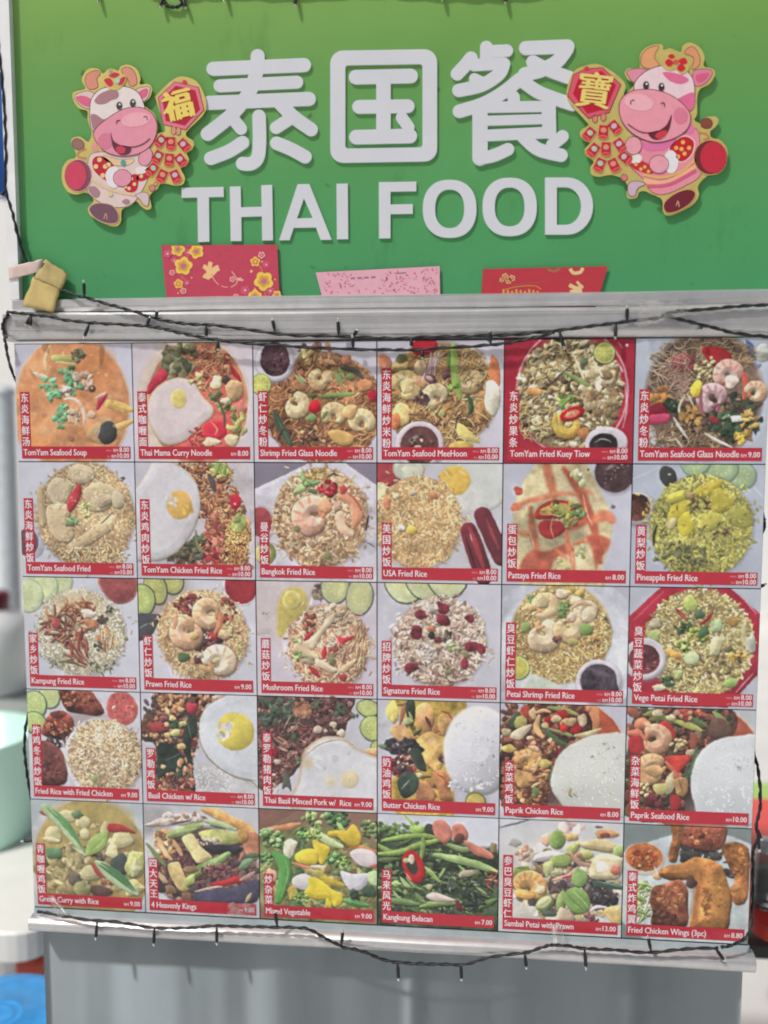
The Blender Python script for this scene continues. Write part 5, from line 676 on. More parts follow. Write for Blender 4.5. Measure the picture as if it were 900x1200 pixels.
def dish_29():
    c = Canvas(30, (110, 122, 122)); c.el(58, 56, 68, 50, -6, (186, 196, 202), sh=.06, d=5, soft=1.2); c.el(58, 60, 58, 42, -6, (190, 200, 204), sh=0, soft=4)
    c.el(16, 30, 17, 14, 5, (196, 190, 184), sh=.15, d=3); c.el(16, 28, 15, 12, 5, (196, 120, 74), n=.25, ns=2, sh=.12, d=3, soft=1); c.mess(15, 30, 11, 8, 34, [(186, 84, 56), (206, 140, 90), (176, 70, 50)], .6, 2)
    for i in range(60): c.sticks(14, 66, 9, 18, 1, [(168, 190, 120), (196, 206, 160), (120, 150, 84), (206, 210, 190)], 12, 1.6)
    c.lump(27, 44, 4, (186, 150, 110), 3); c.ln([(24, 35), (27, 42)], 1, (216, 200, 180), sh=0)
    c.mess(60, 22, 16, 6, 20, [(64, 62, 62), (50, 52, 54)], 3, 6); c.mess(84, 34, 5, 10, 10, [(70, 66, 68)], 2, 4)
    k = dict(n=.4, ns=1.8, sh=.42)
    c.fried([(37, 0), (46, -2), (48, 10), (44, 20), (42, 30), (36, 30), (36, 20), (38, 10)], (146, 96, 58), **k); c.fried([(46, 6), (54, -3), (78, -3), (80, 8), (76, 18), (64, 20), (52, 18), (46, 14)], (126, 72, 58), **k); c.mess(62, 8, 14, 7, 24, [(150, 90, 64), (104, 54, 48), (170, 110, 76)], 1, 3, shad=.15)
    c.fried([(77, 18), (82, 12), (92, 12), (99, 20), (99, 48), (98, 62), (90, 66), (84, 56), (88, 44), (82, 30)], (158, 104, 62), **k); c.lump(88, 52, 5, (180, 130, 92), 3); c.mess(92, 32, 5, 14, 14, [(180, 124, 74), (140, 88, 54)], 1, 3, shad=.1)
    c.fried([(28, 42), (34, 35), (46, 32), (56, 26), (68, 27), (78, 34), (82, 46), (86, 60), (86, 74), (82, 90), (60, 90), (54, 88), (56, 66), (56, 48), (50, 46), (38, 47)], (160, 108, 62), d=10, n=.35, ns=1.6, sh=.5); c.el(74, 62, 8, 22, -4, (186, 138, 76), soft=9, sh=0, al=.55); c.el(50, 37, 12, 4, -10, (176, 122, 74), soft=5, sh=0, al=.6); c.mess(67, 66, 4, 14, 30, [(110, 66, 46), (128, 78, 50)], .8, 2.2, shad=.1, al=.7); c.mess(72, 60, 10, 24, 40, [(184, 134, 80), (140, 92, 56)], .6, 1.8, shad=.1, al=.7); c.el(58, 68, 3, 22, 4, (104, 62, 50), soft=5, sh=0, al=.6)
    c.lump(54, 48, 4, (70, 50, 48), 5); c.fried([(21, 66), (24, 54), (34, 50), (44, 46), (51, 54), (52, 70), (52, 86), (40, 90), (24, 88), (24, 76)], (134, 80, 58), d=8, n=.45, ns=2); c.mess(38, 62, 10, 10, 26, [(166, 110, 74), (110, 62, 50), (180, 130, 90)], 1, 3, shad=.15, al=.8); c.mess(34, 80, 10, 6, 16, [(90, 52, 46), (76, 46, 44)], 1.5, 3.5); return c
# ================================================================ ground (the setting)
g = MB().add([(-60, -60, 0), (60, -60, 0), (60, 60, 0), (-60, 60, 0)], [(0, 1, 2, 3)]).build('ground', mat('pale_concrete', (.7, .69, .67, 1), .85, noise=.12, nscale=1.5, bump=.3, bscale=60))
g['kind'] = 'structure'; g['label'] = 'pale sunlit concrete ground behind and under the stall'

# ================================================================ materials of the stall
M_WHITE = mat('white_acrylic', obs(186, 189, 196), .4, spec=.3, noise=.025, nscale=12)
M_FRAME = mat('white_powder_coat', obs(206, 208, 214), .5, noise=.06, nscale=30)
def brushed(name, col, rough, stretch=(2, 400, 400), amp=.12, metal=1., stain=.12, sscale=9., aniso=0., arot=0.):
    m = bpy.data.materials.new(name); m.use_nodes = True; nt = m.node_tree; b = nt.nodes['Principled BSDF']; L = nt.links
    tc = nt.nodes.new('ShaderNodeTexCoord'); mp = nt.nodes.new('ShaderNodeMapping'); mp.inputs['Scale'].default_value = stretch; L.new(tc.outputs['Object'], mp.inputs[0])
    n = nt.nodes.new('ShaderNodeTexNoise'); n.inputs['Scale'].default_value = 1; n.inputs['Detail'].default_value = 4; L.new(mp.outputs[0], n.inputs['Vector'])
    n2 = nt.nodes.new('ShaderNodeTexNoise'); n2.inputs['Scale'].default_value = sscale; n2.inputs['Detail'].default_value = 8; n2.inputs['Roughness'].default_value = .65; L.new(tc.outputs['Object'], n2.inputs['Vector'])
    r = nt.nodes.new('ShaderNodeMapRange'); r.inputs[1].default_value = .3; r.inputs[2].default_value = .7; r.inputs[3].default_value = rough - amp; r.inputs[4].default_value = rough + amp; L.new(n.outputs[0], r.inputs[0]); L.new(r.outputs[0], b.inputs['Roughness'])
    r2 = nt.nodes.new('ShaderNodeMapRange'); r2.inputs[1].default_value = .35; r2.inputs[2].default_value = .75; r2.inputs[3].default_value = 1; r2.inputs[4].default_value = 1 - stain * 2.2; L.new(n2.outputs[0], r2.inputs[0])
    x = nt.nodes.new('ShaderNodeMix'); x.data_type = 'RGBA'; x.blend_type = 'MULTIPLY'; x.inputs[0].default_value = 1; x.inputs[6].default_value = col; L.new(r2.outputs[0], x.inputs[7]); L.new(x.outputs[2], b.inputs['Base Color'])
    bp = nt.nodes.new('ShaderNodeBump'); bp.inputs['Strength'].default_value = .06; bp.inputs['Distance'].default_value = .0006; L.new(n.outputs[0], bp.inputs['Height']); L.new(bp.outputs[0], b.inputs['Normal'])
    b.inputs['Metallic'].default_value = metal; b.inputs['Anisotropic'].default_value = aniso; b.inputs['Anisotropic Rotation'].default_value = arot
    if aniso: tg = nt.nodes.new('ShaderNodeTangent'); tg.direction_type = 'RADIAL'; tg.axis = 'Z'; L.new(tg.outputs[0], b.inputs['Tangent'])
    return m
M_ALU = brushed('weathered_aluminium', (.70, .70, .71, 1), .36, metal=.65, stain=.1, sscale=22)
M_STEEL = brushed('brushed_stainless_steel', (.285, .33, .355, 1), .30, stretch=(300, 300, 2), amp=.015, metal=1., stain=.04, sscale=5, aniso=.93, arot=.25)
def oil_can(m):                            # long upright ripples in the thin sheet
    nt = m.node_tree; L = nt.links; b = nt.nodes['Principled BSDF']; old = b.inputs['Normal'].links[0].from_node
    tc = nt.nodes.new('ShaderNodeTexCoord'); mp = nt.nodes.new('ShaderNodeMapping'); mp.inputs['Scale'].default_value = (7, 0, .35); L.new(tc.outputs['Object'], mp.inputs[0])
    n = nt.nodes.new('ShaderNodeTexNoise'); n.inputs['Scale'].default_value = 1; n.inputs['Detail'].default_value = 1.5; L.new(mp.outputs[0], n.inputs['Vector'])
    bp = nt.nodes.new('ShaderNodeBump'); bp.inputs['Strength'].default_value = 1; bp.inputs['Distance'].default_value = .012; L.new(n.outputs[0], bp.inputs['Height']); L.new(bp.outputs[0], old.inputs['Normal'])
    mp2 = nt.nodes.new('ShaderNodeMapping'); mp2.inputs['Scale'].default_value = (5.5, 0, .12); mp2.inputs['Location'].default_value = (3.3, 0, 0); L.new(tc.outputs['Object'], mp2.inputs[0])
    n2 = nt.nodes.new('ShaderNodeTexNoise'); n2.inputs['Scale'].default_value = 1; n2.inputs['Detail'].default_value = 3; L.new(mp2.outputs[0], n2.inputs['Vector'])
    r = nt.nodes.new('ShaderNodeMapRange'); r.interpolation_type = 'SMOOTHSTEP'; r.inputs[1].default_value = .36; r.inputs[2].default_value = .68; r.inputs[3].default_value = .36; r.inputs[4].default_value = .5; L.new(n2.outputs[0], r.inputs[0]); L.new(r.outputs[0], b.inputs['Roughness'])   # finish polished and dulled in upright bands
oil_can(M_STEEL)
M_CABLE = mat('black_cable_rubber', (.012, .014, .018, 1), .5)
M_TIP = mat('clear_bulb', (.85, .85, .82, 1), .08, **{'Transmission Weight': .7})

# ================================================================ the shop sign
YS = .02                                   # front face of the green panel
sign = empty('shop_sign', tuple(at(450, 352, YS)))
tag(sign, 'wide green shop sign with raised white Chinese characters and THAI FOOD lettering', 'sign')
def rel(o, root):
    o.parent = root; o.matrix_parent_inverse = Matrix.Translation(-Vector(root.location)); return o
def sgn_mat():
    m = bpy.data.materials.new('green_gradient_print'); m.use_nodes = True; nt = m.node_tree; b = nt.nodes['Principled BSDF']; L = nt.links
    tc = nt.nodes.new('ShaderNodeTexCoord'); sp = nt.nodes.new('ShaderNodeSeparateXYZ'); L.new(tc.outputs['Generated'], sp.inputs[0])
    cr = nt.nodes.new('ShaderNodeValToRGB'); e = cr.color_ramp.elements; e[0].position = 0; e[0].color = obs(66, 134, 90); e[1].position = 1; e[1].color = obs(116, 154, 76)
    for p, c in ((.22, (70, 138, 86)), (.45, (80, 140, 82)), (.72, (96, 142, 74))): k = e.new(p); k.color = obs(*c)
    L.new(sp.outputs[2], cr.inputs[0])
    n = nt.nodes.new('ShaderNodeTexNoise'); n.inputs['Scale'].default_value = 4; n.inputs['Detail'].default_value = 9; n.inputs['Roughness'].default_value = .7
    mp = nt.nodes.new('ShaderNodeMapping'); mp.inputs['Scale'].default_value = (3, 1, 1); L.new(tc.outputs['Object'], mp.inputs[0]); L.new(mp.outputs[0], n.inputs['Vector'])
    r = nt.nodes.new('ShaderNodeMapRange'); r.inputs[1].default_value = .58; r.inputs[2].default_value = .78; r.inputs[3].default_value = 1; r.inputs[4].default_value = .7; L.new(n.outputs[0], r.inputs[0])
    x = nt.nodes.new('ShaderNodeMix'); x.data_type = 'RGBA'; x.blend_type = 'MULTIPLY'; x.inputs[0].default_value = 1; L.new(cr.outputs[0], x.inputs[6]); L.new(r.outputs[0], x.inputs[7]); L.new(x.outputs[2], b.inputs['Base Color'])
    b.inputs['Roughness'].default_value = .3; b.inputs['Specular IOR Level'].default_value = .5
    vo = nt.nodes.new('ShaderNodeTexNoise'); vo.inputs['Scale'].default_value = 38; vo.inputs['Detail'].default_value = 2; L.new(tc.outputs['Object'], vo.inputs['Vector'])
    rs = nt.nodes.new('ShaderNodeMapRange'); rs.inputs[1].default_value = .74; rs.inputs[2].default_value = .8; rs.inputs[3].default_value = 1; rs.inputs[4].default_value = .55; L.new(vo.outputs[0], rs.inputs[0])
    x2 = nt.nodes.new('ShaderNodeMix'); x2.data_type = 'RGBA'; x2.blend_type = 'MULTIPLY'; x2.inputs[0].default_value = 1; L.new(x.outputs[2], x2.inputs[6]); L.new(rs.outputs[0], x2.inputs[7]); L.new(x2.outputs[2], b.inputs['Base Color'])
    wv = nt.nodes.new('ShaderNodeTexNoise'); wv.inputs['Scale'].default_value = 3.5; L.new(tc.outputs['Object'], wv.inputs['Vector']); bm = nt.nodes.new('ShaderNodeBump'); bm.inputs['Strength'].default_value = .5; bm.inputs['Distance'].default_value = .02; L.new(wv.outputs[0], bm.inputs['Height']); L.new(bm.outputs[0], b.inputs['Normal'])
    return m
x0, z0 = at(17, 351, YS)[0], at(450, 356, YS)[2]; x1, z1 = at(1010, 340, YS)[0], at(450, -45, YS)[2]
o = MB().box((x0, YS, z0), (x1, YS + .02, z1)).build('panel', sgn_mat()); rel(o, sign)
def px_loop(pts, Y): return [(at(x, y, Y)[0], at(x, y, Y)[2]) for x, y in pts]
# frame: a white angle strip down the left side, cut short at the foot
fb = MB(); xl0, xl1 = at(4.5, 180, YS - .012)[0], at(16.5, 180, YS - .012)[0]; zt = at(10, -45, YS)[2]; zb = at(10, 352, YS)[2]
fb.box((xl0, YS - .012, zb), (xl1, YS + .022, zt))
rel(fb.build('frame', M_FRAME), sign)
# raised letters ---------------------------------------------------------------
LT = .0032                                  # how far the letters stand off the panel
def letter(mb, label): return rel(mb.build('letter', M_WHITE, label=label), sign)
def stroke(mb, pts, w, k, sm=True):
    """round-ended stroke; k sets it 0.05 mm off the strokes it crosses"""
    p = crspline(pts, 7) if (sm and len(pts) > 2) else [np.array(q, float) for q in pts]
    h = w / 2; L, R = [], []; n = len(p)
    for i in range(n):
        t = p[min(i + 1, n - 1)] - p[max(i - 1, 0)]; t /= np.hypot(*t); nn = np.array([-t[1], t[0]]); L.append(p[i] + nn * h); R.append(p[i] - nn * h)
    def cap(c, a0): return [c + h * np.array([math.cos(a0 - math.pi * q / 10), math.sin(a0 - math.pi * q / 10)]) for q in range(1, 10)]
    t1 = p[-1] - p[-2]; t0 = p[1] - p[0]
    loop = L + cap(p[-1], math.atan2(t1[1], t1[0]) + math.pi / 2) + R[::-1] + cap(p[0], math.atan2(-t0[1], -t0[0]) + math.pi / 2)
    mb.prism([px_loop(loop, YS)], YS - LT - .00006 * k, YS - .0003)
def Z1(*p): return [(220 + x / 3.913, 40 + y / 3.913) for x, y in p]
def Z2(*p): return [(440 + x / 3.4615, 40 + y / 3.4615) for x, y in p]
mb = MB()
for k, (p, w) in enumerate((
        (Z1((120, 162), (535, 145)), 16.4), (Z1((150, 240), (502, 223)), 15), (Z1((100, 318), (557, 300)), 16.4),
        (Z1((323, 104), (318, 170), (292, 255), (250, 318), (190, 385), (94, 460)), 16.4), (Z1((425, 320), (490, 385), (567, 440)), 16),
        (Z1((205, 385), (246, 436)), 14.5), (Z1((475, 388), (407, 432)), 14.5), (Z1((329, 380), (331, 500), (322, 570), (290, 597), (254, 596)), 15.8),
        (Z1((254, 500), (190, 540), (108, 572)), 15.6), (Z1((410, 503), (475, 530), (540, 565)), 15.6))): stroke(mb, p, w, k)
letter(mb, 'white rounded character, first of the three large ones')
mb = MB()
def rrect(x0, y0, x1, y1, r, sl=0., n=7):
    out = []
    for cx, cy, a in ((x1 - r, y0 + r, -90), (x1 - r, y1 - r, 0), (x0 + r, y1 - r, 90), (x0 + r, y0 + r, 180)):
        for i in range(n):
            q = math.radians(a + 90 * i / (n - 1)); out.append((cx + r * math.cos(q), cy + r * math.sin(q) - sl * (cx - (x0 + x1) / 2)))
    return out
mb.prism([px_loop(rrect(387.4, 59.4, 512.4, 190.6, 15, .016), YS), px_loop(rrect(405, 76.6, 495.2, 174, 3.5, .016), YS)], YS - LT, YS - .0003)
for k, (p, w) in enumerate((([(417.5, 91.2), (481.5, 89.8)], 17), ([(421, 126), (478, 125.2)], 16), ([(417.8, 161.4), (480.5, 160)], 17), ([(449.6, 92), (449.6, 160)], 17), ([(471, 138.5), (479, 150)], 14))): stroke(mb, p, w, k)
letter(mb, 'white boxed character, second of the three large ones')
mb = MB()
for k, (p, w) in enumerate((
        (Z2((450, 56), (450, 105)), 15), (Z2((450, 74), (533, 70)), 14.6), (Z2((388, 100), (362, 132), (332, 164)), 15.4), (Z2((400, 128), (515, 122)), 14.4),
        (Z2((520, 124), (500, 165), (430, 210), (338, 231)), 15.4), (Z2((402, 184), (442, 204)), 13), (Z2((610, 60), (778, 53)), 16.4), (Z2((776, 62), (735, 115), (670, 150), (606, 166)), 16.4),
        (Z2((638, 116), (705, 150), (786, 180)), 15.6), (Z2((585, 186), (510, 245), (430, 288), (340, 316)), 15.6), (Z2((588, 188), (655, 235), (720, 262), (800, 288)), 15.6),
        (Z2((560, 258), (562, 285)), 14.4), (Z2((430, 300), (706, 296)), 13), (Z2((424, 300), (424, 505)), 18), (Z2((702, 296), (704, 400)), 16.5), (Z2((430, 355), (700, 347)), 11.6),
        (Z2((430, 415), (700, 402)), 13.5), (Z2((424, 506), (480, 495), (537, 470)), 14.8), (Z2((600, 420), (660, 470), (752, 494)), 15.6), (Z2((758, 418), (716, 452)), 14.6))): stroke(mb, p, w, k)
letter(mb, 'white rounded character, third of the three large ones')
def poly_letter(loops, label):
    mb = MB(); mb.prism([px_loop(l, YS) for l in loops], YS - LT, YS - .0003); letter(mb, label)
poly_letter([[(213.4, 220.6), (262.6, 219.6), (262.8, 231.2), (245.4, 231.6), (246, 283.6), (232.8, 284.2), (231.8, 231.9), (213.6, 232.3)]], 'white capital letter T')
poly_letter([[(269.8, 219.2), (282.5, 219), (283, 243.4), (307, 242.8), (306.6, 217.6), (319.4, 217.2), (320.4, 282), (307.8, 282.3), (307.3, 254), (283.3, 254.6), (283.6, 282.8), (271, 283)]], 'white capital letter H')
poly_letter([[(349.2, 216.4), (363, 216.2), (389, 281.3), (376, 281.5), (370.6, 267), (344.6, 267.4), (339.8, 281.8), (327.6, 282)], [(356.6, 233), (348.4, 256.4), (366.8, 256)]], 'white capital letter A')
poly_letter([[(394.6, 215.9), (407.8, 215.7), (408.4, 280.6), (395.2, 280.8)]], 'white capital letter I')
poly_letter([[(444.2, 214), (488, 213.4), (488, 224.6), (457.8, 225.2), (457.8, 240.2), (484, 239.7), (484, 251), (457.8, 251.4), (457.8, 279.6), (444.4, 279.9)]], 'white capital letter F')
def ell(cx, cy, rx, ry, e=2.3, n=44):
    out = []
    for i in range(n):
        a = 6.28318 * i / n; c, s_ = math.cos(a), math.sin(a); out.append((cx + rx * math.copysign(abs(c) ** (2 / e), c), cy + ry * math.copysign(abs(s_) ** (2 / e), s_)))
    return out
poly_letter([ell(527, 245.2, 31.4, 34), ell(527, 245.2, 17, 22.6)], 'white capital letter O beside the F')
poly_letter([ell(597.2, 243, 31.8, 34.2), ell(597.2, 243, 17.4, 22.8)], 'white capital letter O beside the D')
def dee(x0, x1, y0, y1, r):
    out = [(x0, y0)]; cx = x1 - r
    for i in range(15):
        a = math.radians(-90 + 180 * i / 14); out.append((cx + r * math.cos(a), (y0 + y1) / 2 + (y1 - y0) / 2 * math.sin(a)))
    out.append((x0, y1)); return out
poly_letter([dee(638.6, 694.8, 208.6, 275.4, 30), dee(652.4, 680.8, 220, 264, 18.5)], 'white capital letter D')
# the flat metal ledge along the sign's foot
def profile_rail(name, px0, px1, pyl, pyr, prof, material, parent=None, ends=True, label=None):
    """prof: (Y, dz in metres below the top line); the top line runs from (px0,pyl) to (px1,pyr)"""
    mb = MB(); n = len(prof); yf_ = min(q[0] for q in prof); A = at(px0, pyl, yf_); B = at(px1, pyr, yf_); vs_ = []; N = 24
    for i in range(N + 1):
        t = i / N; wob = .0006 * math.sin(9.3 * t + pyl) + .0003 * math.sin(31 * t)
        for (y, dz) in prof: vs_.append((A[0] + (B[0] - A[0]) * t, y + wob * .6, A[2] + (B[2] - A[2]) * t - dz + wob))
    fs = [(i * n + k, i * n + k + 1, (i + 1) * n + k + 1, (i + 1) * n + k) for i in range(N) for k in range(n - 1)] + [((i + 1) * n, i * n, i * n + n - 1, (i + 1) * n + n - 1) for i in range(N)]
    fs += [tuple(range(n)), tuple(N * n + k for k in range(n - 1, -1, -1))]
    mb.add(vs_, fs); return mb.build(name, material, parent, label=label)
def round_prof(yf, yb, h, r, top=.003):
    p = [(yb, 0.0), (yf + .012, 0.0), (yf + .004, .0012), (yf, .005)]
    for i in range(9):
        a = math.radians(90 * i / 8); p.append((yf + r * (1 - math.cos(a)), h - r + r * math.sin(a)))
    p.append((yb, h)); return p
o = profile_rail('ledge', 14, 1010, 350.5, 337, [(.04, 0.), (.006, 0.), (.001, .002), (.0, .014), (.004, .0205), (.04, .0215)], M_ALU); rel(o, sign)

# ================================================================ rails above and below the menu
top_rail = profile_rail('aluminium_rail', 2.5, 1010, 366, 357.5, round_prof(-.009, .03, .0462, .014), M_ALU)
tag(top_rail, 'dull aluminium rail with a rounded lower edge between the green sign and the menu', 'rail', 'aluminium rails')
def lower_rail():
    """half-round rail: back edge against the board, nose 24 mm out"""
    yb, yf = .002, -.024; n = 16; N = 24; vs_ = []
    for i in range(N + 1):
        t = i / N; wob = .0005 * math.sin(9.3 * t + 2) + .0003 * math.sin(31 * t)
        A0, A1 = at(37, 1069.5, yb), at(33, 1092.5, yf); B0, B1 = at(878, 1114.5, yb), at(886.5, 1141.5, yf)
        zt_ = A0[2] + (B0[2] - A0[2]) * t + wob; x = A1[0] + (B1[0] - A1[0]) * t; zb_r = A1[2] + (B1[2] - A1[2]) * t + wob
        for k in range(n):
            a_ = math.radians(-96 + 196 * k / (n - 1)); r = (zt_ - zb_r) / 2 + .003
            vs_.append((x, yb - (yb - yf) * max(0., math.cos(a_)) ** .6 + (0.004 if abs(a_) > 1.57 else 0), (zt_ + zb_r) / 2 - .001 - r * math.sin(a_)))
    fs_ = [(i * n + k, i * n + k + 1, (i + 1) * n + k + 1, (i + 1) * n + k) for i in range(N) for k in range(n - 1)] + [((i + 1) * n, i * n, i * n + n - 1, (i + 1) * n + n - 1) for i in range(N)]
    fs_ += [tuple(range(n)), tuple(N * n + k for k in range(n - 1, -1, -1))]
    return MB().add(vs_, fs_).build('aluminium_rail', M_ALU)
bot_rail = lower_rail()
tag(bot_rail, 'scuffed aluminium rail with a rounded lower edge under the menu board', 'rail', 'aluminium rails')

# ================================================================ steel cabinet below
cab = empty('steel_cabinet', (0, .3, 0)); tag(cab, 'brushed stainless steel cabinet front below the menu board', 'cabinet')
YC = .012; cx0, cx1 = at(52.5, 1150, YC)[0], at(869, 1170, YC)[0]; cz1 = at(450, 1104, YC)[2] + .012
vs_ = []; fs = []; NX, NZ = 220, 4
rnd = random.Random(4)
for j in range(NZ + 1):
    for i in range(NX + 1):
        u = i / NX; y = YC + .0035 + .0012 * math.sin(u * 17 + .6) + .0004 * math.sin(u * 51 + j * .15)
        for px_c, w_c, a_c in ((335, .045, .0068), (484, .015, .0032), (744, .017, .0030)):
            y -= a_c * math.exp(-((cx0 + (cx1 - cx0) * u - float(at(px_c, 1150, YC)[0])) / w_c) ** 2)
        if i in (0, NX): y = YC
        vs_.append((cx0 + (cx1 - cx0) * u, y, .08 + (cz1 - .08) * j / NZ))
fs = [(j * (NX + 1) + i, j * (NX + 1) + i + 1, (j + 1) * (NX + 1) + i + 1, (j + 1) * (NX + 1) + i) for j in range(NZ) for i in range(NX)]
rel(MB().add(vs_, fs).build('front_sheet', M_STEEL, smooth=True), cab)
rel(MB().box((cx0, YC + .003, .08), (cx0 + .0015, .55, cz1)).build('side_sheet', M_STEEL), cab); rel(MB().box((cx1 - .0015, YC + .003, .08), (cx1, .55, cz1)).build('side_sheet', M_STEEL), cab)
rel(MB().box((cx0 + .02, .06, 0), (cx1 - .02, .5, .08)).build('plinth', mat('dark_plinth', (.05, .05, .055, 1), .6)), cab)

# ================================================================ the menu board
ZT, CW, CH = 1.95, .2, .193154
menu = empty('menu_board', (0, .01, ZT - 5 * CH)); tag(menu, 'large menu board of thirty dish pictures with red captions and prices', 'menu board')
M_BLACK = mat('black_joint', (.012, .012, .016, 1), .5)
rel(MB().box((-.6, 0, ZT - 5 * CH - .002), (.6, .018, ZT + .0006)).build('backing', M_BLACK), menu)
rel(MB().box((-.6, -.002, ZT - 5 * CH - .013), (.602, .019, ZT - 5 * CH - .0022)).build('bottom_strip', mat('grey_strip', obs(150, 160, 164), .5, noise=.12, nscale=25)), menu)
M_RED = mat('red_caption_print', obs(164, 42, 56), .28, spec=.5, noise=.05, nscale=60)
M_TXT = mat('white_caption_print', obs(214, 202, 208), .4)
M_TXT2 = mat('pale_price_print', obs(222, 184, 190), .4)
M_TXT3 = mat('faint_price_print', obs(206, 130, 140), .4)
D = (('TomYam Seafood Soup', '东炎海鲜汤', 2), ('Thai Mama Curry Noodle', '泰式咖喱面', '8.00'), ('Shrimp Fried Glass Noodle', '虾仁炒冬粉', 2), ('TomYam Seafood MeeHoon', '东炎海鲜炒米粉', 2), ('TomYam Fried Kuey Tiow', '东炎炒果条', 2), ('TomYam Seafood Glass Noodle', '东炎炒冬粉', '9.00'),
     ('TomYam Seafood Fried', '东炎海鲜炒饭', 2), ('TomYam Chicken Fried Rice', '东炎鸡肉炒饭', 2), ('Bangkok Fried Rice', '曼谷炒饭', 2), ('USA Fried Rice', '美国炒饭', 2), ('Pattaya Fried Rice', '蛋包炒饭', '8.00'), ('Pineapple Fried Rice', '黄梨炒饭', 2),
     ('Kampung Fried Rice', '家乡炒饭', 2), ('Prawn Fried Rice', '虾仁炒饭', '9.00'), ('Mushroom Fried Rice', '蘑菇炒饭', 2), ('Signature Fried Rice', '招牌炒饭', 2), ('Petai Shrimp Fried Rice', '臭豆虾仁炒饭', 2), ('Vege Petai Fried Rice', '臭豆蔬菜炒饭', 2),
     ('Fried Rice with Fried Chicken', '炸鸡冬炎炒饭', '9.00'), ('Basil Chicken w/ Rice', '罗勒鸡饭', 2), ('Thai Basil Minced Pork w/  Rice', '泰罗勒猪肉饭', '9.00'), ('Butter Chicken Rice', '奶油鸡饭', '9.00'), ('Paprik Chicken Rice', '杂菜鸡饭', '8.00'), ('Paprik Seafood Rice', '杂菜海鲜饭', '10.00'),
     ('Green Curry with Rice', '青咖喱鸡饭', '9.00'), ('4 Heavenly Kings', '四大天王', '9.00'), ('Mixed Vegetable', '炒杂菜', '9.00'), ('Kangkung Belacan', '马来风光', '7.00'), ('Sambal Petai with Prawn', '参巴臭豆虾仁', '13.00'), ('Fried Chicken Wings (3pc)', '泰式炸鸡翼', '8.80'))
SAYS = ('orange seafood soup with green herbs', 'red curry noodles with a fried egg', 'brown glass noodles with shrimps', 'yellow rice noodles with squid and a white sauce bowl', 'flat noodles on a red plate with lime', 'glass noodles with prawns and greens',
        'seafood fried rice with a red chilli slice', 'chicken fried rice beside a large fried egg', 'fried rice dome topped with two prawns', 'fried rice dome with two sausages and an egg', 'omelette parcel with crossed red sauce', 'yellow pineapple rice dome',
        'white fried rice topped with brown shreds', 'fried rice dome with three prawns', 'mushroom fried rice with egg and cucumber', 'rice with dark red sausage cubes', 'shrimp fried rice with black sauce and lime', 'vegetable fried rice on a red plate',
        'fried chicken pieces beside a rice dome', 'dark basil chicken beside a fried egg', 'minced pork with basil and a pale fried egg', 'butter chicken beside white rice', 'mixed chicken stir fry beside white rice', 'prawn stir fry beside white rice',
        'green curry with basil leaves', 'stir-fried beans, corn and aubergine', 'broccoli, yellow pepper and pea pods', 'green water spinach with a red chilli ring', 'green stink beans with prawn', 'brown fried chicken wings with a dip')
def print_mat(i):
    px = globals()['dish_%d' % i]().done()
    g_ = px.mean(2, keepdims=True); px = 226 * (np.clip(g_ + (px - g_) * SATUR, 5, 226) / 226) ** .95 * .93 + 1
    alb = np.clip(lin(px) / GAIN, 0, .92)
    enc = np.where(alb <= .0031308, alb * 12.92, 1.055 * alb ** (1 / 2.4) - .055)
    im = bpy.data.images.new('dish_print', PW, PH, alpha=False); buf = np.ones((PH, PW, 4), np.float32); buf[..., :3] = enc[::-1]
    im.pixels.foreach_set(buf.ravel()); im.update(); im.pack()
    m = bpy.data.materials.new('dish_print'); m.use_nodes = True; nt = m.node_tree; b = nt.nodes['Principled BSDF']
    t = nt.nodes.new('ShaderNodeTexImage'); t.image = im; t.extension = 'EXTEND'; nt.links.new(t.outputs[0], b.inputs['Base Color'])
    b.inputs['Roughness'].default_value = .26; b.inputs['Specular IOR Level'].default_value = .5
    tc = nt.nodes.new('ShaderNodeTexCoord'); wv = nt.nodes.new('ShaderNodeTexNoise'); wv.inputs['Scale'].default_value = 7; nt.links.new(tc.outputs['Object'], wv.inputs['Vector']); bm = nt.nodes.new('ShaderNodeBump'); bm.inputs['Strength'].default_value = .4; bm.inputs['Distance'].default_value = .012; nt.links.new(wv.outputs[0], bm.inputs['Height']); nt.links.new(bm.outputs[0], b.inputs['Normal'])
    return m
SATUR = 1.02
def panel_mesh(w, h):
    me = MB().box((-w / 2, -.0016, -h / 2), (w / 2, .0, h / 2)).mesh('panel'); uv = me.uv_layers.new()
    for lp in me.loops:
        c = me.vertices[lp.vertex_index].co; uv.data[lp.index].uv = (c.x / w + .5, c.z / h + .5)
    return me
GAPW = .0018
STRIPS = {}
def strip_mesh(n):
    if n not in STRIPS:
        STRIPS[n] = MB().box((-.0925, -.0020, -CH / 2 + .0052), (.0936, -.0017, -CH / 2 + .0252)).mesh('caption_strip') if n == 0 else MB().box((-.0925, -.0021, -CH / 2 + .02521), (-.0765, -.0017, -CH / 2 + .0252 + .01725 * n + .0035)).mesh('name_strip')
    return STRIPS[n]
PRICES = {}
def put_text(me, name, parent, m, x, z, y, ax='L', az='B'):
    a, b = bounds(me); ox = {'L': a[0], 'R': b[0], 'C': (a[0] + b[0]) / 2}[ax]; oz = {'B': 0.0, 'T': b[2], 'C': (a[2] + b[2]) / 2}[az]
    me.transform(Matrix.Translation((x - ox, y, z - oz))); me.name = name
    return link(name, me, m, parent)
zb_ = -CH / 2
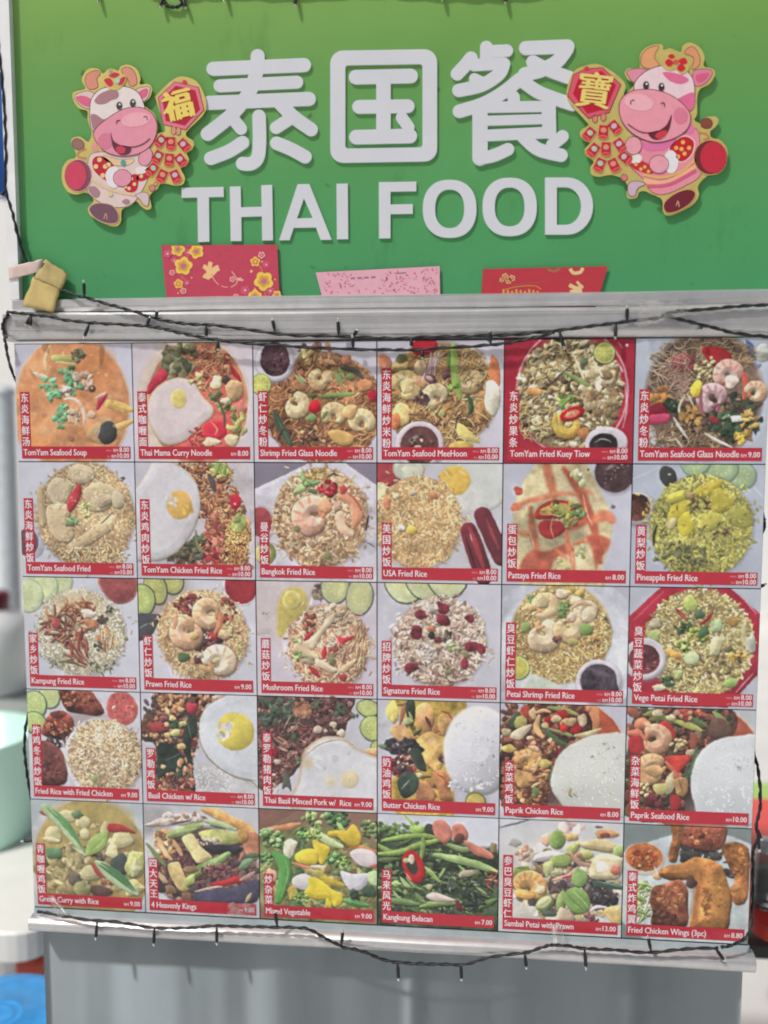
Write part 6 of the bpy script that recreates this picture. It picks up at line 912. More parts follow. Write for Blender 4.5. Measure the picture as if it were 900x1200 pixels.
for i, (cap, zh, pr) in enumerate(D):
    r_, c_ = divmod(i, 6)
    key = (c_ == 0)
    me = panel_mesh(CW - GAPW, CH - GAPW)
    p = link('menu_panel', me, print_mat(i)); p.location = ((c_ + .5) * CW - .6, 0, ZT - (r_ + .5) * CH); loc = Vector(p.location)
    p.parent = menu; p.matrix_parent_inverse = Matrix.Translation(-Vector(menu.location))
    p['label'] = 'menu picture of ' + SAYS[i]
    link('caption_strip', strip_mesh(0), M_RED, p); link('name_strip', strip_mesh(len(zh)), M_RED, p)
    put_text(text_mesh(cap, .0146, .00022, .80, .98), 'caption_lettering', p, M_TXT, -.0895, zb_ + .0106, -.0023)
    put_text(text_mesh('\n'.join(zh), .0163, .0003, .86, 1., 1.045 * .01725 / .0163, 'CENTER'), 'name_lettering', p, M_TXT, -.0845, zb_ + .0268 + .01725 * len(zh), -.0024, 'C', 'T')
    if pr == 2:
        for dz, s_, t_ in ((.0163, '8.00', 'SMALL'), (.0066, '10.00', 'BIG')):
            o = put_text(text_mesh(s_, .0112, .0002, .86), 'price_lettering', p, M_TXT, .0915, zb_ + dz, -.0023, 'R')
            w_ = .0232 if s_ == '8.00' else .0288
            a_, b_ = bounds(o.data); o2 = put_text(text_mesh('RM', .0074, .00015, .86), 'currency_lettering', p, M_TXT2, a_[0] - .0022, zb_ + dz, -.0023, 'R')
            a_, b_ = bounds(o2.data); put_text(text_mesh(t_, .0040, .00008, .9), 'size_lettering', p, M_TXT3, a_[0] - .0022, zb_ + dz + .001, -.0023, 'R')
    else:
        o = put_text(text_mesh(pr, .0122, .0002, .86), 'price_lettering', p, M_TXT, .0908, zb_ + .0106, -.0023, 'R')
        a_, b_ = bounds(o.data); put_text(text_mesh('RM', .0074, .00015, .86), 'currency_lettering', p, M_TXT2, a_[0] - .0025, zb_ + .0106, -.0023, 'R')
# ================================================================ die-cut cow decorations
def grow(pts, d):
    p = [np.array(q, float) for q in pts]; n = len(p); ar = sum(p[i][0] * p[(i + 1) % n][1] - p[(i + 1) % n][0] * p[i][1] for i in range(n)); s_ = 1 if ar > 0 else -1; out = []
    for i in range(n):
        t = p[(i + 1) % n] - p[i - 1]; t = t / (np.hypot(*t) + 1e-9); out.append(p[i] + s_ * d * np.array([t[1], -t[0]]))
    return out
def pmat(c, rough=.38):
    g_ = sum(c) / 3; k = [min(235, max(0, g_ + (v - g_) * 1.04) * .92) for v in c]
    return mat('print_%d_%d_%d' % tuple(c), obs(*k), rough, spec=.35, noise=.04, nscale=90)
M_GOLD = mat('gold_foil', obs(224, 192, 116), .26, metal=.45, noise=.08, nscale=60)
INK = (92, 56, 66)
class Card:
    def __init__(s, root, T, y):
        s.root, s.T, s.y = root, T, y
    def loop(s, pts, sm, y):
        q = crspline(pts, 4, True) if sm else [np.array(k, float) for k in pts]
        return [s.T(k[0], k[1]) for k in q]
    def shape(s, name, pts, col, lv, sm=True, ol=0., olc=INK, material=None, label=None, th=.0003):
        y = s.y - .00032 * lv; q = crspline(pts, 4, True) if sm else [np.array(k, float) for k in pts]
        if ol:
            rel(MB().prism([px_loop([s.T(*k) for k in grow(q, ol)], y)], y + .00008, y + .0003).build(name + '_outline', pmat(olc)), s.root)
        return rel(MB().prism([px_loop([s.T(*k) for k in q], y)], y, y + th).build(name, material or pmat(col), label=label), s.root)
    def oval(s, name, cx, cy, rx, ry, col, lv, rot=0, **k):
        c, t = math.cos(math.radians(rot)), math.sin(math.radians(rot)); pts = []
        for i in range(20):
            a = 6.28318 * i / 20; X, Y = rx * math.cos(a), ry * math.sin(a); pts.append((cx + X * c - Y * t, cy + X * t + Y * c))
        return s.shape(name, pts, col, lv, sm=False, **k)
    def line(s, name, pts, w, col, lv):
        p = crspline(pts, 5); L, R = [], []
        for i in range(len(p)):
            t = p[min(i + 1, len(p) - 1)] - p[max(i - 1, 0)]; t = t / np.hypot(*t); nn = np.array([-t[1], t[0]]); L.append(p[i] + nn * w / 2); R.append(p[i] - nn * w / 2)
        return s.shape(name, L + R[::-1], col, lv, sm=False)
    def cracker(s, cx, cy, rot, pale):
        c, t = math.cos(math.radians(rot)), math.sin(math.radians(rot)); f = lambda X, Y: (cx + X * c - Y * t, cy + X * t + Y * c)
        s.shape('firecracker', [f(-24, -36), f(24, -36), f(27, 30), f(0, 38), f(-27, 30)], (178, 44, 62), 3, sm=False, ol=3, olc=(205, 176, 120))
        q = [f(16 * math.cos(a / 2), -10 + 14 * math.sin(a / 2)) for a in range(12)]; s.shape('firecracker_label', q, pale, 4, sm=False)
        q = [f(22 * math.cos(a * .523), 28 + 9 * math.sin(a * .523)) for a in range(12)]; s.shape('firecracker_end', q, (206, 60, 74), 4, sm=False, ol=1.5, olc=(214, 186, 130))
def glyph(card, ch, cx, cy, size_px, rot, lv, col=(224, 190, 96), bold=.05):
    me = text_mesh(ch, 1.0, bold * .7); a, b = bounds(me); c = (a + b) / 2; k = 1 / (b[2] - a[2])
    cc = card.T(cx, cy); ctr = at(cc[0], cc[1], card.y); sz = abs(at(cc[0], cc[1] + size_px, card.y)[2] - ctr[2])
    y = card.y - .00032 * lv
    me.transform(Matrix.Translation((ctr[0], y, ctr[2])) @ Matrix.Rotation(math.radians(-rot), 4, 'Y') @ Matrix.Scale(sz * k, 4) @ Matrix.Translation(-Vector(c)))
    me.name = 'character'; return rel(link('character', me, mat('gold_%d' % col[0], obs(*col), .4, metal=.1)), card.root)

YCOW = YS - .0064
cow = empty('paper_cow_decoration', tuple(at(140, 260, YCOW)))
tag(cow, 'cartoon cow paper cut-out with brown patches and a crown, left of the white characters', 'decoration', 'paper cow decorations')
K = Card(cow, lambda x, y: (60 + x / 4.737, 60 + y / 4.737), YCOW)
K.shape('card', [(185, 120), (215, 95), (262, 98), (288, 125), (315, 100), (345, 98), (372, 108), (388, 84), (430, 75), (475, 100), (495, 150), (492, 183), (540, 182), (560, 212), (545, 258), (512, 288), (530, 312), (575, 350), (592, 410), (590, 455), (605, 452), (632, 430), (582, 270), (590, 238), (680, 155), (745, 142), (822, 185), (860, 325), (748, 452), (790, 500), (782, 545), (752, 566), (765, 600), (748, 635), (718, 650), (742, 700), (730, 738), (685, 746), (640, 735), (605, 738), (588, 765), (548, 800), (556, 865), (530, 880), (498, 860), (470, 832), (440, 858), (392, 880), (386, 945), (360, 972), (300, 960), (222, 915), (204, 872), (236, 828), (195, 785), (140, 795), (90, 778), (60, 720), (62, 650), (92, 605), (135, 590), (132, 552), (110, 512), (118, 482), (160, 475), (200, 502), (216, 490), (224, 450), (202, 380), (200, 332), (150, 315), (120, 262), (126, 226), (190, 208), (170, 165)], None, 0, material=M_GOLD, th=.0016)
K.shape('horn', [(190, 172), (200, 130), (250, 108), (272, 122), (252, 155), (258, 198), (212, 210)], (206, 140, 122), 1, ol=3)
K.shape('horn', [(392, 100), (430, 90), (464, 122), (474, 178), (440, 192), (424, 150), (404, 132)], (206, 142, 124), 1, ol=3)
K.shape('ear', [(130, 248), (200, 222), (240, 240), (232, 290), (208, 318), (160, 296)], (214, 190, 190), 1, ol=3); K.shape('inner_ear', [(134, 256), (180, 248), (222, 268), (214, 308), (168, 294)], (208, 104, 132), 2)
K.shape('ear', [(470, 218), (530, 198), (548, 210), (534, 256), (505, 276)], (214, 190, 190), 1, ol=3); K.shape('inner_ear', [(486, 226), (532, 206), (534, 240), (506, 262)], (208, 104, 132), 2)
K.shape('body', [(215, 580), (300, 560), (480, 570), (540, 560), (560, 640), (500, 780), (440, 852), (360, 866), (280, 842), (205, 780), (205, 680)], (216, 196, 192), 1, ol=3)
K.shape('head', [(216, 330), (225, 265), (270, 215), (340, 198), (420, 200), (478, 228), (508, 282), (516, 330), (480, 380), (320, 430), (238, 445), (218, 390)], (222, 212, 210), 3, ol=4)
K.shape('patch', [(240, 275), (272, 236), (330, 214), (372, 226), (368, 258), (336, 270), (300, 290), (262, 294)], (164, 124, 130), 4); K.shape('patch', [(220, 352), (250, 352), (284, 376), (312, 380), (298, 412), (240, 442), (222, 396)], (166, 122, 130), 4)
K.shape('muzzle', [(240, 478), (248, 432), (316, 372), (400, 324), (482, 312), (552, 340), (585, 402), (578, 470), (545, 528), (480, 568), (382, 580), (292, 550)], (218, 146, 164), 5, ol=4); K.oval('cheek', 300, 500, 42, 46, (206, 124, 148), 6, 20); K.oval('muzzle_shine', 470, 380, 82, 40, (228, 168, 180), 6, -8)
K.shape('mouth', [(330, 448), (345, 496), (392, 524), (442, 534), (430, 568), (384, 574), (346, 540), (334, 490)], (98, 50, 66), 7); K.shape('tongue', [(358, 538), (382, 526), (412, 540), (404, 566), (374, 566)], (196, 66, 88), 8); K.line('smile', [(392, 524), (450, 532), (510, 514), (548, 484)], 5, INK, 7); K.line('nostril', [(362, 402), (366, 386), (382, 384)], 5, INK, 7); K.line('nostril', [(512, 366), (528, 362), (534, 382)], 5, INK, 7)
for x, y in ((377, 302), (452, 287)): K.oval('eye', x, y, 14, 20, (70, 62, 66), 6, 8, ol=2); K.oval('eye_shine', x + 3, y - 7, 5, 6, (226, 226, 228), 7)
K.shape('crown', [(285, 158), (320, 132), (342, 112), (372, 118), (416, 138), (408, 176), (372, 212), (330, 212), (300, 190)], None, 5, material=M_GOLD)
for q in ([(292, 160), (325, 150), (345, 180), (322, 196)], [(320, 136), (350, 118), (380, 128), (350, 148)], [(414, 142), (386, 150), (372, 186), (396, 182)]): K.shape('crown_petal', q, (190, 52, 72), 6)
K.oval('gem', 366, 162, 15, 17, (170, 196, 180), 7); K.oval('gem', 330, 112, 10, 10, (150, 150, 150), 6)
K.shape('shirt', [(228, 612), (250, 584), (300, 590), (352, 640), (372, 700), (332, 732), (282, 704), (238, 662)], (182, 40, 62), 2, ol=4, olc=(224, 204, 190))
for x, y in ((268, 602), (248, 640), (300, 640), (286, 690), (318, 630)): K.oval('dot', x, y, 13, 13, (226, 196, 140), 3)
K.shape('shirt', [(400, 744), (440, 690), (482, 690), (474, 770), (425, 782)], (182, 40, 62), 2); K.shape('shirt', [(478, 690), (520, 670), (550, 690), (510, 720), (478, 716)], (182, 44, 64), 2)
for x, y in ((445, 708), (462, 738), (432, 762), (412, 752), (500, 694)): K.oval('dot', x, y, 10, 10, (226, 196, 140), 3)
K.shape('scarf', [(290, 580), (380, 602), (460, 600), (430, 630), (360, 634), (300, 606)], (222, 190, 150), 2, ol=2); K.oval('bell', 400, 620, 15, 18, (96, 148, 160), 4)
K.shape('cuff', [(300, 690), (320, 650), (352, 640), (376, 660), (380, 730), (352, 760), (318, 744)], (222, 218, 222), 3); K.oval('hand', 395, 704, 50, 46, (216, 148, 166), 4, ol=3); K.shape('hand', [(486, 610), (500, 560), (540, 538), (560, 570), (548, 616), (516, 636)], (216, 150, 168), 4, ol=3); K.shape('arm_fur', [(470, 650), (510, 636), (540, 650), (520, 676), (480, 680)], (222, 216, 214), 3)
K.line('hem', [(215, 706), (300, 756), (390, 784), (468, 796)], 16, (216, 190, 160), 3); K.shape('patch', [(205, 760), (240, 750), (270, 780), (255, 810), (225, 800)], (164, 128, 134), 3); K.shape('patch', [(392, 836), (415, 820), (436, 832), (420, 850)], (164, 128, 134), 3); K.oval('bell', 328, 792, 13, 14, (206, 196, 150), 4)
K.oval('foot', 150, 690, 72, 88, (134, 76, 96), 3, ol=4, olc=(205, 176, 140)); K.oval('sole', 136, 690, 60, 80, (196, 72, 98), 4, ol=2)
K.shape('foot', [(212, 878), (248, 846), (330, 854), (370, 900), (364, 948), (310, 954), (246, 926)], (116, 82, 98), 3, ol=4, olc=(205, 176, 140)); K.line('hoof_line', [(292, 930), (304, 900), (310, 934)], 4, (206, 170, 130), 4)
K.oval('tail_tuft', 148, 516, 34, 28, (146, 110, 104), 2, 30, ol=3); K.line('tail', [(190, 540), (150, 560), (150, 585), (195, 594)], 9, (180, 132, 110), 2); K.shape('collar', [(222, 540), (236, 506), (262, 540), (252, 560)], (210, 150, 140), 2)
K.shape('lantern', [(596, 258), (686, 172), (816, 202), (846, 325), (746, 434), (622, 404)], (214, 120, 140), 2, sm=False, ol=4, olc=(120, 40, 56)); K.shape('lantern_face', [(616, 262), (692, 192), (800, 218), (826, 322), (740, 412), (636, 386)], (172, 38, 60), 3, sm=False); K.oval('lantern_ring', 740, 172, 14, 12, (200, 60, 76), 3)
glyph(K, '福', 702, 298, 36, 12, 5, bold=.075)
for k, (x, y, r) in enumerate(((605, 500, 38), (664, 512, 0), (738, 522, -42), (590, 588, 30), (655, 604, 4), (720, 606, -38), (560, 656, 42), (614, 694, 26), (690, 696, -24))): K.cracker(x, y, r, ((176, 190, 176), (214, 140, 120), (196, 176, 190))[k % 3])
K.oval('bead', 560, 760, 16, 16, (206, 130, 130), 2, ol=3); K.oval('bead', 580, 738, 10, 10, (206, 150, 110), 2, ol=2); K.oval('bead', 680, 440, 12, 22, (206, 150, 120), 2, ol=3); K.oval('bead', 706, 444, 12, 22, (206, 150, 120), 2, ol=3); K.shape('tassel', [(470, 800), (510, 784), (540, 800), (536, 856), (512, 850), (494, 824)], (206, 186, 190), 2, ol=3)

cow2 = empty('paper_cow_decoration', tuple(at(795, 250, YCOW)))
tag(cow2, 'cartoon cow paper cut-out with pink patches and a red bow, right of the white characters', 'decoration', 'paper cow decorations')
K = Card(cow2, lambda x, y: (660 + x / 4.5, 40 + y / 4.5), YCOW)
K.shape('card', [(405, 112), (430, 76), (480, 54), (522, 56), (530, 84), (562, 74), (620, 94), (630, 62), (668, 44), (720, 70), (746, 120), (742, 168), (790, 184), (800, 216), (772, 262), (722, 290), (706, 340), (706, 420), (692, 452), (726, 470), (742, 442), (800, 434), (820, 456), (802, 490), (776, 512), (782, 545), (830, 560), (865, 610), (860, 690), (822, 735), (762, 746), (712, 800), (716, 850), (682, 900), (602, 944), (546, 955), (526, 930), (520, 872), (462, 842), (432, 828), (402, 832), (386, 862), (345, 866), (334, 840), (340, 800), (308, 760), (250, 742), (190, 752), (150, 740), (144, 702), (160, 670), (122, 640), (114, 606), (140, 572), (96, 545), (90, 510), (130, 482), (124, 464), (20, 332), (50, 206), (110, 168), (200, 163), (322, 252), (318, 325), (345, 300), (374, 262), (340, 238), (325, 202), (345, 180), (402, 178)], None, 0, material=M_GOLD, th=.0016)
K.shape('horn', [(416, 166), (416, 112), (450, 76), (502, 64), (486, 98), (482, 130), (504, 160), (470, 182)], (214, 156, 112), 1, ol=3); K.shape('horn', [(640, 98), (682, 66), (716, 112), (716, 162), (680, 184), (690, 124)], (210, 146, 108), 1, ol=3)
K.shape('ear', [(340, 194), (400, 182), (440, 196), (404, 240), (372, 252), (348, 226)], (214, 140, 160), 1, ol=3); K.shape('ear', [(688, 198), (740, 186), (786, 198), (762, 246), (720, 272), (690, 262)], (214, 130, 156), 1, ol=3); K.shape('inner_ear', [(700, 216), (770, 204), (748, 240), (712, 254)], (206, 96, 130), 2)
K.shape('body', [(400, 560), (560, 560), (700, 500), (720, 620), (724, 740), (640, 800), (540, 842), (470, 832), (420, 760), (350, 690), (340, 600)], (220, 140, 156), 1, ol=3)
K.shape('head', [(376, 292), (390, 240), (450, 190), (530, 168), (622, 180), (680, 232), (692, 320), (680, 384), (600, 402), (420, 340)], (224, 200, 206), 3, ol=4)
K.shape('patch', [(524, 204), (560, 200), (620, 214), (662, 240), (626, 262), (580, 254), (550, 236)], (212, 108, 146), 4); K.shape('patch', [(594, 356), (640, 322), (690, 310), (690, 380), (650, 402)], (212, 108, 146), 4)
K.shape('muzzle', [(297, 402), (310, 340), (370, 300), (470, 294), (560, 320), (630, 370), (670, 430), (652, 500), (582, 548), (480, 568), (382, 532), (320, 472)], (222, 150, 164), 5, ol=4); K.oval('cheek', 620, 430, 38, 44, (210, 122, 146), 6); K.oval('muzzle_shine', 400, 360, 78, 44, (230, 172, 182), 6, 10)
K.shape('mouth', [(450, 520), (500, 510), (545, 478), (572, 424), (562, 490), (540, 530), (500, 556), (464, 546)], (96, 44, 56), 7); K.shape('tongue', [(484, 536), (510, 514), (546, 508), (536, 536), (504, 552)], (198, 62, 72), 8); K.line('smile', [(340, 474), (400, 512), (450, 520), (500, 510)], 5, INK, 7); K.line('nostril', [(356, 372), (358, 352), (376, 348)], 5, INK, 7); K.line('nostril', [(514, 366), (532, 362), (534, 382)], 5, INK, 7)
for x, y in ((437, 270), (518, 278)): K.oval('eye', x, y, 14, 20, (60, 52, 58), 6, 4, ol=2); K.oval('eye_shine', x + 3, y - 8, 5, 6, (226, 226, 228), 7)
K.shape('bow', [(514, 130), (540, 96), (580, 96), (600, 120), (640, 110), (666, 140), (660, 190), (626, 212), (594, 186), (570, 192), (530, 180)], None, 5, material=M_GOLD)
for q in ([(536, 150), (556, 130), (582, 150), (560, 172)], [(552, 116), (572, 104), (590, 118), (572, 130)], [(606, 140), (640, 124), (656, 150), (630, 160)], [(600, 180), (618, 156), (646, 178), (622, 198)]): K.shape('bow_petal', q, (194, 40, 54), 6)
K.oval('bow_knot', 594, 146, 13, 13, (200, 90, 70), 7)
K.shape('shirt', [(560, 612), (600, 556), (650, 540), (690, 572), (672, 640), (616, 672)], (184, 36, 48), 2, ol=5, olc=(224, 214, 216))
for x, y in ((596, 600), (632, 570), (640, 630), (664, 600), (606, 646), (624, 606)): K.oval('dot', x, y, 11, 11, (226, 176, 100), 3)
K.shape('shirt', [(352, 690), (400, 664), (470, 700), (470, 736), (400, 722)], (186, 50, 60), 2)
for x, y in ((384, 686), (430, 700), (410, 712), (450, 724)): K.oval('dot', x, y, 9, 9, (226, 176, 100), 3)
K.shape('scarf', [(410, 570), (470, 580), (560, 560), (600, 548), (560, 600), (480, 616), (424, 604)], (210, 116, 160), 2); K.shape('arm_fur', [(356, 650), (390, 630), (416, 650), (404, 676), (366, 680)], (222, 216, 214), 3)
K.shape('cuff', [(536, 640), (570, 612), (600, 640), (606, 690), (584, 730), (548, 724)], (222, 218, 222), 3); K.oval('hand', 505, 686, 50, 46, (220, 156, 170), 4, ol=3); K.oval('hand', 370, 588, 42, 46, (220, 156, 168), 4, ol=3)
K.line('hem', [(420, 740), (520, 756), (620, 724), (700, 660)], 14, (216, 170, 110), 3); K.line('hem', [(440, 800), (560, 790), (700, 716)], 16, (206, 96, 130), 3); K.shape('belly', [(430, 760), (540, 772), (690, 690), (700, 706), (560, 788), (446, 792)], (226, 176, 140), 2)
K.oval('foot', 776, 650, 86, 90, (104, 46, 50), 3, ol=4, olc=(205, 166, 110)); K.oval('sole', 792, 650, 70, 84, (186, 50, 68), 4, ol=2); K.shape('foot', [(534, 892), (590, 842), (660, 820), (696, 840), (670, 890), (602, 932), (544, 938)], (108, 40, 52), 3, ol=4, olc=(205, 166, 110)); K.line('hoof_line', [(596, 906), (606, 880), (612, 912)], 4, (206, 170, 130), 4)
K.oval('tail_tuft', 756, 470, 30, 26, (128, 74, 60), 2, ol=3); K.line('tail', [(716, 520), (750, 524), (768, 545), (740, 556)], 9, (190, 130, 80), 2); K.shape('collar', [(652, 520), (676, 470), (694, 500), (680, 526)], (214, 120, 160), 2)
K.shape('lantern', [(25, 326), (56, 214), (120, 186), (205, 178), (302, 266), (240, 412), (134, 442)], (206, 90, 110), 2, sm=False, ol=4, olc=(110, 30, 46)); K.shape('lantern_face', [(52, 314), (84, 222), (204, 194), (278, 268), (226, 394), (126, 418)], (178, 32, 52), 3, sm=False); K.oval('lantern_ring', 124, 182, 14, 12, (196, 60, 70), 3)
glyph(K, '寶', 164, 296, 42, -8, 5, (214, 190, 110), .035)
for k, (x, y, r) in enumerate(((136, 528, 38), (212, 516, 4), (274, 492, -38), (158, 612, 38), (226, 606, 2), (300, 586, -36), (192, 690, 24), (268, 692, -26), (328, 652, -50))): K.cracker(x, y, r, ((176, 190, 176), (214, 140, 120), (196, 176, 190))[k % 3])
K.oval('bead', 322, 756, 16, 16, (206, 120, 120), 2, ol=3); K.oval('bead', 168, 446, 13, 20, (206, 130, 110), 2, ol=3); K.oval('bead', 212, 438, 13, 20, (206, 130, 110), 2, ol=3); K.shape('tassel', [(345, 792), (384, 776), (430, 790), (392, 812), (378, 850), (346, 846)], (196, 170, 186), 2, ol=3)

# ================================================================ red packets tucked behind the ledge
def packet(name, corners, col, label, Y=YS - .004):
    root = empty(name, tuple(at(*corners[3], Y))); tag(root, label, 'red packet' if 'pink' not in label else 'paper packet', 'paper packets tucked behind the ledge')
    mb = MB(); mb.prism([px_loop(corners, Y)], Y - .0008, Y + .0004); rel(mb.build('envelope', pmat(col, .45)), root); return root
def flower(root, x, y, r, c1, c2, c3, Y, rot=0., lv=0, ytop=0.):
    y0 = Y - .0011 - .00012 * lv
    for mname, rr, cc, k in (('blossom', r, c1, 0), ('blossom_inner', r * .62, c2, 1), ('blossom_centre', r * .3, c3, 2)):
        pts = []
        for i in range(40):
            a = 6.28318 * i / 40; q = rr * (.74 + .26 * abs(math.cos(2.5 * (a + rot)))) if k < 2 else rr; pts.append((x + q * math.cos(a), max(y + q * math.sin(a), ytop + .02 * i / 40 + .02 * k)))
        rel(MB().prism([px_loop(pts, y0)], y0 - .0001 * k, y0 + .0001).build(mname, pmat(cc)), root)
def marks(root, name, rows, col, Y):
    """thin printed strokes on a packet: (points, width) in photograph pixels, one mesh per motif"""
    mb = MB()
    for n_, (pts, w) in enumerate(rows):
        p = crspline(pts, 4) if len(pts) > 2 else [np.array(q, float) for q in pts]; L, R = [], []
        for i in range(len(p)):
            t = p[min(i + 1, len(p) - 1)] - p[max(i - 1, 0)]; t = t / (np.hypot(*t) + 1e-9); nn = np.array([-t[1], t[0]]); L.append(p[i] + nn * w / 2); R.append(p[i] - nn * w / 2)
        mb.prism([px_loop(L + R[::-1], Y)], Y - .0009 - .00001 * (n_ % 7), Y - .0006)
    return rel(mb.build(name, pmat(col)), root)
YP = YS - .004
pk = packet('flower_packet', [(189.2, 287.6), (324.8, 286.8), (328.4, 362), (196.4, 362)], (184, 70, 92), 'crimson red packet with yellow blossoms, tucked behind the ledge below the letters T and H')
P1 = lambda x, y: (180 + x / 5.625, 280 + y / 5.625)
for n_, (x, y, r, k) in enumerate(((160, 68, 48, 0), (282, 82, 50, 0), (196, 178, 62, 0), (726, 278, 66, 0), (668, 378, 46, 0), (812, 372, 34, 0), (164, 296, 32, 1), (122, 222, 20, 2), (196, 342, 22, 2), (92, 98, 28, 3), (228, 90, 26, 3), (136, 142, 22, 3), (220, 290, 22, 3), (670, 150, 34, 1), (712, 106, 24, 2), (742, 170, 24, 3), (604, 338, 30, 3), (770, 342, 28, 3), (520, 266, 20, 2), (542, 380, 20, 2))):
    a = (((226, 196, 96), (206, 160, 60), (190, 110, 150)), ((226, 190, 96), (200, 120, 60), (226, 180, 120)), ((230, 180, 170), (190, 60, 90), (220, 150, 140)), ((206, 96, 120), (178, 80, 120), (226, 170, 160)))[k]
    q = P1(x, y); flower(pk, q[0], q[1], r / 5.625, *a, YP, n_ * .7, n_ % 5, 288.0)
marks(pk, 'butterfly', [([P1(380, 232), P1(345, 190), P1(328, 180)], 5), ([P1(380, 232), P1(372, 180), P1(378, 152)], 5), ([P1(382, 230), P1(410, 200), P1(432, 190)], 7), ([P1(380, 232), P1(352, 248), P1(344, 262)], 8)], (236, 190, 140), YP)
marks(pk, 'trail', [([P1(384, 236), P1(404, 276), P1(430, 302)], .9), ([P1(446, 310), P1(470, 318), P1(490, 318)], .8), ([P1(510, 318), P1(545, 296), P1(548, 262), P1(516, 214)], 1.), ([P1(548, 268), P1(592, 272)], 2.2), ([P1(548, 262), P1(580, 258)], 1.2)], (232, 176, 160), YP)
marks(pk, 'twig', [([P1(240, 100), P1(216, 140), P1(190, 230), P1(180, 290)], .9), ([P1(190, 250), P1(215, 280)], .8), ([P1(706, 180), P1(720, 220)], 1.2), ([P1(690, 170), P1(705, 190)], 1.), ([P1(730, 340), P1(742, 378)], 1.2)], (206, 120, 90), YP)
for x, y, r in ((644, 214, 2), (250, 256, 1.1), (716, 150, 1.2), (800, 268, 1.1), (162, 358, 1.1), (668, 328, 1.1)):
    q = P1(x, y); flower(pk, q[0], q[1], r, (236, 170, 110), (236, 190, 130), (236, 200, 150), YP, 0, 1)
pk = packet('pattern_packet', [(370, 319.4), (515.2, 312), (516, 360), (381, 360)], (216, 166, 180), 'pale pink patterned paper packet in the middle, half hidden behind the ledge')
rnd = random.Random(8); rows = []
for _ in range(150):
    x = rnd.choice((rnd.uniform(378, 412), rnd.uniform(452, 512), rnd.uniform(452, 512), rnd.uniform(385, 510))); y = rnd.uniform(321 - (x - 370) * .045, 348)
    if y < 319.4 - (x - 370) * .051 + 2 or x < 373 + (y - 319) * .35: continue
    a = rnd.uniform(0, 6.28); l = rnd.uniform(1.2, 4); rows.append(([(x, y), (x + l * .6 * math.cos(a) + rnd.uniform(-1, 1), y + l * .5 * math.sin(a)), (min(x + l * math.cos(a), 513), max(y + l * math.sin(a), 319.4 - (x - 370) * .051 + 1.5))], rnd.uniform(.5, 1.3)))
marks(pk, 'blossom_pattern', rows, (178, 84, 116), YP)
marks(pk, 'character_row', [([(411 + 8 * i, 326.4 - .4 * i), (416 + 8 * i, 326.1 - .4 * i)], 2.2) for i in range(4)] + [([(464, 320.6), (476, 319.8)], 1.6)], (150, 110, 140), YP)
pk = packet('gold_packet', [(566, 315.4), (712.4, 312), (698, 360), (563, 360)], (176, 58, 70), 'red packet with gold motifs, third along, below the letters O and D')
for x, y, r in ((592, 324, 4), (600, 326, 4), (596, 329, 4), (588, 328, 3)): flower(pk, x, y, r, (206, 176, 130), (190, 60, 60), (206, 170, 110), YP, x, int(x) % 4)
marks(pk, 'gold_cloud', [([(668, 315), (672, 320), (680, 319), (683, 314)], 4), ([(667, 334), (676, 338), (683, 335)], 4.5), ([(668, 343), (682, 341)], 6), ([(676, 330), (681, 336)], 3)], (214, 190, 140), YP)
marks(pk, 'gold_lettering', [([(590 + 5 * i, 339 + (i % 3)), (590.5 + 5 * i, 347)], 2.2) for i in range(9)] + [([(590, 340), (606, 336), (626, 335), (634, 339)], .7)], (206, 160, 80), YP)
marks(pk, 'leaf_print', [([(642, 316), (650, 318), (656, 315)], 3), ([(640, 330), (600, 334)], .5)], (150, 110, 80), YP)

# ================================================================ string lights
def strand(label, pts, Y, bulbs, r=.0018, wob=.0012, seed=1):
    """pts / bulbs in photograph pixels on the plane Y (a point may carry its own Y)"""
    W = [at(p[0], p[1], p[2] if len(p) > 2 else Y) for p in pts]; path = crspline(W, 8); rn = random.Random(seed)
    root = empty('string_lights', tuple(W[0])); tag(root, label, 'string lights', 'black string lights tied round the stall')
    a = []; b = []
    for i, p in enumerate(path):
        th = i * .85; t = path[min(i + 1, len(path) - 1)] - path[max(i - 1, 0)]; t = t / (np.linalg.norm(t) + 1e-9); u = np.cross(t, (0, 1, 0)); u = u / (np.linalg.norm(u) + 1e-9); v = np.array((0, 1, 0))
        j = np.array([rn.uniform(-1, 1), 0, rn.uniform(-1, 1)]) * .0007
        a.append(p + j + (u * math.cos(th) + v * math.sin(th)) * wob); b.append(p + j - (u * math.cos(th) + v * math.sin(th)) * wob)
    rel(MB().tube(a, r, 7).build('wire', M_CABLE, smooth=True), root); rel(MB().tube(b, r, 7).build('wire', M_CABLE, smooth=True), root)
    for q in bulbs:
        yb = q[4] if len(q) > 4 else Y
        p0, p1 = Vector(at(q[0], q[1], yb)), Vector(at(q[2], q[3], yb - .004)); d = p1 - p0
        h = rel(MB().tube([p0, p0 + d * .15, p0 + d * .3, p0 + d * .75, p0 + d * .82], [.0016, .0018, .0028, .0028, .0022], 8).build('bulb_holder', M_CABLE, smooth=True), root)
        t_ = MB().tube([p0 + d * .8, p0 + d * .88, p0 + d * .96, p0 + d * 1.0], [.0019, .0021, .0016, .0006], 8).build('bulb', M_TIP, smooth=True); rel(t_, root)
    return root
YR = -.0145
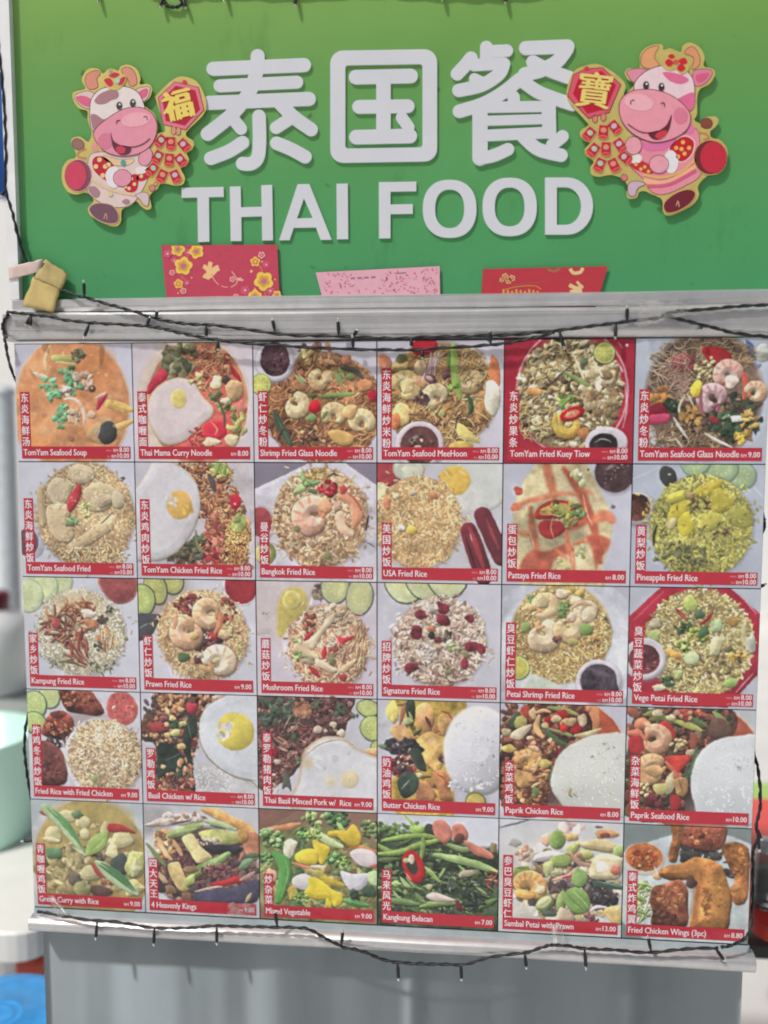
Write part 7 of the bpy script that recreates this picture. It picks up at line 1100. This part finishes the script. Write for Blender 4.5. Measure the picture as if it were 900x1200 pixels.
strand('long black string light drooping along the ledge, upper of the two', [(50, 328, .014), (64, 337, .007), (80, 343, -.003), (100, 349, -.01), (130, 357.5), (160, 366), (185, 374), (215, 379), (250, 381), (290, 386), (340, 392.5), (400, 394), (450, 396.5), (500, 395), (550, 394), (600, 392), (650, 387.5), (690, 382.5), (730, 377.5), (770, 372.5), (786, 366), (825, 362.5), (865, 359), (905, 357)], YR, [(99, 349, 98, 328), (183, 374, 184, 363), (322, 388, 319, 373), (397, 394, 396, 373), (241, 380, 242, 397), (414, 394, 419, 386), (573, 393, 573, 402), (735, 377, 735, 358), (482, 395, 482, 408), (655, 387, 662, 410), (722, 379, 721, 398)], seed=3)
strand('black string light lying along the top rail and sagging over the first row of pictures', [(8, 366), (30, 367.5), (55, 371), (85, 376), (120, 379), (160, 381.5), (185, 384), (210, 390), (240, 396), (280, 401.5), (325, 405), (375, 408), (450, 410), (490, 409.5), (550, 406), (590, 402.5), (620, 397), (650, 389.5)], YR - .003, [(36, 370, 30, 382), (37, 371, 35, 384), (105, 379, 98, 397), (172, 382, 176, 371), (255, 398, 256, 411), (414, 409, 413, 393), (495, 409, 495, 421), (575, 404, 574, 386)], seed=5)
strand('short black wire sloping down from the clear tape on the top rail', [(778, 370), (800, 375), (830, 382.5), (860, 390), (905, 395)], YR - .001, [(822, 381, 820, 387)], seed=6)
strand('black string light looped along the rail under the menu', [(44, 1068, -.012), (55, 1070, -.02), (100, 1077.5), (140, 1081), (180, 1087.5), (220, 1087.5), (255, 1085), (290, 1086), (325, 1086.5), (360, 1088.5), (380, 1099), (400, 1109), (425, 1115), (450, 1125), (480, 1129), (510, 1130), (545, 1130), (575, 1121.5), (615, 1116.5), (640, 1109), (655, 1107.5), (685, 1111.5), (720, 1113.5), (760, 1116), (800, 1112.5), (842, 1111)], -.03, [(114, 1079, 112, 1102), (181, 1088, 180, 1109), (254, 1086, 254, 1108), (325, 1086, 322, 1066), (400, 1108, 402, 1089), (466, 1128, 467, 1150), (540, 1130, 541, 1150), (615, 1117, 617, 1136), (685, 1112, 687, 1137), (763, 1115, 759, 1096), (838, 1111, 850, 1127)], seed=7)
strand('black wire hanging down the left frame of the sign', [(-4, 40), (1, 75), (5, 125), (7, 175), (7, 222), (15, 250), (22, 280), (30, 306), (42, 320, .014), (50, 328, .014)], YS - .012, [(5, 224, 1, 230)], seed=8)
strand('black wire straggling down past the left edge of the menu', [(10, 368), (3, 380), (5, 392), (8, 410), (16, 440, .04), (45, 500, .07), (55, 650, .07), (50, 780, .07), (33, 838, .04), (28.5, 870, .03), (31, 900, .03), (35.5, 930, .03), (46, 975, .04), (52, 1040, .03), (46, 1068, .02)], -.012, [(5, 392, 9, 398, -.03), (46, 984, 24, 986, .03)], seed=9)
strand('tangled black wire hanging down the right edge of the menu', [(905, 395), (896, 420, .02), (880, 470, .06), (878, 560, .06), (896, 612, .03), (880, 650, .06), (876, 700, .06), (870, 780, .06), (872, 850, .05), (884.5, 885, .02), (890, 915, .01), (891, 945, .01), (886, 968, 0), (889, 980, 0), (883, 996, 0), (882.5, 1016, .01), (882, 1060, .01), (878, 1092, -.01), (862, 1106, -.024), (845, 1110, -.03)], -.012, [(897, 608, 892, 612, .02), (888, 976, 890, 999, 0), (886, 969, 893, 985, 0), (880, 692, 899, 684, .04)], seed=10)
strand('loose black wire ends dangling from the top edge of the sign', [(150, -22), (188, -6), (192, 3), (200, 8), (212, 6), (216, -8), (265, -12), (345, -10), (430, -14), (520, -10), (592, -9), (660, -16)], YS - .005, [(190, -4, 188, 10), (214, -4, 218, 11), (113, -14, 115, 4), (263, -12, 263, 3), (346, -10, 346, 9), (519, -10, 518, 2), (592, -10, 592, 5)], seed=11)

# ================================================================ tape
def sheet(name, quad, Y, m, label, bow=.004, n=7, jag=.0, seed=1):
    """a slightly crumpled strip of tape over the quad (photograph pixels, clockwise from top left)"""
    rn = random.Random(seed); q = [np.array(p, float) for p in quad]; vs_ = []
    for j in range(n + 1):
        for i in range(n + 1):
            u, v = i / n, j / n; p = (q[0] * (1 - u) + q[1] * u) * (1 - v) + (q[3] * (1 - u) + q[2] * u) * v
            if i in (0, n) or j in (0, n): p = p + np.array([rn.uniform(-jag, jag), rn.uniform(-jag, jag)])
            yy = (Y[0] + (Y[1] - Y[0]) * v if isinstance(Y, tuple) else Y) - bow * (1 - (2 * u - 1) ** 2) * .6 - rn.uniform(0, bow * .35); vs_.append(at(p[0], p[1], yy))
    fs = [(j * (n + 1) + i, (j + 1) * (n + 1) + i, (j + 1) * (n + 1) + i + 1, j * (n + 1) + i + 1) for j in range(n) for i in range(n)]
    o = MB().add(vs_, fs).build(name, m, smooth=True); md = o.modifiers.new('thickness', 'SOLIDIFY'); md.thickness = .0003; tag(o, label, 'tape'); return o
M_TAPE = mat('brown_packing_tape', obs(170, 152, 102), .75, spec=.1, noise=.16, nscale=30)
M_TAPE2 = mat('pale_cloth_tape', obs(186, 166, 160), .6, noise=.12, nscale=60)
def clear_mat():
    m = bpy.data.materials.new('clear_tape'); m.use_nodes = True; nt = m.node_tree; b = nt.nodes['Principled BSDF']; b.inputs['Base Color'].default_value = (.55, .55, .53, 1); b.inputs['Roughness'].default_value = .22
    n = nt.nodes.new('ShaderNodeTexNoise'); n.inputs['Scale'].default_value = 90; r = nt.nodes.new('ShaderNodeMapRange'); r.inputs[1].default_value = .35; r.inputs[2].default_value = .7; r.inputs[3].default_value = .05; r.inputs[4].default_value = .34
    tc = nt.nodes.new('ShaderNodeTexCoord'); nt.links.new(tc.outputs['Object'], n.inputs['Vector']); nt.links.new(n.outputs[0], r.inputs[0]); nt.links.new(r.outputs[0], b.inputs['Alpha']); return m
M_CLEAR = clear_mat()
sheet('packing_tape', [(39, 324), (71, 338), (62.5, 366), (25.5, 359)], (.002, -.0125), M_TAPE, 'larger lower piece of yellowish brown packing tape at the sign corner', .0012, jag=.7)
sheet('packing_tape', [(53, 303.5), (80.5, 321.5), (72, 339.5), (40, 325.5)], (.012, .001), mat('brown_packing_tape_aged', obs(160, 144, 98), .7, spec=.12, noise=.2, nscale=55), 'smaller upper piece of yellowish brown packing tape at the sign corner', .0016, jag=.7, seed=12)
sheet('cloth_tape', [(9.5, 313), (50, 303.5), (47, 319), (10.5, 328)], .007, M_TAPE2, 'crumpled pale pinkish tape holding the wire to the left frame', .003, jag=.6, seed=2)
sheet('clear_tape', [(748, 352), (792, 348), (806, 368), (746, 384)], -.022, M_CLEAR, 'wrinkled clear tape holding wires to the right end of the top rail', .006, jag=2.2, seed=3)
sheet('clear_tape', [(54, 1049), (62, 1049), (83, 1072), (70, 1076)], (-.006, -.03), M_CLEAR, 'small clear tape scrap over the caption at the lower left corner of the menu', .003, jag=1., seed=4)
sheet('clear_tape', [(646, 1082), (660, 1082), (662, 1112), (648, 1112)], (-.006, -.032), M_CLEAR, 'upright strip of clear tape over the lower rail below the stink bean picture', .003, jag=.7, seed=5)
sheet('clear_tape', [(268, 1058), (300, 1060), (298, 1074), (266, 1073)], -.004, M_CLEAR, 'clear tape patch on the lower edge of the beans and aubergine picture', .003, jag=1.2, seed=6)

# ================================================================ what shows past the edges of the board
def build_table(name, x0, x1, ztop, y0, y1, th, m, label, legs, rad=.05, mleg=None):
    root = empty(name, ((x0 + x1) / 2, (y0 + y1) / 2, 0)); tag(root, label, 'table')
    out = []
    for cx, cy, a in ((x1 - rad, y1 - rad, 0), (x0 + rad, y1 - rad, 90), (x0 + rad, y0 + rad, 180), (x1 - rad, y0 + rad, 270)):
        for i in range(7): q = math.radians(a + 15 * i); out.append((cx + rad * math.cos(q), cy + rad * math.sin(q)))
    n = len(out); e = .006; cx, cy = (x0 + x1) / 2, (y0 + y1) / 2
    def ring(z, s_): return [(cx + (x - cx) * s_, cy + (y - cy) * s_, z) for x, y in out]
    vs_ = ring(ztop - th, .985) + ring(ztop - th + e, 1.) + ring(ztop - e, 1.) + ring(ztop, .985)
    fs = [(k * n + i, k * n + (i + 1) % n, (k + 1) * n + (i + 1) % n, (k + 1) * n + i) for k in range(3) for i in range(n)] + [tuple(range(n - 1, -1, -1)), tuple(3 * n + i for i in range(n))]
    rel(MB().add(vs_, fs).build('table_top', m), root)
    for (lx, ly) in legs: rel(MB().tube([(lx, ly, 0), (lx, ly, ztop - th)], [.018, .024], 10).build('leg', mleg or m), root)
    return root
M_IVORY = mat('ivory_plastic', (.86, .85, .8, 1), .45, noise=.04, nscale=8)
zt = float(at(20, 1112, .6)[2]); th = float(at(20, 1094, .6)[2] - at(20, 1131, .6)[2])
xe = float(at(49.5, 1110, .6)[0])
build_table('plastic_table', xe - 1.1, xe, float(at(20, 1094, .6)[2]), .6, 1.5, th, M_IVORY, 'ivory plastic table with a thick rounded edge behind the left end of the stall', [(xe - .16, .72), (xe - .95, .72), (xe - .16, 1.4), (xe - .95, 1.4)], .09)
TZ = float(at(20, 1094, .6)[2])
# blue stool in front of the table
sc = atz(-4, 1190, float(at(0, 1190, .34)[2])); st = empty('plastic_stool', (sc[0], sc[1], 0)); tag(st, 'round blue plastic stool below the ivory table', 'stool')
M_BLUE = mat('blue_plastic', obs(58, 136, 196), .35, noise=.12, nscale=35)
sz = float(sc[2]); R0 = .17
rel(MB().lathe([(0, 0), (.03, .0), (.033, .003), (.036, .0), (.05, 0), (.053, .003), (.056, 0), (.12, .0), (R0 - .012, -.001), (R0, -.009), (R0 + .004, -.05), (R0 - .002, -.05)], (sc[0], sc[1], sz), 48).build('seat', M_BLUE, smooth=True), st)
for k in range(4):
    a = math.radians(45 + 90 * k); rel(MB().tube([(sc[0] + .14 * math.cos(a), sc[1] + .14 * math.sin(a), sz - .02), (sc[0] + .2 * math.cos(a), sc[1] + .2 * math.sin(a), 0)], [.03, .02], 8).build('leg', M_BLUE), st)
# red crate under the table
c0 = at(-14, 1131, .78); c1 = at(46, 1158, .78)
cr = empty('red_crate', (float(c0[0]), 1.0, 0)); tag(cr, 'brick red plastic crate standing under the ivory table', 'crate')
zc = float(at(20, 1128, .8)[2]); xr = float(at(45.5, 1140, .8)[0]); M_CR = mat('brick_red_plastic', obs(176, 74, 58), .5, noise=.06)
for a, b, nm in (((xr - .5, .8, .02), (xr, .812, zc - .01), 'front_wall'), ((xr - .5, 1.148, .02), (xr, 1.16, zc - .01), 'rear_wall'), ((xr - .5, .813, .02), (xr - .488, 1.147, zc - .01), 'side_wall'), ((xr - .012, .813, .02), (xr, 1.147, zc - .01), 'side_wall'), ((xr - .5, .8, .0), (xr, 1.16, .019), 'bottom')): rel(MB().box(a, b).build(nm, M_CR), cr)
rel(MB().box((xr - .51, .79, zc - .009), (xr + .01, .815, zc)).box((xr - .51, 1.145, zc - .009), (xr + .01, 1.17, zc)).build('rim', M_CR), cr)
# green basin on the table
gb = empty('green_basin', (0, 1.2, TZ)); gx = float(at(-40, 950, 1.1)[0]); gy = 1.12; hz = float(at(0, 862, 1.1)[2]) - TZ
gb.location = (gx, gy, TZ); tag(gb, 'mint green plastic tub standing on the ivory table', 'tub')
M_MINT = mat('mint_plastic', (.6, .92, .8, 1), .3)
rg = float(at(34, 900, 1.1)[0]) - gx
rel(MB().lathe([(0, .0005), (rg * .86, .0005), (rg * .9, .01), (rg, hz - .01), (rg + .008, hz - .004), (rg + .006, hz), (rg - .004, hz - .004), (rg * .87, .012), (0, .008)], (gx, gy, TZ), 40).build('shell', M_MINT, smooth=True), gb)
# grey pipe post
pp = empty('metal_post', (float(at(9, 600, 1.9)[0]), 1.9, 0)); tag(pp, 'grey blue metal post standing behind the left edge of the menu', 'post'); px_ = float(at(10, 600, 1.9)[0]); pr_ = abs(float(at(21, 600, 1.9)[0]) - px_)
rel(MB().tube([(px_, 1.9, 0), (px_, 1.9, float(at(0, 462, 1.9)[2]))], pr_, 20).build('pipe', mat('grey_blue_paint', (.6, .65, .7, 1), .4, noise=.1)), pp); rel(MB().lathe([(pr_ + .015, 0), (pr_ + .015, .03), (pr_, .035)], (px_, 1.9, 0), 20).build('base_collar', mat('grey_blue_paint', None)), pp)
rel(MB().lathe([(pr_ + .004, 0), (pr_ + .006, .012), (pr_ * .6, .03), (0, .034)], (px_, 1.9, float(at(0, 462, 1.9)[2])), 20).build('cap', mat('grey_blue_paint', None), smooth=True), pp)
# steel counter behind with a white jug
zc2 = float(at(0, 822, 1.5)[2]); M_ST2 = brushed('worn_counter_steel', (.6, .62, .63, 1), .35)
ct = empty('steel_counter', (-1.3, 1.8, 0)); tag(ct, 'narrow steel counter behind the mint green tub', 'counter'); xr2 = float(at(34, 830, 1.5)[0])
rel(MB().box((xr2 - 1.2, 1.52, zc2 - .045), (xr2, 1.80, zc2)).build('counter_top', M_ST2), ct)
for lx in (xr2 - .05, xr2 - 1.15):
    for ly in (1.55, 1.77): rel(MB().tube([(lx, ly, 0), (lx, ly, zc2 - .045)], .016, 10).build('leg', M_ST2), ct)
jx, jy = float(at(-14, 760, 1.62)[0]), 1.64; jr = float(at(29, 760, 1.62)[0]) - jx; jh = float(at(0, 712, 1.62)[2]) - zc2
jg = empty('white_jug', (jx, jy, zc2)); tag(jg, 'white plastic jug with a dark red cap on the steel counter', 'jug')
rel(MB().lathe([(0, .001), (jr * .95, .001), (jr, .012), (jr, jh * .72), (jr * .86, jh * .88), (jr * .5, jh * .97), (jr * .42, jh)], (jx, jy, zc2), 32).build('body', mat('white_plastic', (.9, .9, .9, 1), .35), smooth=True), jg)
rel(MB().lathe([(jr * .5, jh * .965), (jr * .52, jh * 1.14), (jr * .45, jh * 1.17), (0, jh * 1.17)], (jx, jy, zc2), 24).build('cap', mat('dark_red_plastic', (.16, .015, .03, 1), .4), smooth=True), jg)
# blue tarpaulin hung further off
tp = empty('blue_tarpaulin', (-2, 3.2, 2.2)); tag(tp, 'blue tarpaulin hanging beyond the left frame of the sign', 'tarpaulin')
a, b = at(-60, 86, 3.2), at(30, 232, 3.2); vs_ = []; NX = 14
for j in range(5):
    for i in range(NX + 1): u, v = i / NX, j / 4; vs_.append((a[0] + (b[0] - a[0]) * u, 3.2 + .03 * math.sin(u * 19) * (.3 + v), a[2] + (b[2] - a[2]) * v))
rel(MB().add(vs_, [(j * (NX + 1) + i, j * (NX + 1) + i + 1, (j + 1) * (NX + 1) + i + 1, (j + 1) * (NX + 1) + i) for j in range(4) for i in range(NX)]).build('cloth', mat('blue_tarp', (.035, .16, .5, 1), .5), smooth=True), tp)
rel(MB().tube([(a[0] - .3, 3.2, a[2] + .01), (b[0] + .3, 3.2, a[2] + .01)], .012, 8).build('pole', mat('pole_steel', (.4, .4, .42, 1), .4, metal=.6)), tp)
for q in (a[0] - .28, b[0] + .28): rel(MB().tube([(q, 3.2, 0), (q, 3.2, a[2] + .01)], .015, 8).build('upright', mat('pole_steel', None)), tp)
# right side: red table, jar, lime cloth, dark chair
M_RT = mat('red_plastic', obs(206, 66, 56), .28, noise=.05)
zr = float(at(893, 1085, .45)[2]); xl = float(at(873, 1100, .5)[0])
build_table('red_table', xl, xl + 1.0, zr, .42, 1.15, .03, M_RT, 'glossy red plastic table behind the right end of the stall', [(xl + .1, .5), (xl + .9, .5), (xl + .1, 1.05), (xl + .9, 1.05)], .07, M_IVORY)
jc = atz(899, 1062, zr); jar = empty('glass_jar', (float(jc[0]), float(jc[1]), zr)); tag(jar, 'clear glass jar with a metal lid on the red table', 'jar'); hj = float(at(899, 985, jc[1])[2]) - zr; rj = abs(float(at(884, 1030, jc[1])[0]) - float(jc[0]))
M_GLASS = mat('jar_glass', (.75, .8, .8, 1), .05, **{'Transmission Weight': .9})
rel(MB().lathe([(0, .001), (rj * .96, .001), (rj, .01), (rj, hj * .8), (rj * .8, hj * .87), (rj * .8, hj * .9), (rj * .76, hj * .9), (rj * .76, hj * .86), (rj * .95, hj * .79), (rj * .95, .012), (0, .008)], tuple(jar.location), 28).build('glass', M_GLASS, smooth=True), jar)
rel(MB().lathe([(0, .009), (rj * .93, .009), (rj * .93, hj * .55), (0, hj * .55)], tuple(jar.location), 24).build('contents', mat('dark_pickle', (.14, .12, .07, 1), .4), smooth=True), jar)
rel(MB().lathe([(rj * .86, hj * .86), (rj * .86, hj * .99), (rj * .8, hj), (0, hj)], tuple(jar.location), 28).build('lid', M_ALU, smooth=True), jar)
yl = 1.9; lt = atz(915, 1000, float(at(915, 1000, yl)[2])); lz = float(lt[2])
M_LIME = mat('lime_plastic', (.42, .62, .16, 1), .5)
build_table('lime_table', float(at(868, 985, yl)[0]), float(at(868, 985, yl)[0]) + 1.1, lz, yl, yl + .7, .04, M_LIME, 'lime green plastic table further off behind the right edge of the menu', [(float(lt[0]) + .02, yl + .08), (float(lt[0]) + .8, yl + .08), (float(lt[0]) + .02, yl + .6), (float(lt[0]) + .8, yl + .6)], .06, M_LIME)
ch = at(905, 1200, .62); dk = empty('dark_chair', (float(ch[0]), .8, 0)); tag(dk, 'dark green plastic chair pushed under the red table', 'chair'); M_DK = mat('dark_green_plastic', (.03, .045, .045, 1), .4); cxx = float(ch[0]) - .02; cz = zr - .14
rel(MB().box((cxx - .17, .62, cz - .03), (cxx + .2, .98, cz)).build('seat', M_DK), dk); rel(MB().box((cxx - .15, .6, cz + .03), (cxx + .18, .618, zr - .04)).build('backrest', M_DK), dk)
for lx in (cxx - .15, cxx + .18):
    for ly in (.609, .96): rel(MB().tube([(lx, ly, 0), (lx, ly, (cz + .03 if ly < .7 else cz - .03))], .014, 8).build('leg', M_DK), dk)

# pale building added far behind to make the background bright white
wb = empty('added_white_building', (0, 8, 0)); tag(wb, 'pale building wall added far behind the stall as a bright backdrop', 'building')
M_WALL = mat('white_render', (.86, .86, .85, 1), .8, noise=.04, nscale=2)
rel(MB().box((-9, 8, 0), (9, 8.3, 4.4)).build('wall', M_WALL), wb); rel(MB().box((-9.1, 7.9, 4.4), (9.1, 8.4, 4.52)).build('parapet', mat('grey_coping', (.4, .4, .42, 1), .7)), wb)
